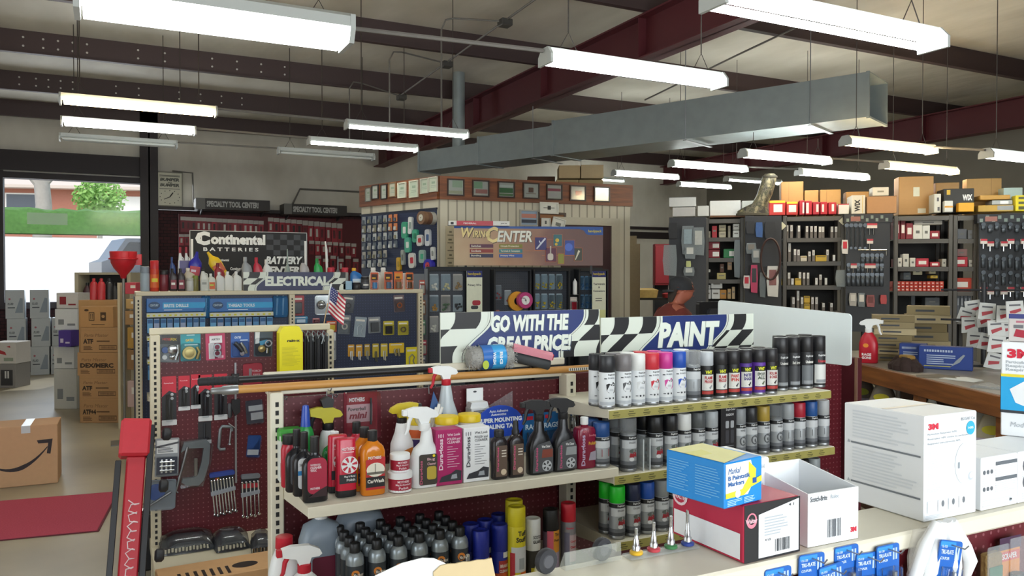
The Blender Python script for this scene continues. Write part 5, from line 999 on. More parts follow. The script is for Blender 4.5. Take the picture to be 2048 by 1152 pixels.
P = PZ(780,1160,Zc); b = MB(M('#eceeee',.6)); pts = [(-.08,.0),(-.075,.022),(-.06,.036),(-.02,.048),(.012,.052),(.03,.05),(.046,.043),(.058,.036),(.07,.04),(.078,.02),(.082,0)]; pts = [(x,z * 1.2) for x,z in pts]; b.prism(pts,0,.002,'xz'); b.prism([(x,z * .9) for x,z in pts],.006,.008,'xz'); S('paper_bag',b,'white paper bag top sticking up before the glass cleaner cans','paper bag',(XY(828,CY + .11),CY + .11,Zc),-.16)
# goods hanging on the counter front
def hook(p,L,label):
 b = MB(STEEL); b.tube([(0,0,0),(0,-L,0),(0,-L - .008,.008)],.002,5); return S('peg_hook',b,label,'peg hook',p)
def tru_card(px,py,w,h,lab,ry=0.,y=None,n=3):
 yy = (CY - .012 if y is None else y); P = PY(px,py,yy - .004); t = T('fitting_pack',lab,'pack',(P.x,yy,P.z),0,None,0,ry)
 MB(M('#1a5fb4',.4,var=.03)).prism(rrect(w,h,.006,3,0,-h / 2),-.0025,0,'xz').o('card',t)
 b = MB(M('#cfe0f0')); b.ft('TRU-FLATE',-w * .42,-h * .22,w * .55,h * .07,-.003,.03); b.ft('COUPLER',-w * .42,-h * .31,w * .4,h * .045,-.003,.02); b.ft('12-133',-w * .42,-h * .12,w * .24,h * .04,-.003); b.m(M('#2f8ad8')).fr(-w * .48,w * .2,-h * .1,-h * .02,-.0027); b.m(M('#a9bfd8'))
 for k in range(2): b.fr(w * (.2 + .12 * k),w * (.27 + .12 * k),-h * .3,-h * .08,-.003)
 b.o('card_print',t)
 MB(CLEAR).loft([(-h * .9,w * .36,.01,4,0,-.012),(-h * .42,w * .36,.01,4,0,-.012)]).o('blister',t); b = MB(STEEL)
 b.lathe([(.006,-h * .85),(.008,-h * .8),(.008,-h * .6),(.005,-h * .58),(.005,-h * .48)],10,(w * .1,-.012,0)); b.lathe([(.005,-h * .8),(.006,-h * .75),(.004,-h * .55)],10,(-w * .15,-.012,0)); b.o('fitting',t)
 b = MB(STEEL).tube([(0,.002,-.008),(0,-.03,-.008),(0,-.036,0)],.0015,5); b.o('hang_hook',t)
for k,(px,py,ry,lab) in enumerate(((1558,1136,.0,'blue fitting pack on the counter front under the red carton'),(1626,1108,.03,'higher blue fitting pack below the white tray carton'),(1664,1130,-.06,'lower blue fitting pack hanging in front of the counter holes'),(1695,1092,.0,'blue fitting pack directly below the white tray corner'),(1738,1106,.06,'tilted blue fitting pack beside the pale clear pack'),(1778,1090,.0,'pale-fronted blue fitting pack below the biggest carton edge'))):
 tru_card(px,py,.062,.1,lab,ry,CY - .012 - .004 * (k % 3))
tru_card(1906,1082,.068,.12,'tilted blue fitting pack hanging in front of white gloves',.22,CY - .05)
P = PY(1880,1064,CY - .03); b = MB(WHITE)
for k in range(6): b.tube([(-.01 + .008 * k,-.004 * (k % 2),.02),(-.045 + .022 * k,-.008 * (k % 2),-.02 - .008 * (k % 3)),(-.075 + .03 * k,-.012 * (k % 2),-.075 + .01 * (k % 2)),(-.085 + .032 * k,-.004,-.125 + .012 * (k % 3))],[.009,.013,.014,.008],8)
S('glove_pack',b,'bunched white cotton gloves hanging under the biggest carton','gloves',(P.x,P.y,P.z))
P = PY(1838,1052,CY - .016); b = MB(film_mat(.25,'#b9b4a8')); b.prism([(-.03,0),(.05,-.005),(.07,-.06),(.06,-.14),(-.04,-.14),(-.045,-.05)],-.012,-.008,'xz'); S('plastic_bag',b,'grey see-through plastic bag hanging behind the white gloves','bag',P)
P = PY(1975,1094,CY - .02); t = T('sponge_pack','brown and green scouring sponge in a clear pouch','pack',(P.x,CY - .013,P.z)); MB(M('#8a7040',.8,bump=.5,scale=90)).box(-.026,.026,-.024,-.006,-.1,-.008,.004).o('sponge',t); MB(M('#2f6b45',.8)).box(-.02,.022,-.0255,-.024,-.075,-.035).o('scour_pad',t); MB(film_mat(.2)).prism(rrect(.07,.12,.004,2,0,-.05),-.031,-.029,'xz').o('pouch',t)
P = PY(2022,1074,CY - .02); t = T('scraper_pack','orange and yellow carded pack with purple header below the low cartons','pack',(P.x,CY - .013,P.z)); MB(M('#d8862a',.5)).box(-.032,.036,-.004,-.001,-.12,-.02).o('card',t); b = MB(M('#4a2f4c')).fr(-.034,.04,-.026,.0,-.0045); b.m(M('#cf5a52')).fr(-.03,.034,-.05,-.03,-.0048); b.m(M('#e0c83a')).fr(-.03,.034,-.12,-.085,-.0048); b.m(WHITE).ft('SCRAPER',-.026,-.046,.05,.012,-.0052); b.o('card_print',t); MB(M('#2c3236',.4)).loft([(-.12,.02,.012,2.4,.012,-.018),(-.075,.016,.01,2.4,.01,-.016)]).o('handle',t); MB(film_mat(.2)).prism(rrect(.09,.14,.004,2,0,-.06),-.034,-.032,'xz').o('pouch',t)
# ================================================================== tools hanging on the red pegboard gondola
def hang(px,py,y,name,label,cat,ry=0.,group=None):
 P = PY(px,py,y); return T(name,label,cat,(P.x,y - .0015,P.z),0,group,0,ry)
def card(t,w,h,mat,r=.006,th=.002,hole=True,y=0):
 MB(mat).prism(rrect(w,h,r,3,0,-h / 2),-th + y,y,'xz').o('card',t)
def blister(t,w,h,cz,d=.022,y=-.002): MB(CLEAR).prism(rrect(w,h,min(w,h) * .16,4,0,cz),y - d,y,'xz').o('blister',t)
hp = lambda n,y: n * dep(XY(480,y),y) / F
# top row packs: (px centre, py top, w px, h px)
t = hang(340,666,TY,'parts_pack','clear clam pack with a chrome-ended blue part, first along the top row','pack',.06); card(t,.105,.155,M('#8d9298',.4)); b = MB(M('#2b2d31')).fr(-.045,.05,-.06,-.01,-.0025); b.m(M('#c23a30')).ft('HOSE',-.035,-.04,.04,.014,-.003,.03); b.m(M('#d8b92c')).ft('FIX',.005,-.04,.03,.014,-.003,.03); b.o('card_print',t)
b = MB(CHROME); b.lathe([(.012,0),(.024,.004),(.026,.012),(.018,.022)],16,(.015,-.026,-.085),'y'); b.lathe([(.01,0),(.016,.006),(.01,.016)],14,(.018,-.022,-.125),'y'); b.tube([(.04,-.012,-.06),(.045,-.012,-.1),(.035,-.012,-.14)],.009,8); b.m(M('#345a9c')).lathe([(.016,0),(.018,.01),(.01,.014)],14,(-.02,-.02,-.09),'y'); b.m(WHITE).lathe([(.012,0),(.012,.01)],12,(-.02,-.018,-.128),'y'); b.o('part',t); blister(t,.1,.15,-.078,.03)
t = hang(381,666,TY,'parts_pack','teal-carded pack with a round brass cap','pack'); card(t,.1,.15,M('#2a9aa6',.4)); b = MB(M('#d9b83a')).ft('GATES',-.025,-.045,.04,.014,-.003,.03,.15); b.m(M('#bfe0e2')).fr(-.02,.02,-.013,-.009,-.003); b.fr(-.03,.035,-.066,-.06,-.003); b.o('card_print',t)
b = MB(M('#b5a468',.35,.5)); b.lathe([(.034,0),(.035,.004),(.035,.016),(.03,.02)],22,(-.008,-.024,-.105),'y'); b.lathe([(.02,-.001),(.024,0)],18,(-.008,-.026,-.105),'y'); b.tube([(.03,-.012,-.075),(.042,-.014,-.1),(.03,-.012,-.14)],.008,8); b.o('cap',t); blister(t,.096,.095,-.1,.03)
t = hang(430,664,TY,'parts_pack','pink-red carded pack with two steel rings','pack',-.02); card(t,.1,.152,M('#b8305a',.4)); b = MB(M('#d8d4d6')).fr(-.03,.035,-.06,-.02,-.003); b.fr(-.035,-.005,-.145,-.06,-.003); b.m(INK).ft('AIRTEX',-.02,-.045,.045,.01,-.0034); b.m(M('#e0a8b8')); b.fr(.01,.04,-.142,-.128,-.003); b.o('card_print',t)
b = MB(STEEL)
for z in (-.082,-.115): b.lathe([(.013,0),(.02,0),(.02,.01),(.013,.01)],16,(.008,-.013,z),'y',cap=False)
b.o('ring',t)
for z in (): pass
blister(t,.06,.085,-.1,.016)
t = hang(480,663,TY,'parts_pack','blue-carded pack with a black hose fitting','pack'); card(t,.098,.142,M('#2456a0',.4)); b = MB(M('#c9d6e6')).ft('GATES',-.03,-.038,.035,.012,-.003,.03,.15); b.fr(.0,.04,-.05,-.045,-.003); b.o('card_print',t)
b = MB(M('#2c2e33',.3)); b.tube([(-.03,-.014,-.06),(-.01,-.016,-.08),(.01,-.016,-.11)],.012,8); b.m(CHROME); b.tube([(.0,-.018,-.06),(.02,-.018,-.09),(.03,-.016,-.12)],.009,8); b.lathe([(.012,0),(.014,.008),(.008,.014)],12,(.008,-.024,-.12),'y'); b.o('fitting',t); blister(t,.09,.085,-.095,.028)
t = hang(527,661,TY,'parts_pack','dark pack with brass and chrome pipe fittings beside the yellow box','pack',.03); card(t,.1,.145,M('#35434d',.4)); b = MB(M('#d9dcda')).fp([(-.045,-.075),(-.022,-.07),(-.02,-.005),(-.045,-.005)],-.003); b.m(M('#3f93b8')).fp([(-.022,-.06),(.02,-.05),(.03,-.065),(-.015,-.085)],-.003); b.o('card_print',t)
b = MB(M('#b9a36a',.3,.7)); b.lathe([(.014,0),(.02,.004),(.02,.016),(.012,.02)],14,(-.01,-.024,-.1),'y'); b.m(CHROME).lathe([(.013,0),(.019,0),(.019,.012),(.013,.012)],16,(.026,-.016,-.07),'y',cap=False); b.lathe([(.008,0),(.008,.03)],10,(.02,-.012,-.125)); b.o('fitting',t); blister(t,.092,.1,-.09,.028)
# drill bit cards
def bit_card(px,py,h,lab,ry=0.,wd=.068):
 t = hang(px,py,TY,'tool_card',lab,'pack',ry); MB(M('#26262a',.45)).prism([(-wd / 2,-h),(wd / 2,-h),(wd / 2,-h * .32),(-wd / 2,-h * .42)],-.002,0,'xz').prism([(-wd / 2,-h * .42),(wd / 2,-h * .32),(wd / 2,-.002),(-wd / 2,-.002)],-.0019,0,'xz').o('card',t)
 b = MB(M('#c41f35',.4)).fp([(-wd / 2,-h * .42),(.0,-h * .3),(wd / 2,-h * .36),(wd / 2,-.001),(-wd / 2,-.001)],-.0024); b.m(M('#e6b9bf')).ft('Powerbuilt',-wd * .36,-h * .16,wd * .66,h * .03,-.0028,.02); b.m(M('#c9cccf')).fp(circ(.008,10,cx=wd * .2,cz=-h * .38),-.003); b.fp(circ(.008,10,cx=wd * .2,cz=-h * .46),-.003); b.o('card_print',t)
 MB(M('#3b3d42',.4,.4)).lathe([(.004,-h * .88),(.006,-h * .86),(.006,-h * .45),(.003,-h * .43)],8,(0,-.009,0)).o('tool',t); MB(M('#d4d6d8',.5)).prism(rrect(wd * 1.04,h * .11,.003,2,0,-h * .95),-.006,-.001,'xz').o('price_tag',t); MB(CLEAR).prism(rrect(wd * .5,h * .55,.006,3,0,-h * .65),-.017,-.002,'xz').o('blister',t)
for px,py,h,nm,wd in ((338,752,.26,'longest red and black tool card at the board corner',.07),(368,751,.185,'short red and black tool card, second along the row',.056),(391,748,.185,'tool card overlapped by the black pole end',.048),(410,749,.25,'long red and black tool card behind the pole tips',.068),(441,747,.25,'long red and black tool card beside the bar clamp',.066)):
 bit_card(px,py,h,nm,0,wd)
t = hang(409,843,TY,'tool_card','lower black tool card hanging under the long cards','pack'); MB(M('#26262a',.45)).box(-.033,.033,-.002,0,-.11,0).o('card',t); MB(M('#3b3d42',.4,.4)).lathe([(.005,-.1),(.005,-.01)],8,(0,-.008,0)).o('tool',t); MB(M('#d4d6d8',.5)).box(-.034,.034,-.005,-.002,-.12,-.1).o('price_tag',t)
t = hang(505,726,TY,'tool_pack','small red-carded clear pack behind the pole, near the bar clamp','pack'); card(t,.105,.14,M('#c23344',.4),.015); b = MB(M('#e6c9cc')).ft('TORCH',-.005,-.05,.05,.012,-.003,.02); b.ft('TIPS',.0,-.07,.04,.01,-.003); b.m(M('#9a8f90')).fr(-.02,-.005,-.1,-.03,-.003); b.o('card_print',t); blister(t,.11,.145,-.07,.02)
t = hang(507,800,TY,'tool_pack','grey clear pack beside the white shelf upright','pack',-.06); card(t,.09,.13,M('#6d6f7c',.4)); b = MB(M('#c9ccd0')).fr(-.03,.045,-.06,-.03,-.003); b.fr(-.02,.045,-.11,-.07,-.003); b.o('card_print',t); blister(t,.094,.135,-.066,.02)
t = hang(509,870,TY,'tool_pack','blue-carded clear pack half behind the shelf upright','pack',.1); card(t,.07,.12,M('#2f5fa8',.4)); b = MB(M('#cfd6de')).fr(-.03,.03,-.11,-.08,-.003); b.o('card_print',t); blister(t,.074,.124,-.06,.02)
# bar clamp, C clamps, wrench sets
t = hang(470,725,TY,'bar_clamp','slim bar clamp with black pads hanging vertically','clamp'); MB(STEEL).box(-.005,.005,-.016,-.01,-.66,0).o('bar',t); b = MB(BLACK); b.prism([(-.02,-.06),(.018,-.06),(.02,-.11),(.008,-.13),(-.022,-.11)],-.03,-.002,'xz'); b.o('jaw',t); MB(BLACK).prism([(-.02,-.2),(.022,-.2),(.022,-.27),(-.006,-.29),(-.024,-.24)],-.03,-.002,'xz').o('slide',t); MB(M('#4a4c50')).lathe([(.006,-.3),(.011,-.29),(.012,-.23),(.008,-.22)],10,(-.03,-.012,0)).o('handle',t)
def c_clamp(px,py,W,H,r,lab,ry,y0=-.016):
 t = hang(px,py,TY,'c_clamp',lab,'clamp',ry); G = M('#7f868a',.35,.4)
 b = MB(G); b.tube([(W * .1,y0,-H * .98),(-W * .35,y0,-H),(-W * .5,y0,-H * .9),(-W * .5,y0,-H * .12),(-W * .38,y0,0),(W * .3,y0,0),(W * .5,y0,-H * .08),(W * .5,y0,-H * .2)],r,8); b.o('frame',t); b = MB(STEEL)
 b.tube([(W * .42,y0,-.0),(W * .42,y0,-H * .75)],r * .6,8); b.lathe([(r * .9,-H * .8),(r * 1.2,-H * .78),(r * .9,-H * .74)],10,(W * .42,y0,0)); b.o('screw',t); MB(STEEL).tube([(W * .42 - H * .14,y0 - .01,.02),(W * .42 + H * .14,y0 - .01,-.005)],r * .3,6).o('tommy_bar',t)
t = hang(392,882,TY,'c_clamp','large grey c-clamp in a plastic shell with its screw slanting','clamp',.0); G = M('#7f868a',.4,.3); k = 2.9 / 1000
pts = [(-.062,0),(.05,.01),(.07,-.02),(.062,-.12),(.035,-.21),(.01,-.235),(-.05,-.228),(-.075,-.21),(-.07,-.19),(-.02,-.19),(.005,-.18),(.025,-.11),(.036,-.035),(-.045,-.03),(-.078,-.05)]
MB(G).prism(pts,-.03,-.003,'xz').o('frame',t); b = MB(STEEL); b.tube([(-.045,-.034,-.02),(-.105,-.036,-.25)],.0065,8); b.tube([(-.118,-.036,-.235),(-.094,-.036,-.26)],.0035,6); b.o('screw',t); MB(M('#8a8378',.4)).box(-.012,.006,-.02,-.006,-.19,-.09,.003).o('insert',t); MB(CLEAR).prism([(-.08,.012),(.06,.02),(.085,-.02),(.07,-.13),(.03,-.24),(-.08,-.24)],-.036,-.002,'xz').o('shell',t)
c_clamp(452,852,.06,.125,.0085,'small grey c-clamp hanging below the bar clamp',.1)
def wrench_set(px,py,lab,top,n,ry=0.,W=.13):
 t = hang(px,py,TY,'wrench_set',lab,'wrench set',ry); b = MB(M(top,.45)); b.prism(rrect(W,.022,.008,3,0,-.008),-.03,0,'xz'); b.o('rack_top',t); MB(M('#2a2c33',.5)).prism(rrect(W * .96,.085,.006,2,0,-.06),-.006,0,'xz').o('rack_back',t); b = MB(M('#8e939b',.4)); b.prism([(-W * .48,-.1),(W * .5,-.088),(W * .5,-.105),(-W * .48,-.12)],-.028,-.001,'xz'); b.o('rack_bar',t)
 for k in range(n):
  x = -W * .42 + k * W * .84 / (n - 1); l = .22 + .008 * (k % 2) - .005 * k * .3; b = MB(CHROME); b.tube([(x,-.018,-.045),(x + .006,-.018,-l)],.0035,5); b.lathe([(.005,0),(.0085,.001),(.0085,.006),(.005,.007)],8,(x + .007,-.021,-l - .006),'y'); b.lathe([(.003,0),(.006,.001),(.006,.006),(.003,.007)],8,(x,-.021,-.04),'y'); b.o('wrench',t)
 return t
t = wrench_set(443,943,'blue wrench set rack with chrome combination wrenches','#27408f',8,-.05); b = MB(M('#b8402e')).fp(circ(.007,10,cx=-.03,cz=-.035),-.0065); b.m(M('#d8a02c')).fp(circ(.006,10,cx=-.02,cz=-.035),-.0066); b.o('badge',t)
t = wrench_set(500,948,'red-striped grey wrench set rack beside the shelf upright','#6f747b',5,.02,.1); MB(M('#c02a38')).box(-.045,.045,-.0085,-.006,-.075,-.05).o('stripe',t)
# hung on the open left edge of the board
t = hang(335,876,TY - .056,'tap_set_pack','clear pack with a chrome tap set below the tool cards','pack',.03); card(t,.115,.2,M('#8d9196',.4)); b = MB(M('#d6d9da')).fr(-.05,.05,-.08,-.01,-.003); b.m(INK); lines(b,-.045,.045,-.075,-.045,5,-.0034,3); b.m(M('#4b4d52')).fp([(-.055,-.04),(.055,-.02),(.055,-.03),(-.055,-.05)],-.0036); b.m(M('#343a4e')).fr(-.05,.05,-.19,-.1,-.003); b.o('card_print',t); b = MB(CHROME)
for k in range(3): b.box(-.03 + .022 * k,-.02 + .022 * k,-.016,-.006,-.18,-.11,.001); b.box(-.036,.036,-.02,-.012,-.125 - .022 * k,-.118 - .022 * k,.001)
b.o('tool',t); blister(t,.11,.1,-.145,.026)
t = hang(322,958,TY - .056,'grinder_kit','clear grey kit box with a blue disc at the board corner','pack',.05); MB(M('#7d8790',.3)).prism(rrect(.15,.155,.01,3,0,-.08),-.004,0,'xz').o('case_back',t); MB(M('#1f4f9a',.4)).lathe([(.042,0),(.044,.004),(.042,.008)],20,(-.02,-.014,-.065),'y').o('disc',t); MB(STEEL).tube([(-.05,-.02,-.13),(.05,-.02,-.065)],.007,8).o('tool',t); blister(t,.145,.15,-.08,.034)
# socket sets on the base deck
for px,py,nm,w_,ry in ((375,1098,'black moulded socket set in a clear dome on the base deck',.26,0),(463,1094,'open grey socket set tray beside the domed set',.17,.05),(523,1100,'grey boxed tool set beside the shelf upright',.1,-.1)):
 P = PZ(px,py,.182); t = T('socket_set',nm,'socket set',(P.x,P.y,.1825),ry)
 b = MB(M('#3f4347',.4)); b.prism([(-w_ / 2,0),(w_ / 2,0),(w_ / 2,.012),(w_ * .3,.05),(-w_ * .2,.055),(-w_ / 2,.02)],-.06,.11,'xz'); b.o('tray',t); b = MB(CHROME)
 for k in range(int(w_ / .02)): b.lathe([(.007,0),(.008,.002),(.008,.022),(.005,.023)],10,(-w_ * .42 + k * w_ * .84 / int(w_ / .02),-.066,.012 + .002 * (k % 3)))
 b.o('socket_rail',t); b = MB(CLEAR); b.loft([(.001,w_ * .52,.1,5,0,.025),(.06,w_ * .48,.085,4,0,.03),(.085,w_ * .3,.05,2.5,0,.035)]); b.o('dome',t)
P = PZ(360,1135,.185); t = T('goods_tray','olive cardboard tray with red printed circles under the domed socket set','tray',(tx0 + .05,TY - .42,.1802),0) if False else None
t = T('wooden_box_carton','tan slotted carton lying in front of the base deck','carton',(XY(450,TY - .62),TY - .62,0),.05); b = MB(CARD); b.box(-.3,.22,-.12,.12,0,.22,.003); b.o('carton',t); b = MB(M('#2d221a'))
for k in range(7): b.quad((-.22 + k * .035,-.1,.2206),(-.205 + k * .035,-.1,.2206),(-.205 + k * .035,.0,.2206),(-.22 + k * .035,.0,.2206))
b.add([(.08 + .06 * math.cos(2 * PI * i / 16),-.02 + .04 * math.sin(2 * PI * i / 16),.2207) for i in range(16)],[tuple(range(16))]); b.o('carton_print',t)
# wiper box, wiper blades and flag at the end of the board
P = PY(578,652,TY - .05); t = T('wiper_sign_box','tall bright yellow wiper box hung over the end of the pegboard','carton',(P.x,TY - .06,0)); z0 = PY(583,748,TY - .06).z; z1 = PY(583,652,TY - .06).z; W = .126
MB(M('#e8dc12',.45,var=.01)).prism([(-W / 2,z0),(W / 2,z0),(W / 2,z1 - .035),(W / 2 - .02,z1),(-W / 2 + .02,z1),(-W / 2,z1 - .035)],-.05,.035,'xz').o('carton',t); b = MB(M('#23221c')).ft('rain-x',-.022,z1 - .085,.07,.014,-.0508,.05); b.m(M('#b9b020')); lines(b,-.05,.055,z0 + .05,z1 - .11,16,-.0506,3,.25); b.o('carton_print',t)
for k in range(9):
 px = 611 + 5.2 * k; y = TY - .03 - .022 * (k % 3); P = PY(px,690,y); zt = PY(px,672 + 5 * (k % 2),y).z; zb_ = PY(px,760,y).z
 t = T('windshield_wiper',f'black wiper blade, {ORD[k]} out from the yellow wiper box','wiper blade',(P.x,y,zb_)); h = zt - zb_; b = MB(M('#1c1d20',.4)); b.box(-.008,.008,-.007,.007,0,h,.002); b.o('blade',t); b = MB(M('#8f979a',.4,.5)); s_ = 1 if k % 2 else -1; b.tube([(0,0,h),(.006 * s_,-.004,h + .02),(.02 * s_,-.012,h + .03),(.026 * s_,-.014,h + .012),(.014 * s_,-.016,h - .03)],.0032,6); b.o('hook_clip',t)
MB(STEEL)
b = MB(STEEL).tube([(0,.06,.0),(0,-.09,0),(0,-.1,.012)],.003,6); P = PY(650,668,TY);
P0 = PY(648,650,TY + .012); P1 = PY(663,566,TY - .02); t = T('small_flag','small american flag on a thin stick at the pegboard end','flag',(P0.x,P0.y,tz + .0008)); v = P1 - Vector((P0.x,P0.y,tz)); L = v.length; v.normalize()
MB(M('#c9a878',.6)).tube([(0,0,0),tuple(v * L * .45)],.0028,6).tube([tuple(v * L * .45),tuple(v * L)],.0042,6).m(M('#cfd2d2')).tube([tuple(v * L * .5),tuple(v * L * .99)],.0048,6).o('stick',t)
fw,fh = .12,.15; top = v * L * .93; b = MB(); n = 9; m = 13
def fpnt(i,j): u = i / n; w_ = j / m; drop = .62 * u; return top + Vector((u * fw * .75 - w_ * .02,-.012 * math.sin(u * 5 + w_ * 2),-w_ * fh - drop * fw * 1.1))
vs = [fpnt(i,j) for i in range(n + 1) for j in range(m + 1)]
for j in range(m):
 for i in range(n):
  b.m(M('#2b3263',.7) if i < 4 and j < 7 else (M('#a3283a',.7) if j % 2 == 0 else M('#d8d2cc',.7))); q = [fpnt(i,j),fpnt(i + 1,j),fpnt(i + 1,j + 1),fpnt(i,j + 1)]; b.add(q,[(0,1,2,3)])
b.m(M('#d8d2cc'))
for i in range(4):
 for j in range(5): c_ = fpnt(i * .9 + .6,j * 1.3 + .7) + Vector((0,-.001,0)); b.add([c_ + Vector((.0025 * math.cos(a),-.001,.0025 * math.sin(a))) for a in (0,1.26,2.5,3.8,5)],[(0,1,2,3,4)])
b.o('flag_cloth',t)
# ================================================================== goods on and in the blue gondola
def gp(kind,px,top,wpx,col,label,dy=.05,cap='#1c1c1f',lab=None,z=None,y=None,tilt=0.,name=None,cat=None):
 y = EY + dy if y is None else y; z = (ez if z is None else z) + .0012; x = XY(px,y); Z = dep(x,y); w = wpx * Z / F; h = PY(px,top,y).z - z; r = w / 2
 nm = name or {'can': 'spray_can','bottle': 'oil_bottle','jug': 'fluid_jug','jar': 'lidded_jar','box': 'carton','funnel': 'funnel','pack': 'carded_pack'}[kind]
 t = T(nm,label,cat or {'can': 'spray can','bottle': 'bottle','jug': 'jug','jar': 'jar','box': 'carton','funnel': 'funnel','pack': 'pack'}[kind],(x,y,z),0,None,0,tilt)
 m = M(col,.35,var=.03); cm = M(cap,.4)
 if kind == 'can':
  MB(m).lathe([(r * .94,0),(r,.004),(r,h * .7),(r * .85,h * .76)],12).o('can_body',t); MB(cm).lathe([(r * .93,h * .72),(r * .95,h * .98),(r * .8,h)],12).o('cap',t)
 elif kind == 'jar':
  MB(m).lathe([(r * .93,0),(r,.004),(r,h * .74),(r * .9,h * .8)],12).o('jar',t); MB(cm).lathe([(r * .94,h * .78),(r * .97,h * .8),(r * .97,h * .97),(r * .85,h)],12).o('lid',t)
 elif kind in ('bottle','jug'):
  k = .62 if kind == 'bottle' else .5
  MB(m).loft([(0,r * .93,r * .55,3),(.004,r,r * .6,3),(h * k,r,r * .6,3),(h * (k + .12),r * .85,r * .5,2.5,-r * .1),(h * .84,r * .34,r * .34,2,-r * .35),(h * .88,r * .32,r * .32,2,-r * .35)],14).o('bottle',t); MB(cm).lathe([(r * .36,h * .86),(r * .38,h * .88),(r * .36,h * .985),(r * .3,h)],10,(-r * .35,0,0)).o('cap',t)
  if kind == 'jug': MB(m).tube([(r * .1,0,h * .78),(r * .6,0,h * .74),(r * .72,0,h * .55)],r * .14,6).o('handle',t)
 elif kind == 'box':
  MB(m).box(-r,r,0,min(w,.14),0,h,.003).o('carton',t)
 elif kind == 'funnel':
  MB(m).lathe([(r,0),(r * .97,.01),(r * .3,h * .55),(r * .14,h * .62),(r * .07,h),(r * .06,h)],14,smooth=True).o('cone',t); MB(m).lathe([(r * 1.04,0),(r * 1.04,.012),(r * .98,.014)],14).o('rim',t)
 elif kind == 'pack':
  MB(m).prism(rrect(w,h,.006,2,0,h / 2),0,.003,'xz').o('card',t); MB(M(cap,.4)).loft([(h * .06,w * .3,.012,3,0,-.012),(h * .42,w * .28,.012,3,0,-.012)],10).o('item',t); MB(CLEAR).prism(rrect(w * .84,h * .55,.006,3,0,h * .3),-.028,-.001,'xz').o('blister',t)
 if lab:
  c,c2 = (lab + ('#d8d8d2',))[:2] if isinstance(lab,tuple) else (lab,'#d8d8d2')
  b = MB(M(c))
  if kind in ('can','jar'): b.cp(r * 1.006,-80,80,h * .12,h * .55); b.m(M(c2)).cp(r * 1.012,-40,40,h * .3,h * .42)
  elif kind in ('bottle','jug'): b.fr(-r * .75,r * .75,h * .1,h * .5,-r * .61); b.m(M(c2)).fr(-r * .6,r * .4,h * .28,h * .38,-r * .62)
  else: b.fr(-r * .8,r * .8,h * .55,h * .9,-.001); b.m(M(c2)).fr(-r * .6,r * .3,h * .62,h * .72,-.0016)
  b.o('label_print',t)
 return t
W1 = '#dcdedc'
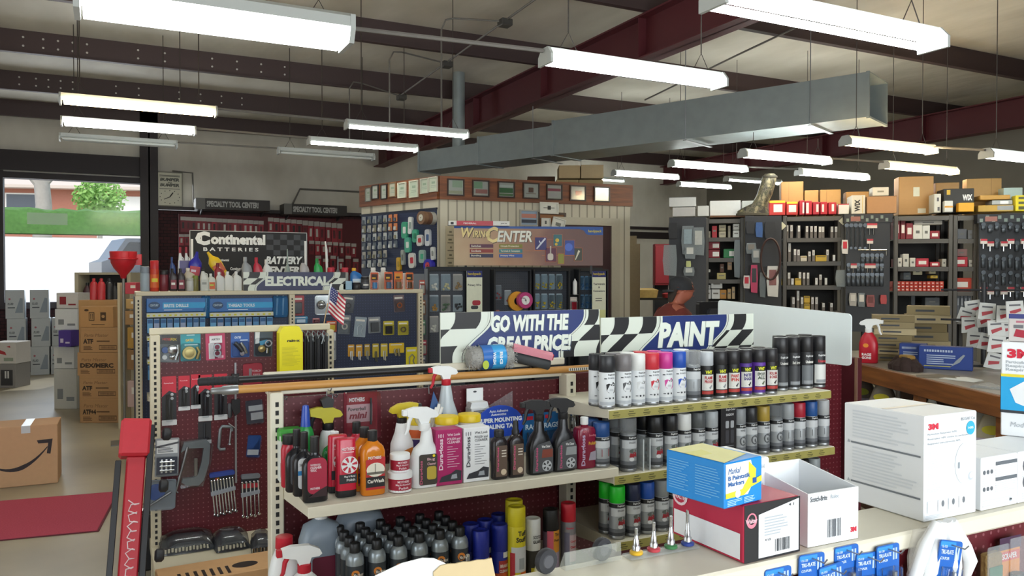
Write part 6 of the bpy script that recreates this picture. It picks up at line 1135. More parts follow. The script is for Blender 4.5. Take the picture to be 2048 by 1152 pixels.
for a in [('can',290,533,18,'#98a6b0','tall pale grey-blue can at the end of the blue gondola top',.04,'#7f8b95'),('can',309,521,17,'#c33a22','tall red and orange can with a red cap on the blue gondola',.04,'#c22a30',('#d8642c','#d8c83a')),('jar',328,540,17,'#6d2430','dark maroon jar beside the red and orange can',.05),
          ('bottle',347,537,14,'#2b2226','black-capped dark bottle beside the maroon jar',.04,'#151517',('#7d2a38',)),('bottle',363,537,14,'#2b2226','second black-capped dark bottle along the blue gondola',.04,'#151517',('#7d2a38',)),('jar',381,556,16,'#b7b9b6','low pale grey jar in front of the beige bottle',.03,'#a8a9a4'),('bottle',380,536,22,'#b9b0a0','wide beige bottle behind the low grey jar',.08,'#c8c2b4',('#8a4a40',)),
          ('jar',391,551,11,'#6f6a3a','narrow olive jar with a green lid',.02,'#6d7a2c'),('jug',409,536,17,'#d0d2cc','off-white jug with a black cap, beside the olive jar',.05,'#1d1d1f',('#bfc2bc','#8a8d88')),('bottle',424,547,14,'#c9cbc0','bottle with a green fading to orange label',.04,W1,('#c25a2a','#a7b83a')),('bottle',441,544,16,'#cdd0cf','plain white squat bottle beside the orange label bottle',.04,W1),('bottle',458,543,17,'#d6d8d4','white long-neck bottle next to the electrical sign',.04,W1),('bottle',475,543,16,'#d6d8d4','white curved bottle touching the electrical sign end',.03,W1),
          ('bottle',346,514,11,'#2f4a86','blue bottle standing behind the black-capped dark bottles',.22,'#26407a'),('jug',363,494,13,'#dcdedc','white jug with yellow label, rising behind the purple carton',.3,'#a02638',('#d8c83a',)),('jug',375,494,12,'#dcdedc','second white jug beside the yellow-label jug',.3,'#a02638'),('box',371,521,22,'#33246e','purple carton in front of the white jugs',.2),('bottle',439,526,20,'#8f2530','dark red bottle with a gold label under the tilted yellow bottle',.14,'#6d1a24',('#c9a04a',)),
          ('bottle',494,514,20,'#8f9498','silver oil bottle rising behind the electrical sign',.13,'#9aa0a4',('#5b5e62',)),('bottle',516,515,18,'#b3223a','red oil bottle rising behind the electrical sign',.13,'#b3223a',('#c9a86a',)),('bottle',536,519,18,'#d5d7d6','white oil bottle with grey label behind the electrical sign',.13,'#d5d7d6',('#7d8085',)),('bottle',609,517,19,'#a8a4a6','grey and crimson oil bottle behind the electrical sign',.13,'#1d1d1f',('#b3304a',)),('bottle',637,517,18,'#1f9a4a','green oil bottle behind the electrical sign',.13,'#1b8a42',('#8a7a3a',)),
          ('jar',662,535,15,'#c9c4be','clear jar with red lid behind the electrical sign end',.12,'#b3263a'),('jar',690,535,14,'#a5a29c','grey jar with red lid past the electrical sign',.12,'#b3263a'),('bottle',712,536,24,'#2a72b8','blue bottle with an orange-yellow cap',.1,'#d8a52c',('#c9dcec',)),('box',695,562,18,'#8fb4cc','small pale blue carton at the sign end',.0),('jar',713,565,17,'#26262a','low black jar beside the pale blue carton',.02),('jar',730,553,17,'#33353a','black tin with grey print beside the low jar',.04,'#26262a',('#55585e',)),
          ('jug',751,535,27,'#d6d4cc','large white jug behind the first orange card',.2,W1),('jug',771,535,27,'#cfcdc6','large white jug behind the second orange card',.2,W1),('pack',749,545,16,'#cf5420','orange carded pack in front of the large white jugs',.02,'#3f8ac0',('#3a1f14','#d8a52c')),('pack',777,544,17,'#d85a22','second orange carded pack along the blue gondola end',.02,'#4a6a8a',('#3a1f14','#d8a52c')),('pack',797,543,18,'#d8641f','third orange carded pack with a hose clamp',.02,'#8a6a4a',('#d8902c','#2a1a14')),('pack',819,545,16,'#d8661c','last orange carded pack with a black hook',.02,'#5b3a1c',('#2a1a14','#d8a52c')),('jar',808,546,8,'#d5d5d0','slim white tube between the orange packs',.08,W1)]:
 gp(*a)
def tilted(px,top,col,lab,ang,lc):
 y = EY + .17; x = XY(px,y); z = PY(px,top,y).z; t = T('oil_bottle',lab,'bottle',(x,y,z),0,None,0,math.radians(ang)); m = M(col,.35,var=.03)
 MB(m).loft([(-.24,.04,.03,3),(-.1,.055,.036,3),(-.07,.05,.034,2.6),(-.03,.02,.018,2),(0,.013,.013,2)],14).o('bottle',t); MB(m).tube([(0,0,-.005),(.0,0,.02)],[.014,.01],8).o('spout',t); b = MB(M(lc[0])).fr(-.042,.042,-.19,-.11,-.0365); b.m(M(lc[1])).fr(-.03,.01,-.16,-.14,-.037); b.o('label_print',t)
tilted(394,508,'#2a2aa0','deep blue oil bottle draining at a tilt on a drain rack',8,('#b83a4a','#d8c9d8')); tilted(418,508,'#e0bc1a','bright yellow oil bottle draining at a steep tilt',-33,('#c0562a','#e8d8c0'))
S('drain_rack',MB(DARK).box(XY(385,EY + .17),XY(445,EY + .17),EY + .15,EY + .19,ez + .001,PY(400,562,EY + .17).z),'dark drain rack under the tilted blue and yellow bottles','rack')
y = EY + .2; p = PY(470,545,y); t = T('funnel','black long-neck funnel leaning beside the battery sign','funnel',(p.x - .02,y,ez + .002),0,None,0,.0); b = MB(M('#2b2c30',.4)); b.lathe([(.075,0),(.07,.012),(.02,.1),(.014,.12)],14); b.o('cone',t); MB(M('#8d9092',.4)).tube([(0,0,.12),(.03,0,.16),(.1,0,.21)],[.014,.012,.006],8).o('neck',t)
gp('funnel',575,498,28,'#8f9c98','pale grey funnel standing behind the electrical sign',.2); gp('funnel',676,513,24,'#6d757a','mid grey funnel standing behind the sign end',.22); p = PY(655,560,EY + .25)
S('white_rod',MB(WHITE).tube([(0,0,0),(-.01,0,PY(655,500,EY + .25).z - ez),(-.02,0,PY(655,483,EY + .25).z - ez)],[.011,.012,.007],8),'slim white rod standing up behind the electrical sign','rod',(p.x,EY + .25,ez + .001))
# drill bit bin displays
def bins(p0,p1,title,label):
 x0,x1 = XY(p0,EY),XY(p1,EY); W = x1 - x0; zt = PY(p0,597,EY).z; t = T('drill_bin_display',label,'display',(x0,EY - .002,0))
 b = MB(M('#1f62a8',.4)).box(0,W,-.05,0,zt - .115,zt,.004); b.o('header',t); b = MB(M('#2f9ad0')).fr(W * .27,W,zt - .085,zt - .035,-.051); b.m(M('#cfe0ea')).ft(title,W * .29,zt - .075,W * .42,.028,-.052,.04); b.fr(W * .29,W * .6,zt - .1,zt - .094,-.052); b.m(M('#27466b')).fp(circ(.045,16,1,.7,W * .13,zt - .058),-.0515); b.m(M('#a8bccb')).ft('CENTURY',W * .06,zt - .066,W * .14,.018,-.0525,.03); b.o('header_print',t)
 for r in range(3):
  z = zt - .155 - r * .19; d = .08 + .035 * r
  b = MB(M('#c9cdbd',.5)).box(0,W,-d - .004,-.0,z,z + .034); b.m(M('#c9c22c'))
  for k in range(11): b.fr(W * (k + .1) / 11,W * (k + .55) / 11,z + .008,z + .022,-d - .005)
  b.o('label_rail',t)
  for k in range(9):
   b = MB(M(('#5b9ac9','#6f8fb8','#4a86b8','#8898b8')[(k * 3 + r) % 4],.4)); b.box(W * (k + .08) / 9,W * (k + .9) / 9,-d + .005,-d + .04,z - .13,z - .012); b.m(M('#2a5a8c')).fr(W * (k + .12) / 9,W * (k + .86) / 9,z - .05,z - .02,-d + .0045); b.o('bit_pack',t)
bins(292,409,'BRITE DRILLS','blue drill bit bin display nearest the gondola end'); bins(417,543,'THREAD TOOLS','blue thread tools bin display on the blue gondola')
for px,nm in ((413,'clear blue pouch hanging between the two bin displays'),(556,'clear blue pouch hanging beside the thread tools display'),(568,'second clear blue pouch beside the gondola upright')):
 P = PY(px,592,EY - .06); t = T('tool_pouch',nm,'pouch',(P.x,EY - .0015,P.z)); MB(film_mat(.55,'#2f7ab8')).loft([(-.19,.03,.02,2.5,0,-.03),(-.16,.042,.026,2.6,0,-.03),(-.03,.04,.022,2.6,0,-.028),(0,.034,.008,2.4,0,-.01)],14).o('pouch',t); MB(M('#bcd8ea',.3)).tube([(-.008,-.03,-.17),(0,-.03,-.02)],.008,6).o('tool',t); MB(STEEL).tube([(0,0,0),(0,-.03,0)],.003,5).o('hang_hook',t)
# carded goods on the right blue bay
def hcard(px,py,wpx,hpx,col,label,item,y=EY,kind=0,ry=0.,name='carded_pack'):
 P = PY(px,py,y); Z = dep(P.x,y); w,h = wpx * Z / F,hpx * Z / F; t = T(name,label,'pack',(P.x,y - .0015,P.z),0,None,0,ry); MB(M(col,.4)).prism(rrect(w,h,.006,2,0,-h / 2),-.003,0,'xz').o('card',t); b = MB(M(item,.3,.4))
 if kind == 0: b.lathe([(w * .16,0),(w * .26,0),(w * .26,.015),(w * .16,.015)],14,(0,-.02,-h * .6),'y',cap=False)
 elif kind == 1: b.tube([(-w * .1,-.012,-h * .55),(-w * .16,-.014,-h * .8),(-w * .05,-.014,-h * 1.25)],w * .08,6); b.tube([(w * .1,-.012,-h * .55),(w * .1,-.014,-h * .8),(w * .16,-.014,-h * 1.3)],w * .08,6)
 elif kind == 2: b.box(-w * .32,w * .32,-.024,-.004,-h * .9,-h * .35,.004)
 else: b.tube([(-w * .2,-.01,-h * .9),(-w * .25,-.014,-h * .5),(.0,-.016,-h * .35),(w * .22,-.014,-h * .5),(w * .1,-.012,-h * .7),(w * .25,-.01,-h * .9)],w * .05,6)
 b.o('item',t); b = MB(M('#d8d4cc')).fr(-w * .4,w * .35,-h * .22,-h * .12,-.0036); b.o('card_print',t)
 if kind in (0,2): MB(CLEAR).prism(rrect(w * .9,h * .68,.006,3,0,-h * .62),-.03,-.003,'xz').o('blister',t)
for a in [(594,591,28,40,'#a83038','red carded pack at the start of the right blue bay','#3a3a3e',EY,2),(698,591,24,34,'#55585f','grey pack with a white insert and black ring','#1f2024',EY,0,.12),(797,590,22,34,'#6d5a5e','lone clear pack with a copper ring on bare blue board','#a8582c',EY,0,-.05),(601,633,28,14,'#4a9ac9','small blue pack behind the flag pole','#b8c9d8',EY,2),(632,636,14,10,'#a85058','tiny red card beside the flag pole base','#6d3a3e',EY,2),
          (663,642,20,22,'#c9582c','orange pack beside the wiper blades','#d8b83a',EY - .1,2),(665,665,13,55,'#c9cacb','narrow white carded wrench beside the wiper blades','#8a8d90',EY - .1,0),(690,630,24,38,'#7d8288','grey bag pack with a steel washer','#c9c5b8',EY,0,.08),(722,634,24,40,'#8d9aa5','pale grey bag of wires with bright ends','#aebac2',EY,3,.1),(748,634,25,32,'#8f9296','grey pack with a white bar','#55585c',EY,2,-.03),(777,642,22,28,'#c9b82c','yellow card with a big black block','#1d1d20',EY,2),(806,642,22,28,'#c9b82c','yellow card with two small terminals','#7d6a4a',EY,0),
          (702,689,13,24,'#c9962c','first small amber card with hanging clip','#c9cacb',EY,1),(718,689,13,24,'#c9962c','second small amber card with hanging clip','#c9cacb',EY,1),(734,688,11,24,'#a88a2c','third small amber card, darker, with hanging clip','#8a8d8a',EY,1),(751,687,13,28,'#b8a22c','taller amber card with dark hanging clip','#55554a',EY,1),(768,687,14,26,'#c9b23a','last small amber card with a wide clip','#b8b8b0',EY,1),(793,686,31,20,'#d8b41c','wide yellow card holding a grey cable loop','#8a8368',EY,1),(823,694,24,40,'#d8c81c','tall yellow card with a grey looped cable','#8d8d86',EY,3)]:
 hcard(*a)
P = PY(655,591,EY); t = T('headlight_pack','shiny silver headlamp pack on the blue pegboard behind the flag','pack',(P.x,EY - .0015,P.z)); w,h = .235,.175; MB(M('#d5d8da',.15,.7)).prism(rrect(w,h,.02,3,0,-h / 2),-.006,0,'xz').o('card',t); b = MB(CHROME)
for x in (-.06,.055): b.lathe([(.012,-.02),(.036,0),(.042,.012),(.03,.02)],16,(x,-.028,-.085),'y')
b.o('lamp',t); MB(CLEAR).prism(rrect(w * .98,h * .96,.02,3,0,-h / 2),-.05,-.006,'xz').o('blister',t)
for k,(px,py,c) in enumerate(((845,600,'#8a5a3a'),(845,640,'#5a8a6a'),(847,680,'#a83a4a'),(844,560,'#a84a3a'),(845,712,'#7a7a8a'))):
 hcard(px,py,12,30,c,f'narrow goods card, {ORD[(3, 0, 1, 2, 4).index(k)]} down in the gap beside the black display','#b8b4a8',WY - .06,2)
# wiring display goods
def pouch(px,py,wpx,hpx,fill,label,fc,y=WY,half=.45):
 P = PY(px,py,y); Z = dep(P.x,y); w,h = wpx * Z / F,hpx * Z / F; t = T('wiring_pack',label,'pack',(P.x,y - .0015,P.z)); MB(M(fill,.4)).prism(rrect(w,h,.006,2,0,-h / 2),-.003,0,'xz').o('card',t); b = MB(M(fc,.4,var=.2)); rn = random.Random(px + py)
 for k in range(7): x,z = rn.uniform(-.32,.32) * w,-h * rn.uniform(1 - half,.93); b.lathe([(w * .05,0),(w * .12,.003),(w * .12,.012),(w * .05,.016)],7,(x,-.02,z),'y')
 b.o('fittings',t); MB(CLEAR).prism(rrect(w * .94,h * .9,.008,3,0,-h * .53),-.026,-.003,'xz').o('pouch',t)
for r in range(3):
 for c in range(3): pouch(867 + c * 24,548 + r * 42,20,33,('#a8b4bc','#9aa8b4','#b4b0ac')[(r + c) % 3],f'wiring pack, {ORD[r]} row and {ORD[c]} column of the display panel nearest the blue gondola',('#e0ded2','#d8d0a0','#a8885a','#b8862c','#4a6a4a','#2a2c30')[(r * 3 + c) % 6])
for r in range(2):
 for c in range(4): pouch(1073 + c * 15,548 + r * 39,13,31,'#8fa3b2',f'yellow terminal pouch, {ORD[r]} row, {ORD[c]} along the wide terminal panel','#d8bc1c')
 for c in range(3): pouch(1164 + c * 9,552 + r * 37,8,28,'#5f86a8',f'blue terminal pouch, {ORD[r]} row, {ORD[c]} along the narrow end panel','#3a78b8')
for px,py,c,nm in ((996,570,'#7d8690','grey wiring pack above the tape rolls'),(1015,580,'#a8b0b8','wiring pack with a red part beside the tape rolls'),(992,620,'#a86a5a','small brown pack low on the tape roll panel')): pouch(px,py,14,30,c,nm,'#a8323a')
P = PY(1030,602,WY); t = T('tape_roll','orange-yellow cable roll hanging on the wiring display','cable roll',(P.x,WY - .03,P.z)); MB(M('#d89a2c',.5)).lathe([(.04,-.03),(.1,-.03),(.1,.0),(.04,0)],26,axis='y',cap=False).o('roll',t); MB(STEEL).tube([(0,.028,.035),(0,-.2,.035)],.004,6).o('hang_hook',t)
t = T('tape_roll','magenta tape roll with a white core label in front of the orange roll','tape roll',(P.x + .06,WY - .075,P.z + .01)); MB(M('#b8407a',.4)).lathe([(.048,-.05),(.084,-.05),(.084,0),(.048,0)],24,axis='y',cap=False).o('roll',t); MB(WHITE).lathe([(.01,-.051),(.047,-.051),(.047,-.002),(.01,-.002)],20,axis='y',cap=False).o('core_label',t)
P = PY(1145,572,WY + .02); t = T('caulk_tube','white sealant tube standing between two wiring display panels','tube',(P.x,WY - .03,P.z - .09),0); MB(WHITE).lathe([(.022,0),(.024,.004),(.024,.13),(.014,.15)],12).o('tube',t); MB(WHITE).lathe([(.01,.148),(.006,.17)],8).o('nozzle',t); MB(STEEL).box(-.03,.03,-.03,.06,-.006,-.001).o('clip',t)
hcard(1147,594,16,28,'#c9c4c0','white and red pack below the sealant tube','#b8263a',WY - .02,2)
# battery sign behind
SYB = 8.6; a = PY(379,460,SYB); c = PY(614,464,SYB); W = c.x - a.x; H = a.z - PY(379,560,SYB).z; t = T('battery_sign','black battery sign with gothic white lettering on white posts behind the blue gondola','sign',(a.x,SYB,a.z - H))
MB(M('#1b1c20',.65)).box(0,W,0,.012,0,H,.003).o('panel',t); b = MB(M('#c9cbcb',.5))
for q in ((0,.006),(W - .006,W)): b.fr(q[0],q[1],H * .0,H,-.002)
b.fr(0,W,H - .006,H,-.002); b.m(M('#34363c'))
for i in range(6):
 for j in range(4):
  if (i + j) % 2 == 0: b.fr(W * (.64 + .06 * i),W * (.7 + .06 * i),H * (.95 - .11 * j) - H * .11,H * (.95 - .11 * j),-.001)
b.m(M('#dfe3e3',.4)); b.text('C',(W * .045,-.003,H * .7),(1,0,0),(0,0,1),W * .12,H * .28,.07); b.text('ontinental',(W * .17,-.003,H * .72),(1,0,0),(0,0,1),W * .46,H * .215,.055); b.fr(W * .09,W * .1,H * .74,H * .95,-.0035); b.text('B A T T E R I E S',(W * .11,-.003,H * .585),(1,0,0),(0,0,1),W * .46,H * .075,.03); b.ft('BATTERY',W * .63,H * .33,W * .33,H * .16,-.003,.05,.25); b.ft('CENTER',W * .6,H * .12,W * .33,H * .16,-.003,.05,.25); b.ft('Continental',W * .22,H * .38,W * .1,H * .05,-.003,.03); b.ft('Continental',W * .33,H * .2,W * .12,H * .06,-.003,.03); b.o('lettering',t)
for x in (.012,W - .03): MB(WHITE).box(x,x + .02,-.01,.02,-a.z + H,H * .82).o('post',t)
# ------------------------------------------------------------------ far wall: clock, tool centre shelves, rows of red tool cards
a = PY(312,343,BW - .11); c = PY(366,414,BW - .11); W = c.x - a.x; H = a.z - c.z; t = T('wall_clock','tall cream wall clock with slanted heading beside the column','clock',(a.x,BW - .15,c.z)); MB(M('#8f8d80',.5)).box(0,W,0,.149,0,H,.006).o('case',t); MB(M('#d3d1bd',.4)).box(W * .05,W * .95,-.006,.001,H * .03,H * .97).o('face',t); b = MB(M('#55564c'))
for s_,z in (('BUMPER',.73),('TO',.66),('BUMPER',.57)): b.ft(s_,W * (.14 if s_ != 'TO' else .42),H * z,W * (.72 if s_ != 'TO' else .16),H * (.09 if s_ != 'TO' else .045),-.007,.05,.15)
for z in (.86,.89,.5): b.fr(W * .12,W * .88,H * z,H * (z + .015),-.007)
for k in range(12): b.fp(circ(W * .022,6,cx=W * (.5 + .36 * math.sin(k * PI / 6)),cz=H * (.27 + .19 * math.cos(k * PI / 6))),-.007)
b.o('dial_marking',t); b = MB(BLACK); b.tube([(W * .5,-.012,H * .27),(W * .62,-.012,H * .4)],.008,5); b.tube([(W * .5,-.014,H * .27),(W * .28,-.014,H * .2)],.006,5); b.o('clock_hand',t)
def tool_center(p0,p1,label,dz):
 y = BW - .5; a = PY(p0,405,y); c = PY(p1,420,y); W = c.x - a.x; z = PY((p0 + p1) / 2,428 + dz,y).z; t = T('header_shelf',label,'sign shelf',(a.x,y,z)); H = .19; MB(M('#33302f',.5)).box(0,W,0,.42,0,H,.003).o('shelf',t); b = MB(M('#6d6c69')).fr(0,W * .12,0,H,-.001); b.m(M('#b9bab8',.5)).ft('SPECIALTY TOOL CENTER!',W * .14,H * .22,W * .7,H * .56,-.002,.05); b.o('lettering',t); b = MB(DARK)
 for x in (.1,W - .1): b.prism([(.38,-.08),(.42,-.08),(.42,0),(.02,0)],x,x + .02,'yz')
 b.o('bracket',t)
tool_center(392,540,'specialty tool center header shelf nearest the clock',-8); tool_center(568,694,'specialty tool center header shelf nearest the office',2)
PWY = BW - .06; a = XY(358,PWY); c = XY(726,PWY); b = MB(M('#5a1420',.6,var=.1)).box(a,c,PWY,BW - .005,.3,BZ - .12); S('tool_wallboard',b,'dark red tool board covering the far brick wall','board')
rn = random.Random(11)
def wall_card(px,py,wpx,hpx,lab,big=False):
 P = PY(px,py,PWY); Z = dep(P.x,PWY); w,h = wpx * Z / F,hpx * Z / F; t = T('tool_card',lab,'pack',(P.x,PWY - .0015,P.z),0,None,0,rn.uniform(-.03,.03)); MB(M(rn.choice(('#8f1f30','#a5283a','#7a1828')),.5)).box(-w / 2,w / 2,-.012,0,-h,0).o('card',t); b = MB(M('#b9b3b0',.5)).box(-w / 2,w / 2,-.02,-.012,-h * .22,h * .02)
 b.o('price_tag',t); b = MB(M(rn.choice(('#c9c0bc','#5b1a24','#d8d0cc','#2b1a1e')))).box(-w * .2,w * .2,-.016,-.012,-h * .75,-h * .35); b.o('tool',t)
for k in range(16): wall_card(366 + k * 10.4,434 + .8 * k * .7,9.6,30,f'red tool card, {ORD[k]} along the top row above the battery sign')
for k in range(13): wall_card(541 + k * 11.5,436 + k * 1.0,10.5,40 if k > 5 else 32,f'red tool card, {ORD[k]} along the top row nearest the office')
for k in range(8): wall_card(623 + k * 12,482 + k * .8,10,27,f'red tool card, {ORD[k]} along the second row beside the battery sign')
for k,px in enumerate((363,373)): wall_card(px,469,9,22,f'red tool card, {ORD[k]} in the short row above the white jugs')
for k in range(6): wall_card(636 + k * 15,512 + (k % 2) * 6,11,26,f'red tool card, {ORD[k]} along the lowest row over the blue gondola')
conduit([PY(585,408,BW - .03),PY(600,378,BW - .03),PY(722,384,BW - .03)],'thin conduit bending across the grey wall above the tool shelves',.02)
conduit([PY(345,342,BW - .2),PY(385,346,BW - .06),PY(387,405,BW - .06)],'thin conduit dropping beside the wall clock',.015)
# ------------------------------------------------------------------ office block with certificates
oc = PD(878,470,8.8); ol = PD(723,470,9.85); orr = PD(1260,470,9.73); OT = PD(878,352,8.8).z
oc.z = ol.z = orr.z = 0; du_ = (orr - oc); du_.z = 0; RW = du_.length; dl = ol - oc; LW = dl.length
bk = Vector((-du_.y,du_.x,0)).normalized() * 2.6
b = MB(PANEL); bl_ = Vector((ol.x,ol.y,0)).normalized() * 1.6 + Vector((.25,0,0)); q = [oc,orr,orr + bk,ol + bl_,ol]; n = len(q); zb = OT - .255
b.add([(p.x,p.y,0) for p in q] + [(p.x,p.y,zb) for p in q],[tuple(range(n))[::-1],tuple(range(n,2 * n))] + [(i,(i + 1) % n,(i + 1) % n + n,i + n) for i in range(n)]); ST('wall_office',b)
b = MB(WOODRED); e = .03
def board_strip(p,v,L,nx,ny,z0,z1):
 n_ = Vector((nx,ny,0)); a_ = p + n_ * .03; c_ = p + v * L + n_ * .03; b.add([(s.x,s.y,z) for z in (z0,z1) for s in (p,p + v * L,c_,a_)],[(0,1,2,3),(7,6,5,4),(0,4,5,1),(1,5,6,2),(2,6,7,3),(3,7,4,0)])
ur = du_.normalized(); ul = dl.normalized(); nr = Vector((ur.y,-ur.x,0)); nl = Vector((-ul.y,ul.x,0))
board_strip(oc - ur * .0,ur,RW + .02,nr.x,nr.y,zb,OT); board_strip(oc,ul,LW,nl.x,nl.y,zb + .0,OT); b.add([(p.x,p.y,OT - .01) for p in q],[tuple(range(n))]); b.add([(p.x,p.y,OT - .012) for p in q],[tuple(range(n))]); o_ = ST('trim_2',b)
def on_face(p0,v,nrm,px,py):       # point on an office face under a pixel
 r = ray(px,py); o0 = Vector((0,0,EYE)); k = (p0 - o0).dot(nrm) / r.dot(nrm); return o0 + r * k
CERTP = M('#c9cfc0',.4,var=.05)
def framed(px0,py0,px1,py1,face,label,fm,paper,art,name='certificate',glass=False,off=.031,cat='framed certificate',tilt=0.):
 p0,v,nrm,rz = ((oc,ur,nr,math.atan2(ur.y,ur.x)),(oc,ul,nl,math.atan2(-ul.y,-ul.x)))[face]; a_ = on_face(p0 + nrm * off,v,nrm,px0,py1); c_ = on_face(p0 + nrm * off,v,nrm,px1,py1); W = (c_ - a_).length; H = on_face(p0 + nrm * off,v,nrm,px0,py0).z - a_.z
 t = T(name,label,cat,a_,rz,None,0,tilt); k = W * .07; FRM = M(fm,.4)
 b = MB(FRM); b.box(0,W,-.018,0,0,k); b.box(0,W,-.018,0,H - k,H); b.box(0,k,-.018,0,k,H - k); b.box(W - k,W,-.018,0,k,H - k); b.o('frame',t)
 b = MB(M(paper,.35,var=.03)).box(k,W - k,-.006,-.001,k,H - k); o1 = b.o('sheet',t); b = MB()
 for (c,x0,x1,z0,z1) in art: b.m(M(c)).fr(W * x0,W * x1,H * z0,H * z1,-.0068)
 if art: b.o('print',t)
 if glass: MB(CLEAR).box(k,W - k,-.012,-.011,k,H - k).o('glass',t)
for i,(x0,y0,x1,y1,fm,pp) in enumerate(((732,376,743,404,'#6d665c','#aab0a6'),(745,371,758,399,'#2e2826','#b4b8b0'),(763,370,775,399,'#2e2826','#b0b5ac'),(779,366,793,395,'#8a6a4a','#b8b4a0'),(797,366,813,397,'#d0cdb8','#b9c0ae'),(820,362,837,396,'#d0cdb8','#b4bfaa'),(842,358,858,388,'#b8b4a4','#b4bca8'),(859,355,876,385,'#b8b4a4','#bcc4ae'))):
 framed(x0,y0,x1,y1,1,f'framed certificate, {ORD[i]} along the shorter office fascia',fm,pp,[('#8fa08a',.3,.7,.55,.7),('#9aa696',.2,.8,.3,.34),('#9aa696',.2,.8,.4,.44)])
for i,(x0,x1,art) in enumerate(((894,928,[('#b8b494',.1,.9,.12,.3),('#a8b89a',.3,.9,.5,.9)]),(944,978,[('#8fb08a',.1,.6,.5,.9),('#b87a70',.2,.9,.2,.45),('#d8d2c0',.1,.5,.1,.2)]),(995,1029,[('#4a7a4a',.1,.9,.3,.6),('#d8dcd0',.1,.9,.66,.78),('#6a8a5a',.1,.9,.12,.25)]),(1045,1078,[('#7a5a4a',.35,.65,.4,.7),('#a89a8a',.2,.8,.3,.36)]),(1092,1124,[('#a85060',.1,.9,.55,.72),('#c9c0bc',.2,.7,.2,.4)]),(1139,1171,[('#b83a4a',.35,.75,.35,.65),('#d89aa4',.5,.9,.2,.4)]),(1187,1219,[('#c95a8a',.3,.8,.55,.65),('#d88aa8',.4,.7,.4,.5),('#c9c4c8',.2,.8,.2,.26)]))):
 framed(x0,357 + 2.6 * i,x1,391 + 2.1 * i,0,f'dark-framed plaque, {ORD[i]} from the corner on the longer office fascia','#33221b','#c9c6ba',art,'framed_plaque',True)
# pictures and papers, wood slab sign edge, red box on the display, door
framed(1039,419,1076,452,0,'framed beach and car poster above the wiring sign','#a8a49a','#8fa3b8',[('#b87a6a',.1,.9,.5,.75),('#3a3f4c',.1,.9,.2,.4)],'poster',False,.002,'poster')
framed(1075,424,1131,454,0,'cork notice board above the wiring sign','#4a3a30','#8a5a34',[],'notice_board',False,.004,'notice board')
framed(1079,404,1116,427,0,'white sheet with black crossed swords mark, topmost over the wiring sign','#d3d2c8','#d5d4ca',[('#2a2a2a',.42,.6,.35,.7),('#2a2a2a',.2,.8,.48,.54)],'paper_sheet',False,.03,'paper'); framed(1082,436,1100,453,0,'small white note pinned low on the cork notice board','#d3d2c8','#d8d7cd',[('#55554f',.4,.6,.3,.7)],'paper_sheet',False,.032,'paper'); framed(1101,432,1127,455,0,'tilted white printed note on the cork notice board','#d3d2c8','#d8d7cd',[('#77776f',.3,.7,.3,.6)],'paper_sheet',False,.034,'paper',.25)
p0 = on_face(oc + nr * .05,ur,nr,1206,455); p1 = on_face(oc + nr * .05,ur,nr,1240,455); dH = on_face(oc,ur,nr,1220,452).z
d = T('door_1','','',oc,math.atan2(ur.y,ur.x));
del d['label'],d['category']; d['kind'] = 'structure'; l0 = (p0 - oc).dot(ur) - .55; l1 = (p1 - oc).dot(ur) - .1
MB(M('#3c1f22',.5)).box(l0,l1,-.006,-.001,0,dH).o('door_panel',d); b = MB(M('#b9b29e',.5)); b.box(l0 - .09,l0,-.03,-.001,0,dH + .09); b.box(l1,l1 + .11,-.03,-.001,0,dH + .09); b.box(l0,l1,-.03,-.001,dH,dH + .09); b.o('door_casing',d); MB(M('#b9a46a',.3,.7)).lathe([(.02,-.06),(.028,-.04),(.012,-.03),(.012,-.006)],12,(l1 - .07,0,1.0),'y').o('door_handle',d)
a_ = on_face(oc + nr * .003,ur,nr,891,452); t = T('wire_chart','narrow tan parts chart on the office wall beside the wiring sign','chart',(a_.x,a_.y,a_.z - .55),math.atan2(ur.y,ur.x)); MB(M('#b9ac90',.6)).box(0,.11,-.008,-.001,-.2,.55).o('board',t); b = MB(M('#6d6552'))
for k in range(8): b.fr(.02,.09,-.15 + k * .085,-.14 + k * .085,-.009); b.fr(.03 + .01 * (k % 3),.07,-.12 + k * .085,-.1 + k * .085,-.009)
b.o('chart_print',t)
a_ = PD(886,448,8.0); t = T('red_poster_tube','long red and white carton lying on top of the wiring sign','carton',(sg.location.x - .06,sg.location.y + .0,sg.location.z + SH + .002),sg.rotation_euler.z + .02); MB(M('#d8d8d4',.4)).box(0,.62,-.04,.06,0,.048,.003).o('carton',t); b = MB(M('#b8203a',.4)).fr(.08,.45,0,.048,-.041); b.m(M('#e8c9cc')).ft('FEDERAL',.15,.015,.13,.016,-.042,.03); b.m(INK).fr(.02,.05,.01,.035,-.041); b.ft('parts',.53,.015,.06,.014,-.041); b.o('carton_print',t)
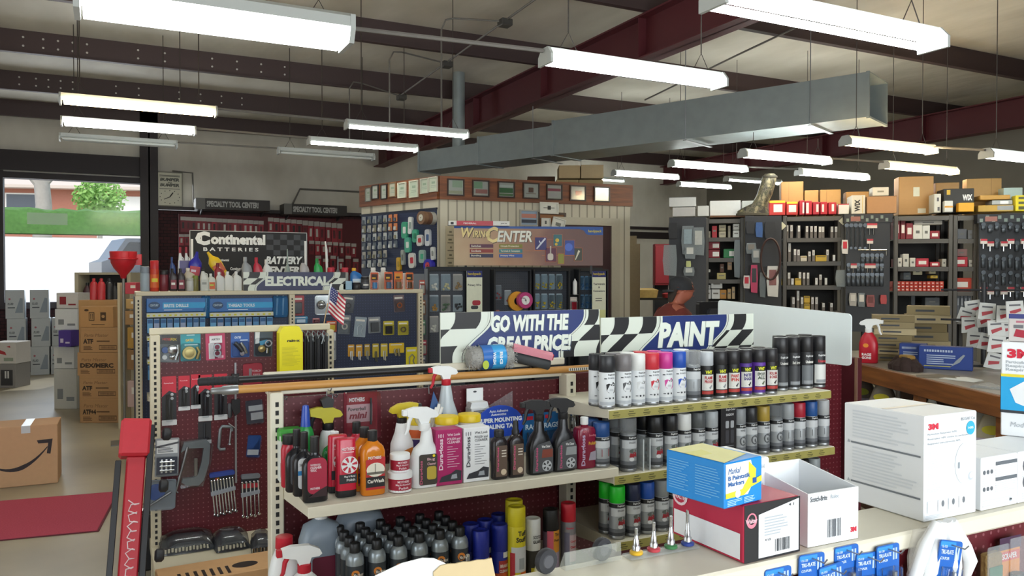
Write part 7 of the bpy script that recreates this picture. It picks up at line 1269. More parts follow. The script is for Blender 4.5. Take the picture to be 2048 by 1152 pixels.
# blue pegboard with packs on the angled office face
pb0 = on_face(oc + nl * .004,ul,nl,877,421); pb1 = on_face(oc + nl * .004,ul,nl,724,430); zt = (pb0.z + pb1.z) / 2; PL = (pb1 - oc).dot(ul)
rzl = math.atan2(-ul.y,-ul.x); t = T('wall_pegboard','dark blue pegboard panel on the angled office face','pegboard',(pb1.x,pb1.y,0),rzl); MB(PEGBLUE).box(0,PL - .03,-.01,0,.3,zt).o('board',t); MB(M('#151a2c')).box(-.02,PL - .02,-.016,0,zt,zt + .02).o('edge',t)
PB0 = oc + nl * .0155
def opack(px,py,wpx,hpx,col,lab,c2,kind=0):
 p = on_face(PB0,ul,nl,px,py); Z = dep(p.x,p.y); sc = Z / F; w = wpx * sc * 1.15; h = hpx * sc; t = T('parts_pack',lab,'pack',p,rzl,None,0,rn.uniform(-.06,.06))
 if kind == 0: MB(M(col,.5)).box(-w / 2,w / 2,-.012,0,-h,0,.002).o('card',t); b = MB(M(c2,.35,.3)); b.loft([(-h * .9,w * .3,.015,2.6,0,-.022),(-h * .45,w * .3,.012,2.6,0,-.02)],8); b.o('item',t)
 elif kind == 1: MB(M(col,.5)).prism(rrect(w,h,w * .3,4,0,-h / 2),-.03,0,'xz').o('body',t); MB(M(c2,.5)).prism(rrect(w * .5,h * .4,.01,3,w * .1,-h * .5),-.034,-.03,'xz').o('insert',t)
 else: MB(M(col,.5)).lathe([(h * .28,-.055 - .06 * wpx),(h * .5,-.055 - .06 * wpx),(h * .5,-.06 * wpx),(h * .28,-.06 * wpx)],18,(0,-.0,-h / 2),'y',cap=False).o('roll',t); MB(M(c2,.5)).lathe([(h * .05,-.057 - .06 * wpx),(h * .26,-.057 - .06 * wpx),(h * .26,-.002 - .06 * wpx)],14,(0,0,-h / 2),'y',cap=False).o('core',t)
cols = ('#8d9296','#6d747c','#a5a29a','#57606a','#b4b8b6','#7d7a66')
for r in range(6):
 for c in range(7):
  if c > 4 and r > 3: continue
  opack(729 + c * 10.5,434 + r * 17.5 - c * .9,9,15,('#c97a4a' if (r < 2 and c in (5,6)) else cols[(r * 5 + c * 3) % 6]),f'little carded part, {ORD[r]} row down and {ORD[c]} column on the angled blue panel',cols[(r + c * 2 + 3) % 6])
for a in [(812,444,15,33,'#3a9a78','green polishing pad pack high on the angled blue panel','#d8dcd8',1),(824,434,10,34,'#d5d8d6','tall white pack beside the upper green pad','#8a9a94',1),(833,459,13,26,'#3f9a7c','second green pad pack below the tape rolls','#2a7a5c',1),(818,475,15,30,'#4aa088','torn green and white pad pack mid panel','#d5d8d4',1),(858,459,13,33,'#c9cdd2','white and blue-edged carton pack near the office corner','#3f5a8a',1),(842,470,16,22,'#d2d0cc','white mask pack with a red corner','#b8323a',1),(847,500,15,26,'#8fa8a0','round green disc pack low on the panel','#3a9a78',1),(868,494,9,26,'#c9ccca','narrow white pack at the panel corner edge','#8a8d8a',1),(826,506,16,30,'#d0d0cc','white pack with a red diamond low on the panel','#b8283a',1),(800,515,10,26,'#c9a02c','bunch pack of yellow cable ties','#a88a2c',1),(808,500,8,30,'#9aa09a','grey blister strip beside the green pads','#6d726d',1),(866,424,2,26,'#7a5a42','brown masking tape roll, nearest the pads','#c9c4b4',2),(866,424,1,26,'#6a4a38','brown masking tape roll in the middle of the three','#c9c4b4',2),(866,424,0,26,'#a8a49a','pale masking tape roll near the office corner','#8a867a',2),(862,518,0,26,'#2f2aa8','blue tape ring with a red label over the display corner','#b83a4a',2)]:
 opack(*a)
# cartons stored on the office roof
for (x0,y0,x1,y1,c,nm,zz_) in ((1118,318,1160,344,'#b8a078','tan carton on the office roof, topmost and nearer the duct',9.9),(1162,318,1207,345,'#b5a07c','tan carton on the office roof, topmost and farther along',9.9),(1113,345,1157,366,'#a8946c','lower tan carton on the office roof under the first',9.88),(1158,345,1206,366,'#a39068','lower tan carton on the office roof under the second',9.88),(1055,330,1110,364,'#5b4030','brown carton deep on the office roof under the duct',10.3)):
 a_ = PD(x0,y1,zz_ + .4); W = (x1 - x0) * (zz_ + .4) / F; H = (y1 - y0) * (zz_ + .4) / F; zb = OT if y1 > 350 else OT + 24 * (zz_ + .4) / F
 t = T('storage_carton',nm,'carton',(a_.x,a_.y,zb + .001),-YAW); MB(M(c,.8)).box(0,W,0,.4,0,H,.004).o('carton',t); MB(M('#c9b48a',.5)).box(W * .47,W * .53,-.001,.401,H,H + .001).o('sealing_tape',t)
# ================================================================== parts racks, counter and clerk on the right
def ZR(px): return 9.0 - .8 * (px - 1340) / 708
ra,rb = PD(1340,563,ZR(1340)),PD(2048,563,ZR(2048)); rv = (rb - ra); rv.z = 0; rv.normalize(); RRZ = math.atan2(rv.y,rv.x); rn_ = Vector((-rv.y,rv.x,0))
def RP(px,py,off=0.):
 p = PD(px,py,ZR(px)); q = p + rn_ * off; k = (dep(q.x,q.y)) / dep(p.x,p.y); r = ray(px,py); return Vector((0,0,EYE)) + r * (dep(q.x,q.y) / r.dot(FW))
RK = M('#4d4a45',.5,var=.06); TOPZ = RP(1600,432).z
SHZ = []
def rack(p0,p1,levels,label,mat=RK,depth=.5):
 a = RP(p0,500); W = (RP(p1,500) - a).length; t = T('steel_shelf_rack',label,'shelving',(a.x,a.y,0),RRZ); ht = RP((p0 + p1) / 2,levels[0]).z
 for x in (0,W - .04):
  for y in (0,depth - .04): MB(mat).box(x,x + .04,y,y + .04,0,ht + .01,.004).o('upright',t)
 for l in levels + [700,770]:
  z = RP((p0 + p1) / 2,l).z
  SHZ.append((p0,p1,z))
  if z > .1: b = MB(mat); b.box(.001,W - .001,.002,depth - .002,z - .01,z); b.box(.04,W - .04,-.002,.001,z - .045,z); b.o('shelf',t)
 b = MB(M('#2a2927',.7)).box(.04,W - .04,depth - .012,depth - .004,.1,ht - .02); b.o('back_panel',t); return t
def rbox(p0,p1,y0,y1,col,label,off=.03,d=.12,labs=(),name='parts_carton',zr=0.,txt=None,top=False,cat='carton'):
 if not top: off = max(off,.046)
 a = RP(p0,y1,off); c = RP(p1,y1,off); W = (c - a).length * .985; H = RP(p0,y0,off).z - a.z
 if not top:
  for q0,q1,sz in SHZ:
   if q0 - 8 < p0 < q1 and abs(sz - a.z) < .029: H += a.z - sz; a.z = sz
 if top: a.z = TOPZ + .012; H = RP(p0,y0,off).z - a.z
 b = MB(M(col,.6,var=.05)).box(0,W,0,d,0,H,min(.004,W * .06))
 for (c_,x0,x1,z0,z1) in labs: b.m(M(c_,.5)).fr(W * x0,W * x1,H * z0,H * z1,-.0012)
 a = a + Vector((0,0,.0014))
 if txt: b.m(M(txt[1])); (b.ft(txt[0],W * txt[2],H * txt[3],W * txt[4],H * txt[5],-.002,.05) if len(txt) < 7 else b.text(txt[0],(W * txt[2],-.002,H * txt[3]),(0,0,1),(-1,0,0),H * txt[4],W * txt[5],.05))
 return S(name,b,label,cat,a,RRZ + zr)
rack(1410,1488,[438,475,516,559,604],'steel shelf rack behind the clerk and monitor'); rack(1566,1690,[433,476,523,571,624],'steel shelf rack of filter cartons beside the camouflage boot')
rack(1788,1906,[432,478,534,583,640],'dark steel shelf rack under the tallest cardboard box'); rack(1907,1956,[432,478,534,583,640],'narrow dark steel shelf rack next to the second tool panel')
# filter cartons with white end labels
FB = '#6a645f'
k = 0
for row,(yb,its) in enumerate(((475,((1574,450),(1583,450),(1598,451),(1614,452),(1623,452),(1631,452),(1640,453),(1646,453),(1664,453),(1672,453))),(522,((1571,485),(1579,486),(1590,498),(1597,499),(1619,503),(1627,500),(1655,499),(1668,510))),(570,((1567,531),(1578,545),(1585,557),(1600,544),(1608,545),(1616,545),(1633,556),(1641,549),(1652,556))),(623,((1587,594),(1596,581),(1604,594),(1625,594),(1633,594),(1647,606),(1663,606))))):
 for i,(px,top) in enumerate(its): rbox(px - 3,px + 3,top,yb,FB,f'brown-grey filter carton with white label, {ORD[i]} along the {("top", "second", "third", "fourth")[row]} shelf',.02,.14,[('#d9dad6',.12,.88,.52 if yb - top > 15 else .1,.97),('#8a8d8a',.4,.6,.6,.85)],'filter_carton')
for p0,p1,top,yb,nm in ((1601,1614,512,522,'low cream carton on the second filter shelf'),(1631,1654,511,522,'wide yellow carton on the second filter shelf'),(1562,1571,558,570,'small yellow carton starting the third filter shelf'),(1590,1603,557,570,'yellow carton mid third filter shelf'),(1608,1620,592,606,'yellow carton stacked upper on the fourth filter shelf'),(1608,1620,607,623,'yellow carton stacked lower on the fourth filter shelf')):
 rbox(p0,p1,top,yb,'#c9a83a' if 'yellow' in nm else '#c9c0ac',nm,.005,.1,[('#8a7428',.1,.9,.7,.9)],'filter_carton')
# rows of goods on the other racks
for a in [(1414,1421,463,474,'#8d8678'),(1424,1434,452,474,'#a8323c'),(1438,1452,463,474,'#b0a890'),(1438,1452,450,462,'#a8a288'),(1456,1461,452,474,'#8a8474'),(1466,1479,461,474,'#cfd0c8'),(1466,1479,448,460,'#cfd0c8'),(1411,1440,500,515,'#7d1d2a'),(1411,1440,484,499,'#7d1d2a'),(1447,1470,498,515,'#2f7a4a'),(1400,1421,539,545,'#c9cbc6'),(1440,1448,528,545,'#5b3a2a'),(1434,1452,546,557,'#b0a468'),(1455,1464,522,540,'#a88a6a'),(1422,1445,562,577,'#d3d4d0'),(1408,1421,570,578,'#d0d0cc'),(1408,1422,579,598,'#cfd2d2'),(1423,1440,579,598,'#d2d4d2'),(1440,1453,580,598,'#b8843a'),(1455,1462,578,598,'#b89a6a'),(1464,1470,574,598,'#b8a07a')]:
 k += 1; nm = {'#a8323c': 'red','#7d1d2a': 'maroon','#2f7a4a': 'green','#5b3a2a': 'dark brown','#b8843a': 'orange-brown'}.get(a[4],'pale'); rbox(*a,f'{nm} small parts carton, {ORD[(k - 1) % 16]} counted in its batch, on the rack behind the clerk' if k < 17 else f'{nm} small parts carton, {ORD[k - 17]} on the lowest shelf seen behind the clerk',.03,.13,[('#e0e0da',.5,.95,.2,.75)] if a[4] in ('#7d1d2a','#2f7a4a') else [('#77736a',.2,.8,.5,.65)])
DD = []
for a in [(1787,1800,437,477,'#7a1f2c'),(1801,1811,438,477,'#6d1a26'),(1812,1826,446,477,'#7d2530'),(1826,1845,450,477,'#c9cac4'),(1845,1860,451,477,'#c6c8c2'),(1860,1880,462,477,'#8a2530'),(1828,1886,441,450,'#a8a49a'),(1788,1794,518,533,'#6d1f2a'),(1795,1804,516,530,'#c2c2ba'),(1806,1818,508,530,'#bdbdb4'),(1820,1831,516,531,'#bfbfb6'),(1832,1858,517,533,'#a82838'),(1860,1880,524,533,'#9a2634'),(1884,1893,518,532,'#a8a89f'),(1807,1822,545,560,'#4a5055'),(1826,1845,537,550,'#b3ad90'),(1858,1872,537,548,'#a8a283'),(1861,1876,551,557,'#c9a83a'),(1914,1934,458,478,'#5d6066'),(1936,1948,460,478,'#6d7075'),(1905,1936,514,530,'#a82434'),(1911,1935,498,513,'#7a5a58'),(1938,1947,520,530,'#a8a8a0'),(1905,1944,556,583,'#b03a26'),(1866,1888,619,640,'#8d9095'),(1822,1830,590,640,'#3a3f45'),(1850,1880,595,612,'#4a4e52')]: DD.append(a)
for i,a in enumerate(DD):
 c_ = a[4]; nm = 'red' if c_ in ('#a82838','#9a2634','#a82434','#b03a26') else 'maroon' if c_ in ('#7a1f2c','#6d1a26','#7d2530','#8a2530','#6d1f2a') else 'yellow' if c_ == '#c9a83a' else 'grey' if c_ in ('#4a5055','#5d6066','#6d7075','#3a3f45','#4a4e52','#8d9095') else 'off-white'
 rbox(*a,f'{nm} parts carton, {ORD[i % 14]} in reading order in the {"upper" if i < 14 else "lower"} dark rack section',.03,.14,[('#d9d5cf',.2,.8,.3,.7)] if nm in ('red','maroon') else [('#5f605c',.3,.7,.4,.6)])
for i in range(12):
 for j in range(3):
  x = 1785 + i * 8.6; rbox(x,x + 8,563 + j * 6.6,569.4 + j * 6.6,('#b53628','#a82f22','#bd4130')[(i + j) % 3],f'flat red carton, {ORD[i]} along and {("top", "middle", "bottom")[j]} of its stack on the dark rack',.02,.2,[('#d8c9c0',.2,.7,.3,.6)])
for i in range(5): rbox(1905 + i * 7.6,1912 + i * 7.6,592,640,'#5d6268',f'upright grey booklet carton, {ORD[i]} along the narrow dark rack',.05,.12,[('#a8acb0',.3,.7,.6,.9)])
# on top of the racks
for a in [(1338,1393,395,414,'#cfd0cd','white carton topmost over the hanging bags',.0,.35,[('#55575a',.0,1,.96,1)]),(1345,1391,415,433,'#bfbcb8','pale carton under the topmost white carton',.0,.35,[]),(1395,1418,412,430,'#cfcfc9','small white carton beside the long white cartons',.0,.2,[]),(1420,1482,402,427,'#d6d6d2','long white carton on the rack behind the clerk',.12,.2,[]),(1484,1508,402,425,'#c9c9c2','short white carton beside the camouflage boot',.14,.2,[('#5b5d60',.5,.9,.3,.7)]),
          (1538,1571,401,430,'#b8302c','red and yellow filter carton beside the camouflage boot',.0,.25,[('#d9c02c',.02,.98,.82,.97),('#d9d8cc',.28,.82,.2,.72)]),(1573,1596,403,430,'#b8302c','second red and yellow filter carton on the rack',.0,.22,[('#d9c02c',.02,.98,.82,.97),('#d9d8cc',.2,.85,.2,.72)]),(1599,1609,401,431,'#a81f30','red carton, first after the yellow-topped filter cartons',.0,.2,[('#d8d4d0',.6,.95,.1,.85)]),(1611,1624,402,432,'#b3202f','red carton with a tall white label, second in the row',.0,.2,[('#d8d4d0',.1,.5,.1,.85)]),(1626,1639,404,432,'#a81f30','red carton, third in the red row',.0,.2,[('#d8d4d0',.5,.85,.2,.8)]),(1641,1655,404,433,'#b3202f','red carton, fourth in the red row',.0,.2,[('#d8d4d0',.2,.5,.2,.8)]),(1657,1673,405,433,'#b3202f','red carton, fifth in the red row',.0,.2,[('#d8d4d0',.4,.7,.25,.85)]),(1676,1698,408,434,'#d0cfca','white carton with a red edge ending the red row',.0,.2,[('#b3202f',0,1,.9,1),('#b3202f',0,.06,0,1)]),
          (1562,1607,364,430,'#a87c44','tall tan carton standing behind the filter cartons',.27,.2,[('#8a6434',.34,.36,0,1)]),(1609,1637,381,430,'#ad8249','tan carton behind the red row, next to the tall one',.27,.2,[]),(1640,1682,380,430,'#b0864c','wide tan carton behind the red row',.27,.2,[('#8a6434',.3,.32,0,1)]),(1692,1738,384,430,'#ab8047','tan carton behind the vertical-lettered white carton',.3,.18,[]),
          (1703,1731,391,430,'#c9c6ba','white filter carton with vertical black lettering',.0,.28,[('#c9a92c',.78,.82,.05,.95)],'parts_carton',0,('WIX','#1f1f1f',.62,.12,.65,.4,1)),(1734,1794,393,429,'#a17850','long brown carton lying before the tallest cardboard box',-.02,.25,[('#7d5a38',.0,1,.97,1)]),(1745,1778,375,392,'#d3d0c2','white carton behind the long brown carton',.28,.18,[('#8a8878',.3,.7,.4,.6)]),(1797,1868,354,430,'#b48c58','tallest cardboard box on the racks with a white label',.25,.22,[('#cfd0bb',.42,.6,.48,.72),('#c9c9b8',.55,.78,.04,.16),('#8a6638',.0,.015,0,1)]),(1868,1882,388,430,'#c6c6bc','slim white carton beside the tallest cardboard box',.02,.2,[('#55565a',.5,.8,.1,.3),('#55565a',.4,.7,.6,.8)]),
          (1889,1906,402,431,'#c4c5bf','white carton with a gold band before the black filter carton',-.03,.08,[('#c98f2c',0,1,.4,.55)]),(1887,1949,378,432,'#24221f','black filter carton with white and yellow lettering',.07,.25,[('#c9a21f',.1,.22,.75,.95)],'parts_carton',0,('WIX','#d8d8d4',.62,.5,.32,.25)),(1917,1949,406,433,'#cf981f','yellow carton in front of the black filter carton',-.05,.09,[]),(1871,1919,366,430,'#ab8450','tan carton behind the black filter carton',.34,.14,[]),(1933,2004,358,430,'#b58d52','big tan carton above the second tool panel',.34,.15,[('#8a6638',.7,.712,0,1)]),(2007,2046,376,400,'#93a4a0','pale blue carton beside the big tan carton',.1,.16,[]),(1956,2028,411,431,'#b08c3a','flat yellow and grey carton lowest in its stack',.0,.22,[('#8d8f90',.55,1,.2,.9)]),(1984,2026,401,410,'#9a9c9a','flat grey carton in the middle of its stack',.01,.2,[('#d8d8d2',.4,.8,.2,.8)]),(1960,2022,391,400,'#b08438','flat amber carton topmost of its stack',.02,.2,[]),(2031,2060,391,431,'#d0bd1f','yellow tin carton at the picture edge on the rack',.0,.2,[('#4a4a2c',.2,.7,.1,.3),('#4a4a2c',.2,.7,.45,.6),('#4a4a2c',.2,.7,.75,.9)])]:
 f = dict(zip(('off','d','labs','name','zr','txt'),a[6:])); rbox(*a[:6],top=a[3] > 423 ,**f)
b = MB(M('#6d4a30',.7)).box(0,(RP(1490,430) - RP(1420,430)).length,0,.4,0,.02); p = RP(1420,437); S('wood_slab',b,'brown board lying under the long white carton','board',(p.x,p.y,p.z + .012),RRZ)
CAMO = node_mat('camouflage',lambda t,b_: t.links.new((lambda v: ramp(t,v.outputs[0],[(.35,'#221f18'),(.47,'#5d5542'),(.53,'#33331f'),(.66,'#877b5e')]))((lambda n: (n.inputs.__getitem__('Scale').__setattr__('default_value',7),n)[1])(t.nodes.new('ShaderNodeTexNoise'))).outputs[0],b_.inputs['Base Color']))
p = RP(1520,432,-.02); t = T('rubber_boot','tall camouflage rubber boot standing on the rack end panel','boot',(p.x,p.y,TOPZ + .013),RRZ)
MB(CAMO).loft([(0,.17,.055,2.3,-.08),(.05,.165,.055,2.2,-.075),(.085,.13,.055,2.1,-.05),(.13,.085,.06,2,0),(.22,.082,.065,2,.045),(.36,.08,.07,2,.085),(.42,.078,.07,2,.1),(.45,.05,.05,2,.1)],20).o('shaft',t); MB(M('#4a4436',.8)).loft([(-.0,.175,.06,2.4,-.08),(.022,.175,.06,2.4,-.08)],20).o('sole',t); MB(M('#3a352a',.8)).lathe([(.079,-.012),(.081,0),(.079,.012)],16,(.1,0,.415)).o('cuff',t)
# tool panels and hanging goods
def panel(p0,p1,label,head=True):
 a = RP(p0,500,-.1); W = (RP(p1,500,-.1) - a).length; z0,z1 = RP(p0,578).z,RP(p0,432).z; t = T('tool_display',label,'tool display',(a.x,a.y,0),RRZ); MB(M('#1e2126',.5,var=.05)).box(0,W,0,.02,z0 - .45,z1 - .08).o('backing',t)
 b = MB(EDGE); b.box(-.02,W + .02,-.01,.09,z1 - .08,z1 + .01); b.m(M('#6d7a72'))
 for i in range(9): b.fr(W * i / 9,W * (i + .55) / 9,z1 - .07 + .03 * (i % 2),z1 - .035 + .03 * (i % 2),-.011)
 b.m(M('#8a5a50')).fr(W * .1,W * .32,z1 - .065,z1 - .015,-.012); b.o('header',t); MB(EDGE).box(W * .4,W * .6,.021,.1,0,z1 - .1).o('post',t); return a,W,z1
def tool(px,py,L,kind,lab):
 p = RP(px,py,-.1); t = T('hand_tool',lab,'wrench' if kind < 2 else 'tool',p - rn_ * .0012,RRZ); b = MB(M('#4c5258',.35,.6) if kind != 3 else CHROME)
 if kind == 0: b.tube([(0,-.008,-.03),(0,-.008,-L)],.008,5); b.lathe([(.01,-.016),(.022,-.016),(.022,0),(.01,0)],10,(0,0,-.02),'y'); b.lathe([(.006,-.016),(.015,-.016),(.015,0),(.006,0)],8,(0,0,-L),'y')
 elif kind == 1: b.box(-.018,.018,-.02,0,-L,-.035,.003); b.lathe([(.012,-.014),(.022,-.014),(.022,0),(.012,0)],10,(0,0,-.015),'y')
 elif kind == 2: b.m(M('#c9c2bc')).box(-.03,.03,-.03,0,-.05,0); b.m(M('#a82a38')).box(-.03,.03,-.032,-.03,-.02,0); b.m(CHROME).tube([(0,-.015,-.04),(0,-.015,-L)],.009,6)
 else: b.tube([(-.14,-.01,0),(.14,-.01,0)],.008,6); b.tube([(.14,-.01,0),(.14,-.01,-L)],.008,6)
 b.o('tool_head',t)
panel(1692,1780,'black wrench panel between the filter rack and the dark rack'); panel(1958,2070,'black tool panel behind the counter end')
for i,px in enumerate((1693,1702,1711,1720,1730)): tool(px,447,.26,0,f'long dark wrench, {ORD[i]} along the top row of the black wrench panel')
for i,(px,py) in enumerate(((1739,447),(1747,447),(1739,478))): tool(px,py,.12,2,f'chrome tool with red tag, {ORD[i]} from the top on the black wrench panel')
tool(1744,500,.06,3,'long chrome breaker bar lying level on the wrench panel')
for r in range(3):
 for i in range(8):
  if r == 0 and i < 3: continue
  tool(1697 + i * 9.4,508 + r * 19,.1 if r < 2 else .14,2 if (r == 1 and i in (1,4,5)) else 1,f'carded wrench, {ORD[i]} along the {("upper", "middle", "lower")[r]} short row of the black panel')
for r in range(5):
 for i in range(7): tool(1966 + i * 13.5,446 + r * 32 + (i % 2) * 5,(.07,.1,.13,.12,.1)[r],(1,2,1,0,2)[r] if (i + r) % 3 else 1,f'dark tool, {ORD[i]} along row {("one", "two", "three", "four", "five")[r]} of the panel behind the counter end')
def bag(px,py,w,h,mat,lab,off=-.12,item=None,name='hanging_bag',ry=0.):
 p = RP(px,py,off); sc = dep(p.x,p.y) / F; w *= sc; h *= sc; t = T(name,lab,'pack',p,RRZ,None,0,ry); b = MB(mat); b.prism([(-w * .42,0),(w * .42,0),(w * .5,-h * .5),(w * .44,-h),(-w * .4,-h * .97),(-w * .5,-h * .5)],-.03,0,'xz'); b.o('bag',t)
 if item: MB(M(item,.6,var=.15)).box(-w * .3,w * .3,-.034,-.03,-h * .62,-h * .12).o('insert',t)
FB2 = film_mat(.6,'#9aa4a8'); BK = M('#26272a',.6,var=.2);
b = MB(M('#35363a',.6)); a_ = RP(1338,500,-.08); Wp = (RP(1412,500,-.08) - a_).length; b.box(0,Wp,0,.03,0,RP(1338,436).z); S('bag_display',b,'dark end panel holding clear bags behind the clerk','panel',(a_.x,a_.y,0),RRZ)
a_ = RP(1490,500,-.08); Wp = (RP(1563,500,-.08) - a_).length; S('cable_display',MB(M('#2c2d31',.6)).box(0,Wp,0,.03,0,TOPZ),'dark end panel under the camouflage boot','panel',(a_.x,a_.y,0),RRZ)
for a in [(1346,446,18,32,BK,'black bag pack nearest the bare wall'),(1376,452,26,58,FB2,'large clear bag pack high on the dark end panel',-.12,'#8fa0a8'),(1397,455,24,56,FB2,'large clear bag pack beside the rack shelves',-.13,'#b4b8b4'),(1380,492,22,26,FB2,'clear bag pack with a white insert below the large ones',-.16,'#c9cbc6'),(1340,490,28,62,FB2,'long clear bag hanging over the red box',-.16),(1378,534,22,18,FB2,'small clear bag just above the clerk cap',-.15,'#bfc2bd'),(1377,522,10,14,M('#c9cf8a',.6),'small yellow-green tag above the clerk',-.1),(1474,480,12,76,FB2,'long narrow clear sleeve hanging by the rack',-.006),(1500,442,16,26,BK,'black bundled cables high on the end panel'),(1518,445,14,30,M('#2a4f86',.5,var=.2),'blue cable bundle on the end panel'),(1540,444,22,34,BK,'black belt bundle beside the pale diamond tag'),(1502,486,20,22,FB2,'crumpled clear bag in the middle of the end panel',-.13,'#77736d'),(1512,498,18,28,FB2,'shiny clear bag above the pink card',-.15,'#a8a8a4'),(1508,530,14,56,M('#b8305a',.5),'pink carded caliper pack on the end panel',-.14,'#3a3a3e'),(1493,551,13,26,M('#c9c6c2',.5),'red and white card low on the end panel',-.14,'#b8283a'),(1545,532,23,62,M('#d0cfca',.5),'white printed pack hanging below the cable loop',-.16,'#8a5a58'),(1525,545,12,50,FB2,'narrow clear bag beside the white printed pack',-.13),(1689,480,12,28,M('#c9c6c2',.5),'red-topped white card at the wrench panel edge',-.12,'#b8283a'),(1684,540,26,34,FB2,'crumpled clear bag bulging below the filter rack corner',-.04),(1705,586,14,26,M('#a8a49c',.5),'pale pack under the wrench panel',-.12,'#c9c6be'),(1722,586,14,28,FB2,'clear pack under the wrench panel beside the pale one',-.12,'#d0cdc6'),(1740,590,16,24,M('#8a4a48',.5),'reddish pack under the wrench panel',-.12,'#6d3a38'),(1766,590,12,18,M('#a83a3a',.5),'small red card under the wrench panel corner',-.12)]:
 bag(*a)
p = RP(1541,490,-.22); S('cable_loop',MB(M('#3a2420',.5)).tube([(.1 * math.cos(a),0,-.15 + .22 * math.sin(a)) for a in [2 * PI * i / 20 for i in range(20)]],.012,6,True),'dark looped cable hanging on the end panel','cable',p,RRZ)
for px,py,nm in ((1564,452,'pale diamond tag on the filter rack upright'),(1686,442,'pale tilted tag on the far filter rack upright')): p = RP(px,py,-.004); S('shelf_tag',MB(M('#d0cbb0',.6)).prism([(0,-.045),(.045,0),(0,.045),(-.045,0)],-.004,0,'xz'),nm,'tag',p,RRZ)
# ------------------------------------------------------------------ wooden service counter
KZ = 1.0; k0 = PZ(1700,722,KZ); k1 = PZ(2010,792,KZ); kv = (k1 - k0).normalized(); kn = Vector((-kv.y,kv.x,0)); kr = math.atan2(kv.y,kv.x); K0 = k0 - kv * .75; KL = (k1 - K0).length + .9
t = T('service_counter','wooden service counter with a worn grey top and open front shelves','counter',(K0.x,K0.y,0),kr)
MB(M('#8a8478',.4,var=.18,scale=9)).box(0,KL,.0,.85,KZ - .012,KZ).o('counter_top',t); MB(COUNTERW).box(-.01,KL,-.03,-.001,KZ - .11,KZ,.004).o('edge_band',t)
MB(COUNTERW).box(0,KL,.0,.78,.53,.56).o('shelf',t); MB(M('#3a2317',.6)).box(0,KL,.78,.82,0,KZ - .02).o('back_panel',t); MB(M('#43291a',.6)).box(0,KL,.05,.78,0,.1).o('base',t)
for x in (.0,.75,1.55,2.3,3.0):
 if x < KL: MB(COUNTERW).box(x,x + .05,0,.05,.1,KZ - .02).o('post',t)
def kp(px,py,off): q = PZ(px,py,KZ); return K0 + kv * ((q - K0).dot(kv)) + kn * off
def kq(px,off,z=KZ):                 # on the counter, under a pixel column, at a distance from the front edge
 r = ray(px); o0 = K0 + kn * off; s = (r.y * o0.x - r.x * o0.y) / (r.x * kv.y - r.y * kv.x); q = o0 + kv * s; return Vector((q.x,q.y,z + .0012))
p = kq(1738,.07); t = T('trigger_bottle','red trigger bottle with white head on the wooden counter','bottle',p,kr + .9); b = MB(M('#b31a2c',.35)); b.loft([(0,.055,.035,3),(.005,.06,.038,3),(.13,.06,.038,3),(.17,.05,.034,2.6),(.2,.03,.024,2.2),(.215,.018,.018,2)]); b.o('bottle',t); b = MB(M('#e0d8d4')).ft('RAGE',-.035,.05,.06,.018,-.039,.05); b.ft('GONE',-.035,.028,.06,.018,-.039,.05); b.m(M('#d8862a')).fp(circ(.018,10,1,.8,-.01,.12),-.0386); b.o('lettering',t); sprayer(t,.236,WHITE,WHITE,WHITE,1.4,1)
rn = random.Random(3)
for s_,(px,off,n,th,w_,d_,what) in enumerate(((1787,.34,7,.045,.26,.2,'nearer'),(1852,.68,6,.062,.27,.21,'farther'))):
 q = kq(px,off); z = q.z
 for i in range(n):
  t = T('catalog_book',f'thick tan parts catalog, {ORD[i]} up in the {what} stack on the counter','book',(q.x + rn.uniform(-.015,.015),q.y + rn.uniform(-.015,.015),z),kr + 1.1 + rn.uniform(-.1,.1)); b = MB(M(('#b09a6c','#a58f62','#b8a478','#c9c2ac')[(i * 3 + s_) % 4],.7)); b.box(-w_ / 2,w_ / 2,-d_ / 2,d_ / 2,.002,th - .003); b.o('pages',t); b = MB(M(('#7a6a44','#b0a07a','#8a7a54')[i % 3],.6)); b.box(-w_ / 2 - .003,w_ / 2 + .003,-d_ / 2 - .003,d_ / 2 + .003,0,.002); b.box(-w_ / 2 - .003,w_ / 2 + .003,-d_ / 2 - .003,d_ / 2 + .003,th - .003,th - .001); b.box(-w_ / 2 - .003,w_ / 2 + .003,-d_ / 2 - .004,-d_ / 2,.002,th - .003); b.m(INK).fr(-w_ * .3,w_ * .15,th * .35,th * .6,-d_ / 2 - .005); b.o('cover',t); z += th + .0005
for px,off,w_,nm,tx in ((1828,.3,.16,'tilted dark blue carton nearest the catalogs',''),(1893,.38,.3,'wide dark blue carton on the counter with yellow print','x')):
 q = kq(px,off); t = T('blue_carton',nm,'carton',q,kr + .95); MB(M('#1f3a80',.5)).box(-w_ / 2,w_ / 2,-.05,.05,0,.145,.003).o('carton',t); b = MB(M('#a8b4c9')); [b.fr(-w_ * (.4 - .05 * k),-w_ * (.365 - .05 * k),.11,.124,-.051) for k in range(11)]; lines(b,-w_ * .35,w_ * .2,.03,.095,5,-.051,2); b.m(M('#b8b050' if tx else '#7f94b8')).fr(-w_ * .4,w_ * .1,.018,.023,-.051)
 if tx: b.m(M('#8a9298')).fp([(.03,.02),(.06,.06),(.1,.1),(.11,.095),(.08,.05)],-.0515)
 b.o('carton_print',t)
q = kq(1812,.1); t = T('work_gloves','heap of dark brown work gloves on the counter','gloves',q,kr); b = MB(M('#33231f',.9,var=.2,bump=.6))
for k in range(9): a = k * .7; b.loft([(.0,.05,.035,2,.09 * math.cos(a),.05 * math.sin(a)),(.03,.055,.04,2,.085 * math.cos(a),.05 * math.sin(a)),(.06 + .012 * (k % 3),.03,.022,2,.05 * math.cos(a),.03 * math.sin(a))],10)
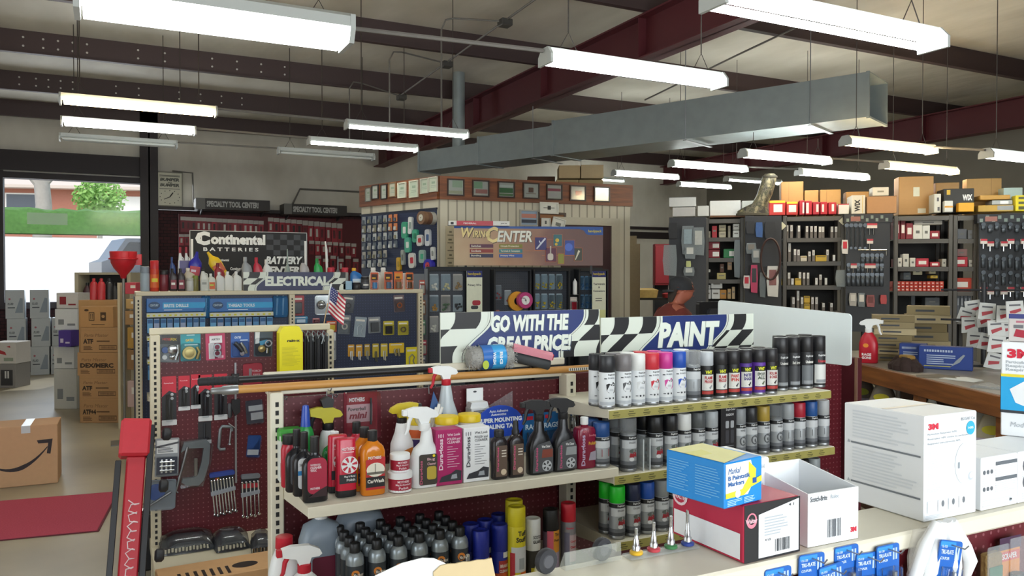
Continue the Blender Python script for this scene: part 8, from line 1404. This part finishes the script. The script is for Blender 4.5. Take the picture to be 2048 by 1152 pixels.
b.o('glove',t); MB(M('#8a6a2c',.7)).box(-.03,.07,-.03,.03,.068,.095,.008).o('leather_patch',t)
for k,(px,off,w_,nm) in enumerate(((1925,.16,.2,'white paper sheet lying before the wide blue carton'),(1975,.1,.14,'crumpled clear plastic lying at the counter end'),(1880,.1,.24,'dark parts sheet lying on the worn counter top'))):
 q = kq(px,off); b = MB((M('#d8dbd8',.6),FILM,M('#5a5448',.6))[k]); b.add([(-w_ / 2,-.05,.001),(w_ / 2,-.06,.001),(w_ * .46,.06,.004),(0,.05,.012 * (1 + k % 2)),(-w_ * .5,.05,.002)],[(0,1,2,3,4)]); b.box(-w_ / 2,w_ / 2,-.06,.05,0,.0008); S('paper_sheet' if k != 1 else 'plastic_wrap',b,nm,'paper' if k != 1 else 'wrap',q,kr + .5 + k * .3)
# white carded packs on a stand at the counter end
q = kq(1968,.74); S('pack_stand',MB(DARK).tube([(0,0,0),(0,0,.55)],.015,8).box(-.12,.12,-.1,.1,0,.012).tube([(-.25,0,.5),(.3,0,.5)],.008,6).tube([(-.25,0,.3),(.3,0,.3)],.008,6),'dark wire stand for white part packs on the counter','stand',q,kr + 1.0)
for i,(px,py) in enumerate(((1943,601),(1936,617),(1938,634),(1975,606),(1967,622),(2010,611),(2028,602),(1990,640),(2005,641),(1950,664),(1978,668),(1995,672),(1992,706))):
 q = kq(px,.7 - .02 * (i % 4)); p = PD(px,py,dep(q.x,q.y)); t = T('white_pack',f'white and red bagged part, {ORD[i]} counting down the pack stand','pack',p,-YAW - .35,None,0,rn.uniform(-.3,.3)); b = MB(M('#c9cac6',.45)); b.prism([(-.045,0),(.045,0),(.05,-.1),(-.048,-.105)],-.012,0,'xz'); b.o('pouch',t); b = MB(M('#a82a34')).fp([(-.03,-.06),(.03,-.045),(.032,-.062),(-.025,-.085)],-.0125); b.m(M('#55555a')).fr(-.03,.03,-.03,-.02,-.0125); b.o('label_print',t)
# jugs and bottles on the shelf under the counter
for i,(px,c_,yl) in enumerate(((1728,'#7d7468','#a8b03a'),(1768,'#7d7468','#c9c02c'),(1990,'#a89f86','#c9c02c'),(2030,'#a89f86','#c9c02c'))):
 q = kq(px,.12,.56); t = T('washer_jug',('brown-grey fluid jug with a green oval label under the counter','brown-grey fluid jug with a yellow oval label under the counter','amber fluid jug under the counter end','amber fluid jug past the tall respirator carton')[i],'jug',q,kr + .9); m = M(c_,.35); b = MB(m); b.loft([(0,.085,.06,3.5),(.2,.085,.06,3.5),(.27,.06,.05,2.6),(.33,.028,.028,2),(.345,.022,.022,2)],16); b.o('jug',t); MB(m).tube([(.05,0,.3),(.09,0,.27),(.088,0,.19)],.014,6).o('handle',t); MB(WHITE).lathe([(.024,.34),(.024,.365),(.018,.367)],12).o('cap',t); b = MB(M('#a89fb0')).fr(-.075,.075,.02,.18,-.0605); b.m(M(yl)).fp(circ(.05,14,1,.5,0,.225),-.061); b.o('label_print',t)
for i,px in enumerate((1838,1866,1940,1962,1984)):
 q = kq(px,.2,.56); t = T('oil_bottle',f'clear-tipped white bottle, {ORD[i]} along the shelf under the counter','bottle',q,kr); MB(M('#c9c9c0',.35)).lathe([(.035,0),(.036,.22),(.02,.27),(.014,.28)],12).o('bottle',t); MB(M('#d8dad6',.35)).lathe([(.014,.278),(.004,.35)],10).o('nozzle',t)
for i in range(5):
 q = kq(1708 + 4 * i,-.06 + .004 * i,0); L = .62 if i > 1 else .95; S('white_tube_lamp' if False else 'trim_strip',MB(M('#d0cfc8',.4)).tube([(0,0,.3 if i > 1 else .42),(.04 * (i - 2),.02,.3 + L - .35 if i > 1 else .92)],.012,8),f'white trim strip, {ORD[i]} of those leaning against the counter front','strip',q,kr)
# ------------------------------------------------------------------ clerk, monitor and clutter
hp_ = PD(1362,580,6.9); gx = hp_.x; gy = hp_.y; FACE = math.radians(-12)
t = T('person','clerk in a dark backwards cap and rust red shirt facing the monitor','person',(gx,gy,0),FACE); t.scale.z = .978
me = bpy.data.meshes.new('body'); SK = M('#a8614c',.55,var=.04); me.materials.append(SK)
VV = [(-.06,0,.86,.13,.1),(-.05,0,1.02,.125,.095),(-.06,0,1.2,.15,.105),(-.075,0,1.31,.12,.09),(-.055,0,1.37,.062,.058),(-.012,0,1.43,.06,.062),(.015,0,1.48,.085,.07),(.015,0,1.53,.098,.077),(.0,0,1.575,.085,.07),
      (-.08,.17,1.3,.07,.065),(-.05,.23,1.08,.05,.05),(.14,.2,.97,.042,.042),(.25,.15,.99,.036,.03),(-.08,-.17,1.3,.07,.065),(-.05,-.23,1.08,.05,.05),(.14,-.2,.97,.042,.042),(.25,-.15,.99,.036,.03),
      (-.06,.1,.8,.095,.095),(-.02,.11,.46,.062,.062),(-.05,.11,.1,.042,.042),(.06,.12,.04,.038,.032),(-.06,-.1,.8,.095,.095),(-.02,-.11,.46,.062,.062),(-.05,-.11,.1,.042,.042),(.06,-.12,.04,.038,.032),
      (.085,0,1.45,.032,.036),(.1,0,1.497,.018,.02),(.118,0,1.482,.014,.014),(.092,0,1.53,.03,.05),(.0,.075,1.5,.012,.016),(.0,-.075,1.5,.012,.016),(-.004,.088,1.5,.008,.018),(-.004,-.088,1.5,.008,.018)]
EE = [(0,1),(1,2),(2,3),(3,4),(4,5),(5,6),(6,7),(7,8),(3,9),(9,10),(10,11),(11,12),(3,13),(13,14),(14,15),(15,16),(0,17),(17,18),(18,19),(19,20),(0,21),(21,22),(22,23),(23,24),(6,25),(6,26),(26,27),(7,28),(6,29),(6,30),(29,31),(30,32)]
n0 = len(VV)
for s_,wi in ((1,12),(-1,16)):
 w_ = Vector(VV[wi][:3])
 for k in range(5):
  a = (-.035 + .017 * k) if k < 4 else -.05 * s_; dx = (.085,.095,.09,.075,.045)[k]; e1 = (w_.x + .045,w_.y + (a if k < 4 else a),w_.z + .002); e2 = (w_.x + dx * .85 + .02,w_.y + a * 1.1,w_.z - .012); e3 = (w_.x + dx + .02,w_.y + a * 1.1,w_.z - .035)
  i0 = len(VV); VV += [(*e1,.011,.01),(*e2,.009,.009),(*e3,.008,.008)]; EE += [(wi,i0),(i0,i0 + 1),(i0 + 1,i0 + 2)]
me.from_pydata([v[:3] for v in VV],EE,[]); ob = bpy.data.objects.new('body',me); COL.objects.link(ob); ob.parent = t; md = ob.modifiers.new('skin','SKIN'); me.skin_vertices.new() if not me.skin_vertices else None
for i,v in enumerate(VV): me.skin_vertices[0].data[i].radius = v[3:]; me.skin_vertices[0].data[i].use_root = i == 0
md.use_smooth_shade = True; ob.modifiers.new('sub','SUBSURF').levels = 2; ob.modifiers['sub'].render_levels = 2
SHT = M('#6d2a22',.8,var=.08,scale=14)
b = MB(SHT); b.loft([(.86,.15,.2,2.4,-.06),(1.0,.145,.2,2.4,-.055),(1.15,.155,.22,2.4,-.06),(1.25,.15,.235,2.3,-.07),(1.31,.125,.21,2.2,-.072),(1.35,.095,.13,2,-.068),(1.385,.072,.075,2,-.055)],22)
for s_ in (1,-1): b.tube([(-.075,.15 * s_,1.285),(-.072,.2 * s_,1.25),(-.055,.235 * s_,1.13),(-.045,.24 * s_,1.07)],[.085,.085,.073,.07],12)
b.o('shirt',t); b = MB(M('#2b3140',.85)); b.loft([(.76,.15,.2,2.3,-.06),(.9,.15,.195,2.3,-.06)],18)
for s_ in (1,-1): b.tube([(-.06,.1 * s_,.84),(-.02,.11 * s_,.46),(-.05,.11 * s_,.07)],[.115,.082,.07],12)
b.o('trousers',t)
for s_ in (1,-1): MB(BLACK).loft([(0,.12,.045,2.6,.0,.115 * s_),(.03,.12,.046,2.6,.0,.115 * s_),(.08,.06,.045,2.2,-.04,.115 * s_)],14).o('shoe',t)
b = MB(M('#2a2b2f',.8)); b.loft([(1.505,.112,.088,2,.003),(1.55,.112,.088,2,.0),(1.6,.09,.075,2,-.005),(1.625,.045,.04,2,-.008)],20); b.prism([(-.15,-.05),(-.1,-.07),(-.08,0),(-.1,.07),(-.15,.05)],1.49,1.505,'xy'); b.o('cap',t); MB(M('#3a302a',.9)).loft([(1.4,.02,.03,2,-.1),(1.46,.028,.055,2,-.085),(1.51,.03,.07,2,-.075)],12).o('hair',t)
b = MB(M('#f0ece4',.3))
for s_ in (1,-1): b.lathe([(.001,-.009),(.009,0),(.001,.009)],8,(.094,.032 * s_,1.515),'z')
b.m(M('#2a1c18'))
for s_ in (1,-1): b.lathe([(.001,-.004),(.0045,0),(.001,.004)],6,(.1025,.032 * s_,1.515),'z'); b.box(.09,.106,.02 * s_ - .012,.02 * s_ + .012,1.53,1.536)
b.m(M('#7d3f36')).box(.085,.1135,-.024,.024,1.447,1.453,.002); b.o('eye',t)
# work desk between the clerk and the gondola
d0 = PD(1210,648,6.1); d1 = PD(1480,648,6.1); DZ = .98; W = (d1 - d0).length; t = T('work_desk','cluttered desk in front of the clerk','desk',(d0.x,d0.y,0),-YAW); MB(COUNTERW).box(0,W,0,.55,DZ - .04,DZ).o('desk_top',t); MB(M('#43291a',.6)).box(.02,W - .02,.02,.5,0,DZ - .041).o('cabinet',t)
def dq(px,off): p = PD(px,600,6.1 + off); return Vector((p.x,p.y,DZ + .0012))
q = dq(1428,.36); t = T('monitor','black monitor seen from behind beside the clerk','monitor',q,-YAW + .55); MB(BLACK).prism(rrect(.36,.27,.02,3,0,.27),-.02,.02,'xz').o('screen',t); MB(DARK).prism(rrect(.2,.16,.03,3,0,.27),-.05,-.02,'xz').o('rear_cover',t); MB(DARK).box(-.03,.03,-.02,.02,.012,.15).o('stand',t); MB(DARK).box(-.1,.1,-.08,.08,0,.012,.003).o('base',t)
for i,(px,off,c_,nm) in enumerate(((1230,.38,'#1f3580','dark blue fluid jug on the desk beside the wiring display'),(1250,.33,'#233c8c','second dark blue fluid jug on the desk'))):
 q = dq(px,off); t = T('fluid_jug',nm,'jug',q); MB(M(c_,.35)).loft([(0,.05,.04,3),(.17,.05,.04,3),(.2,.035,.03,2.4),(.225,.016,.016,2)],14).o('jug',t); MB(M(c_,.4)).lathe([(.018,.22),(.018,.245),(.012,.247)],10).o('cap',t)
for i,(px,off,s_,c_,nm) in enumerate(((1238,.12,.11,'#b9b6ae','pile of flat grey papers on the desk'),(1262,.2,.07,'#4a3a34','dark brown box among the desk papers'),(1300,.28,.06,'#c4bdb0','crumpled paper bag beside the clerk'),(1275,.08,.05,'#c9cccb','white wrapped part on the desk'),(1302,.1,.05,'#8d9092','grey metal part on the desk'),(1446,.06,.03,'#cfd62c','bright yellow highlighter box on the desk'))):
 q = dq(px,off); b = MB(M(c_,.6,var=.15)); rn2 = random.Random(i); [b.box(-s_ + rn2.uniform(-.01,.01),s_ + rn2.uniform(-.01,.01),-s_ * .6,s_ * .6,k * .012,k * .012 + .0115) for k in range(2 + i % 3 + (3 if i in (1,2,5) else 0))]; S('desk_item',b,nm,'desk item',q,-YAW + i * .4)
# store room corner behind the clerk
p = PD(1262,620,10.2); S('lumber_plank',MB(M('#8a7a60',.8,var=.12)).box(-.07,.07,0,.03,0,2.1).box(-.01,.12,.035,.06,0,2.0),'grey weathered planks leaning beside the office wall','plank',(p.x,p.y,0),-YAW,None,0,.0)
p = PD(1268,600,11.2); t = T('storage_shelf','dark low shelf with clutter near the grey far wall','shelving',(p.x,p.y,0),-YAW);
for z in (.35,.85,1.28): MB(M('#26221f',.6)).box(0,.75,0,.4,z - .03,z).o('shelf',t)
for x in (0,.71): MB(M('#26221f',.6)).box(x,x + .04,0,.4,0,1.25).o('upright',t)
def sq(px,z,off=.1): q = PD(px,600,11.2 + off); return Vector((q.x,q.y,z + .001))
for i,(px,z,s_,c_,nm) in enumerate(((1290,1.28,.18,'#b89a5a','open tan carton of small bags near the red box'),(1338,1.28,.09,'#a82a30','red can lying on the dark low shelf'),(1318,.85,.16,'#c9c0a0','heap of cream bags on the dark low shelf'),(1284,.85,.06,'#3a3a3c','black box on the dark low shelf'))): q = sq(px,z); b = MB(M(c_,.7,var=.2)).loft([(0,s_ * .9,.12,4),(s_ * .6,s_,.13,4),(s_ * .75,s_ * .6,.08,3)],12); S('stored_part',b,nm,'stored part',q,-YAW)
p = PD(1327,510,11.6); t = T('red_cabinet','red wall box behind the hanging clear bags','cabinet',(p.x,p.y,1.45),-YAW); MB(M('#8a1f2a',.5)).box(-.13,.13,0,.15,0,.6,.006).o('body',t); MB(M('#9a2632',.5)).box(-.12,.12,-.012,-.001,.03,.57,.004).o('door',t); MB(DARK).box(-.1,.1,.16,.3,-1.45,.5).o('stand',t)
# ================================================================== floor goods on the left
def fbox(p0,p1,y0,y1,Z,d,col,label,rz=-YAW,z=None,cat='carton',name='carton',art=None,m=None):
 a = PD(p0,y1,Z); c = PD(p1,y1,Z); W = (c - a).length; H = PD(p0,y0,Z).z - a.z
 if z is not None: H += a.z - z; a.z = z
 t = T(name,label,cat,(a.x,a.y,a.z + .0012),rz); MB(m or M(col,.75,var=.05)).box(0,W,0,d,0,H - .0015,.003).o('carton',t); b = MB()
 if art: art(b,W,H)
 if b.v: b.o('carton_print',t)
 return t
def atf(title):
 def f(b,W,H):
  b.m(M('#7d5c3c')); b.ft('Parts Master',W * .1,H * .62,W * .62,H * .13,-.001,.0,.2); b.m(M('#33241a')).ft(title,W * .07,H * .34,W * (.26 if len(title) < 4 else .34 if len(title) < 6 else .82),H * .2,-.001,.05); b.m(M('#5f442c'))
  if len(title) < 6: b.fr(W * .42,W * .75,H * .42,H * .47,-.001)
  b.fr(W * .48,W * .93,H * .1,H * .13,-.001); b.fr(W * .48,W * .93,H * .26,H * .29,-.001); b.fr(W * .48,W * .49,H * .1,H * .29,-.001); b.fr(W * .92,W * .93,H * .1,H * .29,-.001); barcode(b,W * .52,H * .15,W * .36,H * .09,-.001,4); lines(b,W * .08,W * .36,H * .08,H * .26,4,-.001,3,.5); b.m(M('#a8845a')).fr(0,W,H * .87,H * .885,-.001)
 return f
ZB = PZ(195,846,0); ZA = dep(ZB.x,ZB.y)
def tall(n): return EYE - (n - 550) / F * ZA
for (p0,p1,y0,y1,ti,nm) in ((160,239,796,848,'ATF+4','lowest brown fluid carton of the tall stack, on the floor'),(159,237,751,797,'ATF','second brown fluid carton up in the tall stack'),(155,236,705,752,'DEX/MERC','brown slash-lettered fluid carton in the middle of the tall stack'),(161,239,655,705,'ATF','brown fluid carton, second from the top of the tall stack')):
 fbox(p0,p1,y0,y1,ZA,.3,'#b38b60',nm,z=max(0,tall(y1)),art=atf(ti))
def up_art(b,W,H):
 b.m(M('#4a3522'))
 for x in (.27,.62): b.fr(W * x,W * (x + .17),H * .32,H * .72,-.001)
 b.m(M('#b08a5c')).fr(W * .29,W * .42,H * .36,H * .68,-.0012); b.m(M('#4a3522'))
 for x in (.32,.38): b.fr(W * x,W * (x + .02),H * .4,H * .62,-.0014); b.fp([(W * (x - .012),H * .58),(W * (x + .032),H * .58),(W * (x + .01),H * .66)],-.0015)
 b.m(M('#b08a5c')).fp(circ(W * .05,10,cx=W * .705,cz=H * .52),-.0012); b.m(M('#4a3522')).fp(circ(W * .07,12,1,.5,W * .2,H * .82),-.001); b.fr(W * .35,W * .75,H * .12,H * .15,-.001)
fbox(160,226,613,655,ZA,.26,'#b98e5e','small brown carton with two-arrow mark atop the tall stack',z=tall(655),art=up_art)
q = PD(185,600,ZA + .55); fbox(159,235,600,845,ZA + .34,.3,'#b58d5f','tall open-flapped brown carton right behind the fluid stack',z=0)
for px,nm,c in ((188,'red quart bottle nearest the window on the brown carton','#b3262e'),(203,'red quart bottle nearest the red funnel on the brown carton','#b3262e'),(219,'black quart bottle behind the red quart bottles','#1d1d20')):
 a = PD(px,600,ZA + .42 + (.1 if c[1] == '1' else 0)); zt = PD(159,600,ZA + .34).z; t = T('oil_bottle',nm,'bottle',(a.x,a.y,zt + .001)); h = PD(px,557,ZA + .42).z - zt; MB(M(c,.35)).loft([(0,.042,.03,3),(h * .7,.042,.03,3),(h * .82,.03,.024,2.4),(h * .87,.014,.014,2)],14).o('bottle',t); MB(M(c,.4)).lathe([(.017,h * .86),(.017,h * .98),(.013,h)],10).o('cap',t)
def wht(b,W,H):
 b.m(M('#8f9cab')).fp([(W * .5,H * .2),(W * .92,H * .2),(W * .92,H * .7),(W * .78,H * .72)],-.001); b.m(M('#b05a6a')).fp(circ(W * .06,8,cx=W * .22,cz=H * .68),-.001); b.m(M('#4d5560')).ft('FLUID',W * .12,H * .47,W * .3,H * .08,-.001,.03,.2); b.fr(W * .12,W * .5,H * .36,H * .4,-.001)
Y9 = 14.8
for r,(y0,y1) in enumerate(((690,740),(640,690),(590,640))):
 for c in range(3 if r < 2 else 2):
  p0 = (12,61,100)[c] + (0 if r == 0 else 2 if r == 1 else 0) - (0 if c < 2 else -2) + (0 if r < 2 else -1); a = PY(p0,y1,Y9); e = PY(p0 + (38 if c < 2 else 26),y1,Y9); sc = dep(a.x,Y9) / F; t = T('white_carton',f'white fluid carton, {("bottom", "middle", "top")[r]} layer, {ORD[c]} from the window frame, under the window','carton',(a.x,Y9,r * .455 + .0012)); W = e.x - a.x; H = .4535; MB(M('#c3cad0',.6,var=.02)).box(0,W,0,.3,0,H,.004).o('carton',t); b = MB(); wht(b,W,H); b.o('carton_print',t)
# cartons beside the stack, retail box at the frame edge
for (p0,p1,y0,y1,dz,c,nm,lab) in ((108,153,738,777,.9,'#bfc0bb','white carton with a barcode at the foot of the mixed stack',0),(108,148,694,738,.9,'#cdd0d0','white carton open at one side in the mixed stack',0),(117,142,661,694,.8,'#4f3a8f','purple carton in the middle of the mixed stack',1),(110,155,618,660,.9,'#d2d6d8','white carton near the top of the mixed stack',0),(113,156,586,617,.95,'#c9c6c2','white carton with a red printed front atop the mixed stack',2)):
 fbox(p0,p1,y0,y1,ZA + dz,.3,c,nm,z=max(0,EYE - (y1 - 550) / F * (ZA + dz)) if y1 < 777 else 0,art=lambda b,W,H,lab=lab: (b.m(M(('#7f8488','#d0c9e0','#8a2630')[lab])).fr(W * .15,W * (.4 if lab != 2 else .45),H * .25,H * (.5 if lab != 2 else .75),-.001),b.fr(W * .55,W * .9,H * .2,H * .3,-.001)))
zc = ZA - .3; zz0 = EYE - (770 - 550) / F * 10.9
fbox(-22,31,728,770,11.3,.35,'#8d8a88','grey and white printed carton low at the picture edge',z=0,art=lambda b,W,H: (b.m(M('#3a3a3d')).fr(W * .45,W * .9,H * .1,H * .75,-.001),b.m(M('#d8d8d6')).fr(W * .6,W * .66,H * .4,H * .7,-.0014),b.fr(W * .7,W * .76,H * .4,H * .7,-.0014)))
fbox(-22,32,685,728,11.3,.35,'#cfcbc6','white carton with red slashes stacked at the picture edge',z=EYE - (728 - 550) / F * 11.3,art=lambda b,W,H: (b.m(M('#b83a40')).fp([(W * .3,H * .5),(W * .65,H * .4),(W * .6,H * .55),(W * .4,H * .65)],-.001),b.fp([(W * .65,H * .8),(W * .8,H * .74),(W * .78,H * .84)],-.001),b.m(M('#8f9a8a')).fr(W * .55,W * .9,H * .12,H * .28,-.001)))
# shelving behind the stack with bottles, funnel on a stand
a = PD(150,700,10.9); e = PD(262,700,10.9); W = (e - a).length; t = T('gondola_shelf','small grey-backed gondola behind the brown carton stack','shelving',(a.x,a.y,0),-YAW); HT = PD(200,545,10.9).z; b = MB(DARK).box(.03,W - .03,.3,.32,.1,HT - .03); b.o('back_panel',t)
for x in (0,W - .05): MB(BEIGE).box(x,x + .05,0,.32,0,HT,.003).o('upright',t)
for z in (.2,.6,1.0,HT - .48,HT): b = MB(BEIGE).box(.05,W - .05,.02,.3,z - .03,z); b.o('shelf',t)
for i,(px,y0,z,c,nm) in enumerate(((175,552,HT - .48,'#55303a','dark bottle on the grey gondola beside the upright'),(189,551,HT - .48,'#3a3a40','black bottle on the grey gondola shelf'),(230,551,HT - .48,'#2b2b30','black bottle on the grey gondola past the red quarts'))):
 q = PD(px,600,11.0); t = T('oil_bottle',nm,'bottle',(q.x,q.y,z + .001)); MB(M(c,.4)).loft([(0,.055,.04,3),(.22,.055,.04,3),(.3,.02,.02,2)],12).o('bottle',t); MB(BLACK).lathe([(.022,.3),(.02,.34)],10).o('cap',t)
for i,(p0,p1,y0,y1,c,nm) in enumerate(((250,272,565,588,'#c24a5a','red-pink carton high beside the blue gondola end'),(252,272,598,618,'#b89a68','tan carton second down beside the blue gondola end'),(248,271,622,650,'#a5835a','brown carton with white tag beside the blue gondola end'),(255,272,655,697,'#b8934a','yellow-marked tan carton beside the blue gondola end'),(254,272,700,740,'#97744e','brown carton low beside the blue gondola end'),(255,272,762,815,'#c9b0ac','pale pink carton stack at the blue gondola foot'))): fbox(p0,p1,y0,y1,8.3 + .0 * i,.2,c,nm,z=max(0.,EYE - (y1 - 550) / F * 8.3),art=lambda b,W,H: b.m(PAPER).fr(W * .5,W * .95,H * .5,H * .75,-.001))
q = PD(255,700,8.28); S('carton_rack',MB(BEIGE).box(-.08,.16,.235,.26,0,1.52).box(-.11,-.085,.02,.235,0,1.52),'beige shelf end holding small cartons beside the blue gondola','shelving',(q.x,q.y,0),-YAW)
p = PD(247,557,7.6); zt = PD(247,503,7.6).z; fz = p.z; h = zt - fz; t = T('funnel','big red plastic funnel with a wide rim on a thin stand','funnel',(p.x,p.y,fz)); RF = M('#c4202c',.4,var=.03); b = MB(RF); b.lathe([(.022,0),(.03,.03),(.085,.1),(.11,.15),(.12,h * .97),(.118,h),(.112,h * .97),(.1,.15),(.03,.04)],20,cap=False); b.o('cone',t); MB(RF).lathe([(.12,h * .7),(.128,h * .71),(.128,h * .76),(.12,h * .77)],20,cap=False).o('rim',t); MB(RF).prism(rrect(.06,.02,.006,2,.13,0),h * .5,h * .9,'xy').o('handle',t)
b = MB(M('#8a8a86',.4,.5)); b.tube([(0,0,.0),(0,0,fz + .02)],.012,8); b.box(-.12,.12,-.12,.12,0,.01); S('funnel_stand',b,'thin metal stand carrying the big red funnel','stand',(p.x,p.y,0))
# shipping carton with the curved arrow, mat, jack
C = PZ(116,966,.0); L_ = PZ(-60,983,.0); rzA = math.atan2(C.y - L_.y,C.x - L_.x); W = (C - L_).length; H = PD(116,848,dep(C.x,C.y)).z; t = T('shipping_carton','big taped shipping carton with a black curved arrow on the floor','carton',(L_.x,L_.y,.0012),rzA); b = MB(M('#c49c76',.75,var=.05)); D = .34; b.box(0,W,0,D,0,H,.004); b.o('carton',t)
xs = W * .63; b = MB(M('#c9cdd0',.3)).box(xs - .03,xs + .03,-.0015,0,H * .88,H); b.box(xs - .03,xs + .03,0,D,H,H + .0012); b.o('sealing_tape',t); b = MB(M('#2b2226',.6)); n = 12
f = lambda u: (W * (.3 + .58 * u),H * (.3 + .22 * (2 * u - .55) ** 2 * .75 - .02))
up_ = [f(i / n) for i in range(n + 1)]; b.fp([(x,z - .012 * (1 - abs(2 * i / n - 1)) - .006) for i,(x,z) in enumerate(up_)] + [(x,z + .012 * (1 - abs(2 * i / n - 1)) + .006) for i,(x,z) in reversed(list(enumerate(up_)))],-.001); x,z = up_[-1]; b.fp([(x - .07,z + .055),(x + .035,z + .06),(x + .02,z - .055),(x - .005,z - .05),(x + .005,z + .03),(x - .06,z + .03)],-.0012); b.o('arrow_print',t)
m0,m1,m2 = PZ(235,985,0),PZ(244,1058,0),PZ(-60,1009,0); b = MB(node_mat('red_mat',lambda t_,b_: (lambda n_,r_: (t_.links.new(r_.outputs[0],b_.inputs['Base Color']),b_.inputs['Roughness'].__setattr__('default_value',.95)))(*(lambda n_: (n_,ramp(t_,n_.outputs[0],[(.3,'#a83a50'),(.7,'#bb4a60')])))((lambda n_: (n_.inputs['Scale'].__setattr__('default_value',180),n_)[1])(t_.nodes.new('ShaderNodeTexNoise'))))))
v = (m0 - m2).normalized(); w_ = Vector((v.y,-v.x,0)); D = (m1 - m0).dot(w_); L = (m0 - m2).length + .8; t = T('floor_mat','long red carpet mat lying on the concrete floor','mat',(m0.x,m0.y,0),math.atan2(v.y,v.x)); b.box(-L,0,-D,0,.001,.009,.003); b.o('pile',t); b = MB(M('#5d1826',.8)); b.box(-L - .01,.01,-D - .012,-D,.0008,.006); b.box(-L - .01,.01,0,.012,.0008,.006); b.box(0,.012,-D,0,.0008,.006); b.o('edging',t)
# tall red service creeper standing against the tool gondola
top = PD(276,838,3.75); bot = PD(243,1240,3.42); bot.z = .02; ax = (top - bot); LJ = ax.length; t = T('service_creeper','upright red and black mechanic creeper leaning on the tool gondola','creeper',bot,0); az = ax.normalized(); view = Vector((bot.x,bot.y,0)).normalized(); ay = (view - az * view.dot(az)).normalized(); axx = ay.cross(az); ang = Matrix(((axx.x,ay.x,az.x),(axx.y,ay.y,az.y),(axx.z,ay.z,az.z))); t.rotation_euler = ang.to_euler()
b = MB(M('#b8202e',.45,var=.03)); b.box(-.035,.045,-.01,.1,0,LJ * .82,.006); b.o('deck',t); MB(M('#c42a38',.5)).box(-.07,.06,-.03,.1,LJ * .82,LJ,.012).o('head_rest',t)
for x in (-.082,.05): MB(BLACK).box(x,x + .026,-.02,.03,0,LJ * (.8 if x < 0 else .97),.003).o('side_rail',t)
b = MB(M('#e0c9cc')); b.tube([(.008 + .02 * math.sin(k * 1.7) * (1 if k < 26 else 1.2),-.0105,LJ * (.22 + .011 * k + .012 * math.cos(k * 1.7))) for k in range(37)],.003,5); b.o('lettering',t)
for z in (.36,.68,.93): MB(DARK).lathe([(.02,0),(.03,.008),(.03,.03),(.02,.04)],14,(.11,.02,LJ * z),'x').o('caster',t);
q = PZ(288,1150,0.); S('floor_bin',MB(M('#232326',.5)).box(-.07,.07,-.07,.07,0,.3,.01).m(CLEAR).box(-.06,.06,-.06,.06,.3,.34,.01),'black bin with clear packs at the tool gondola foot','bin',(q.x,q.y + .12,0))
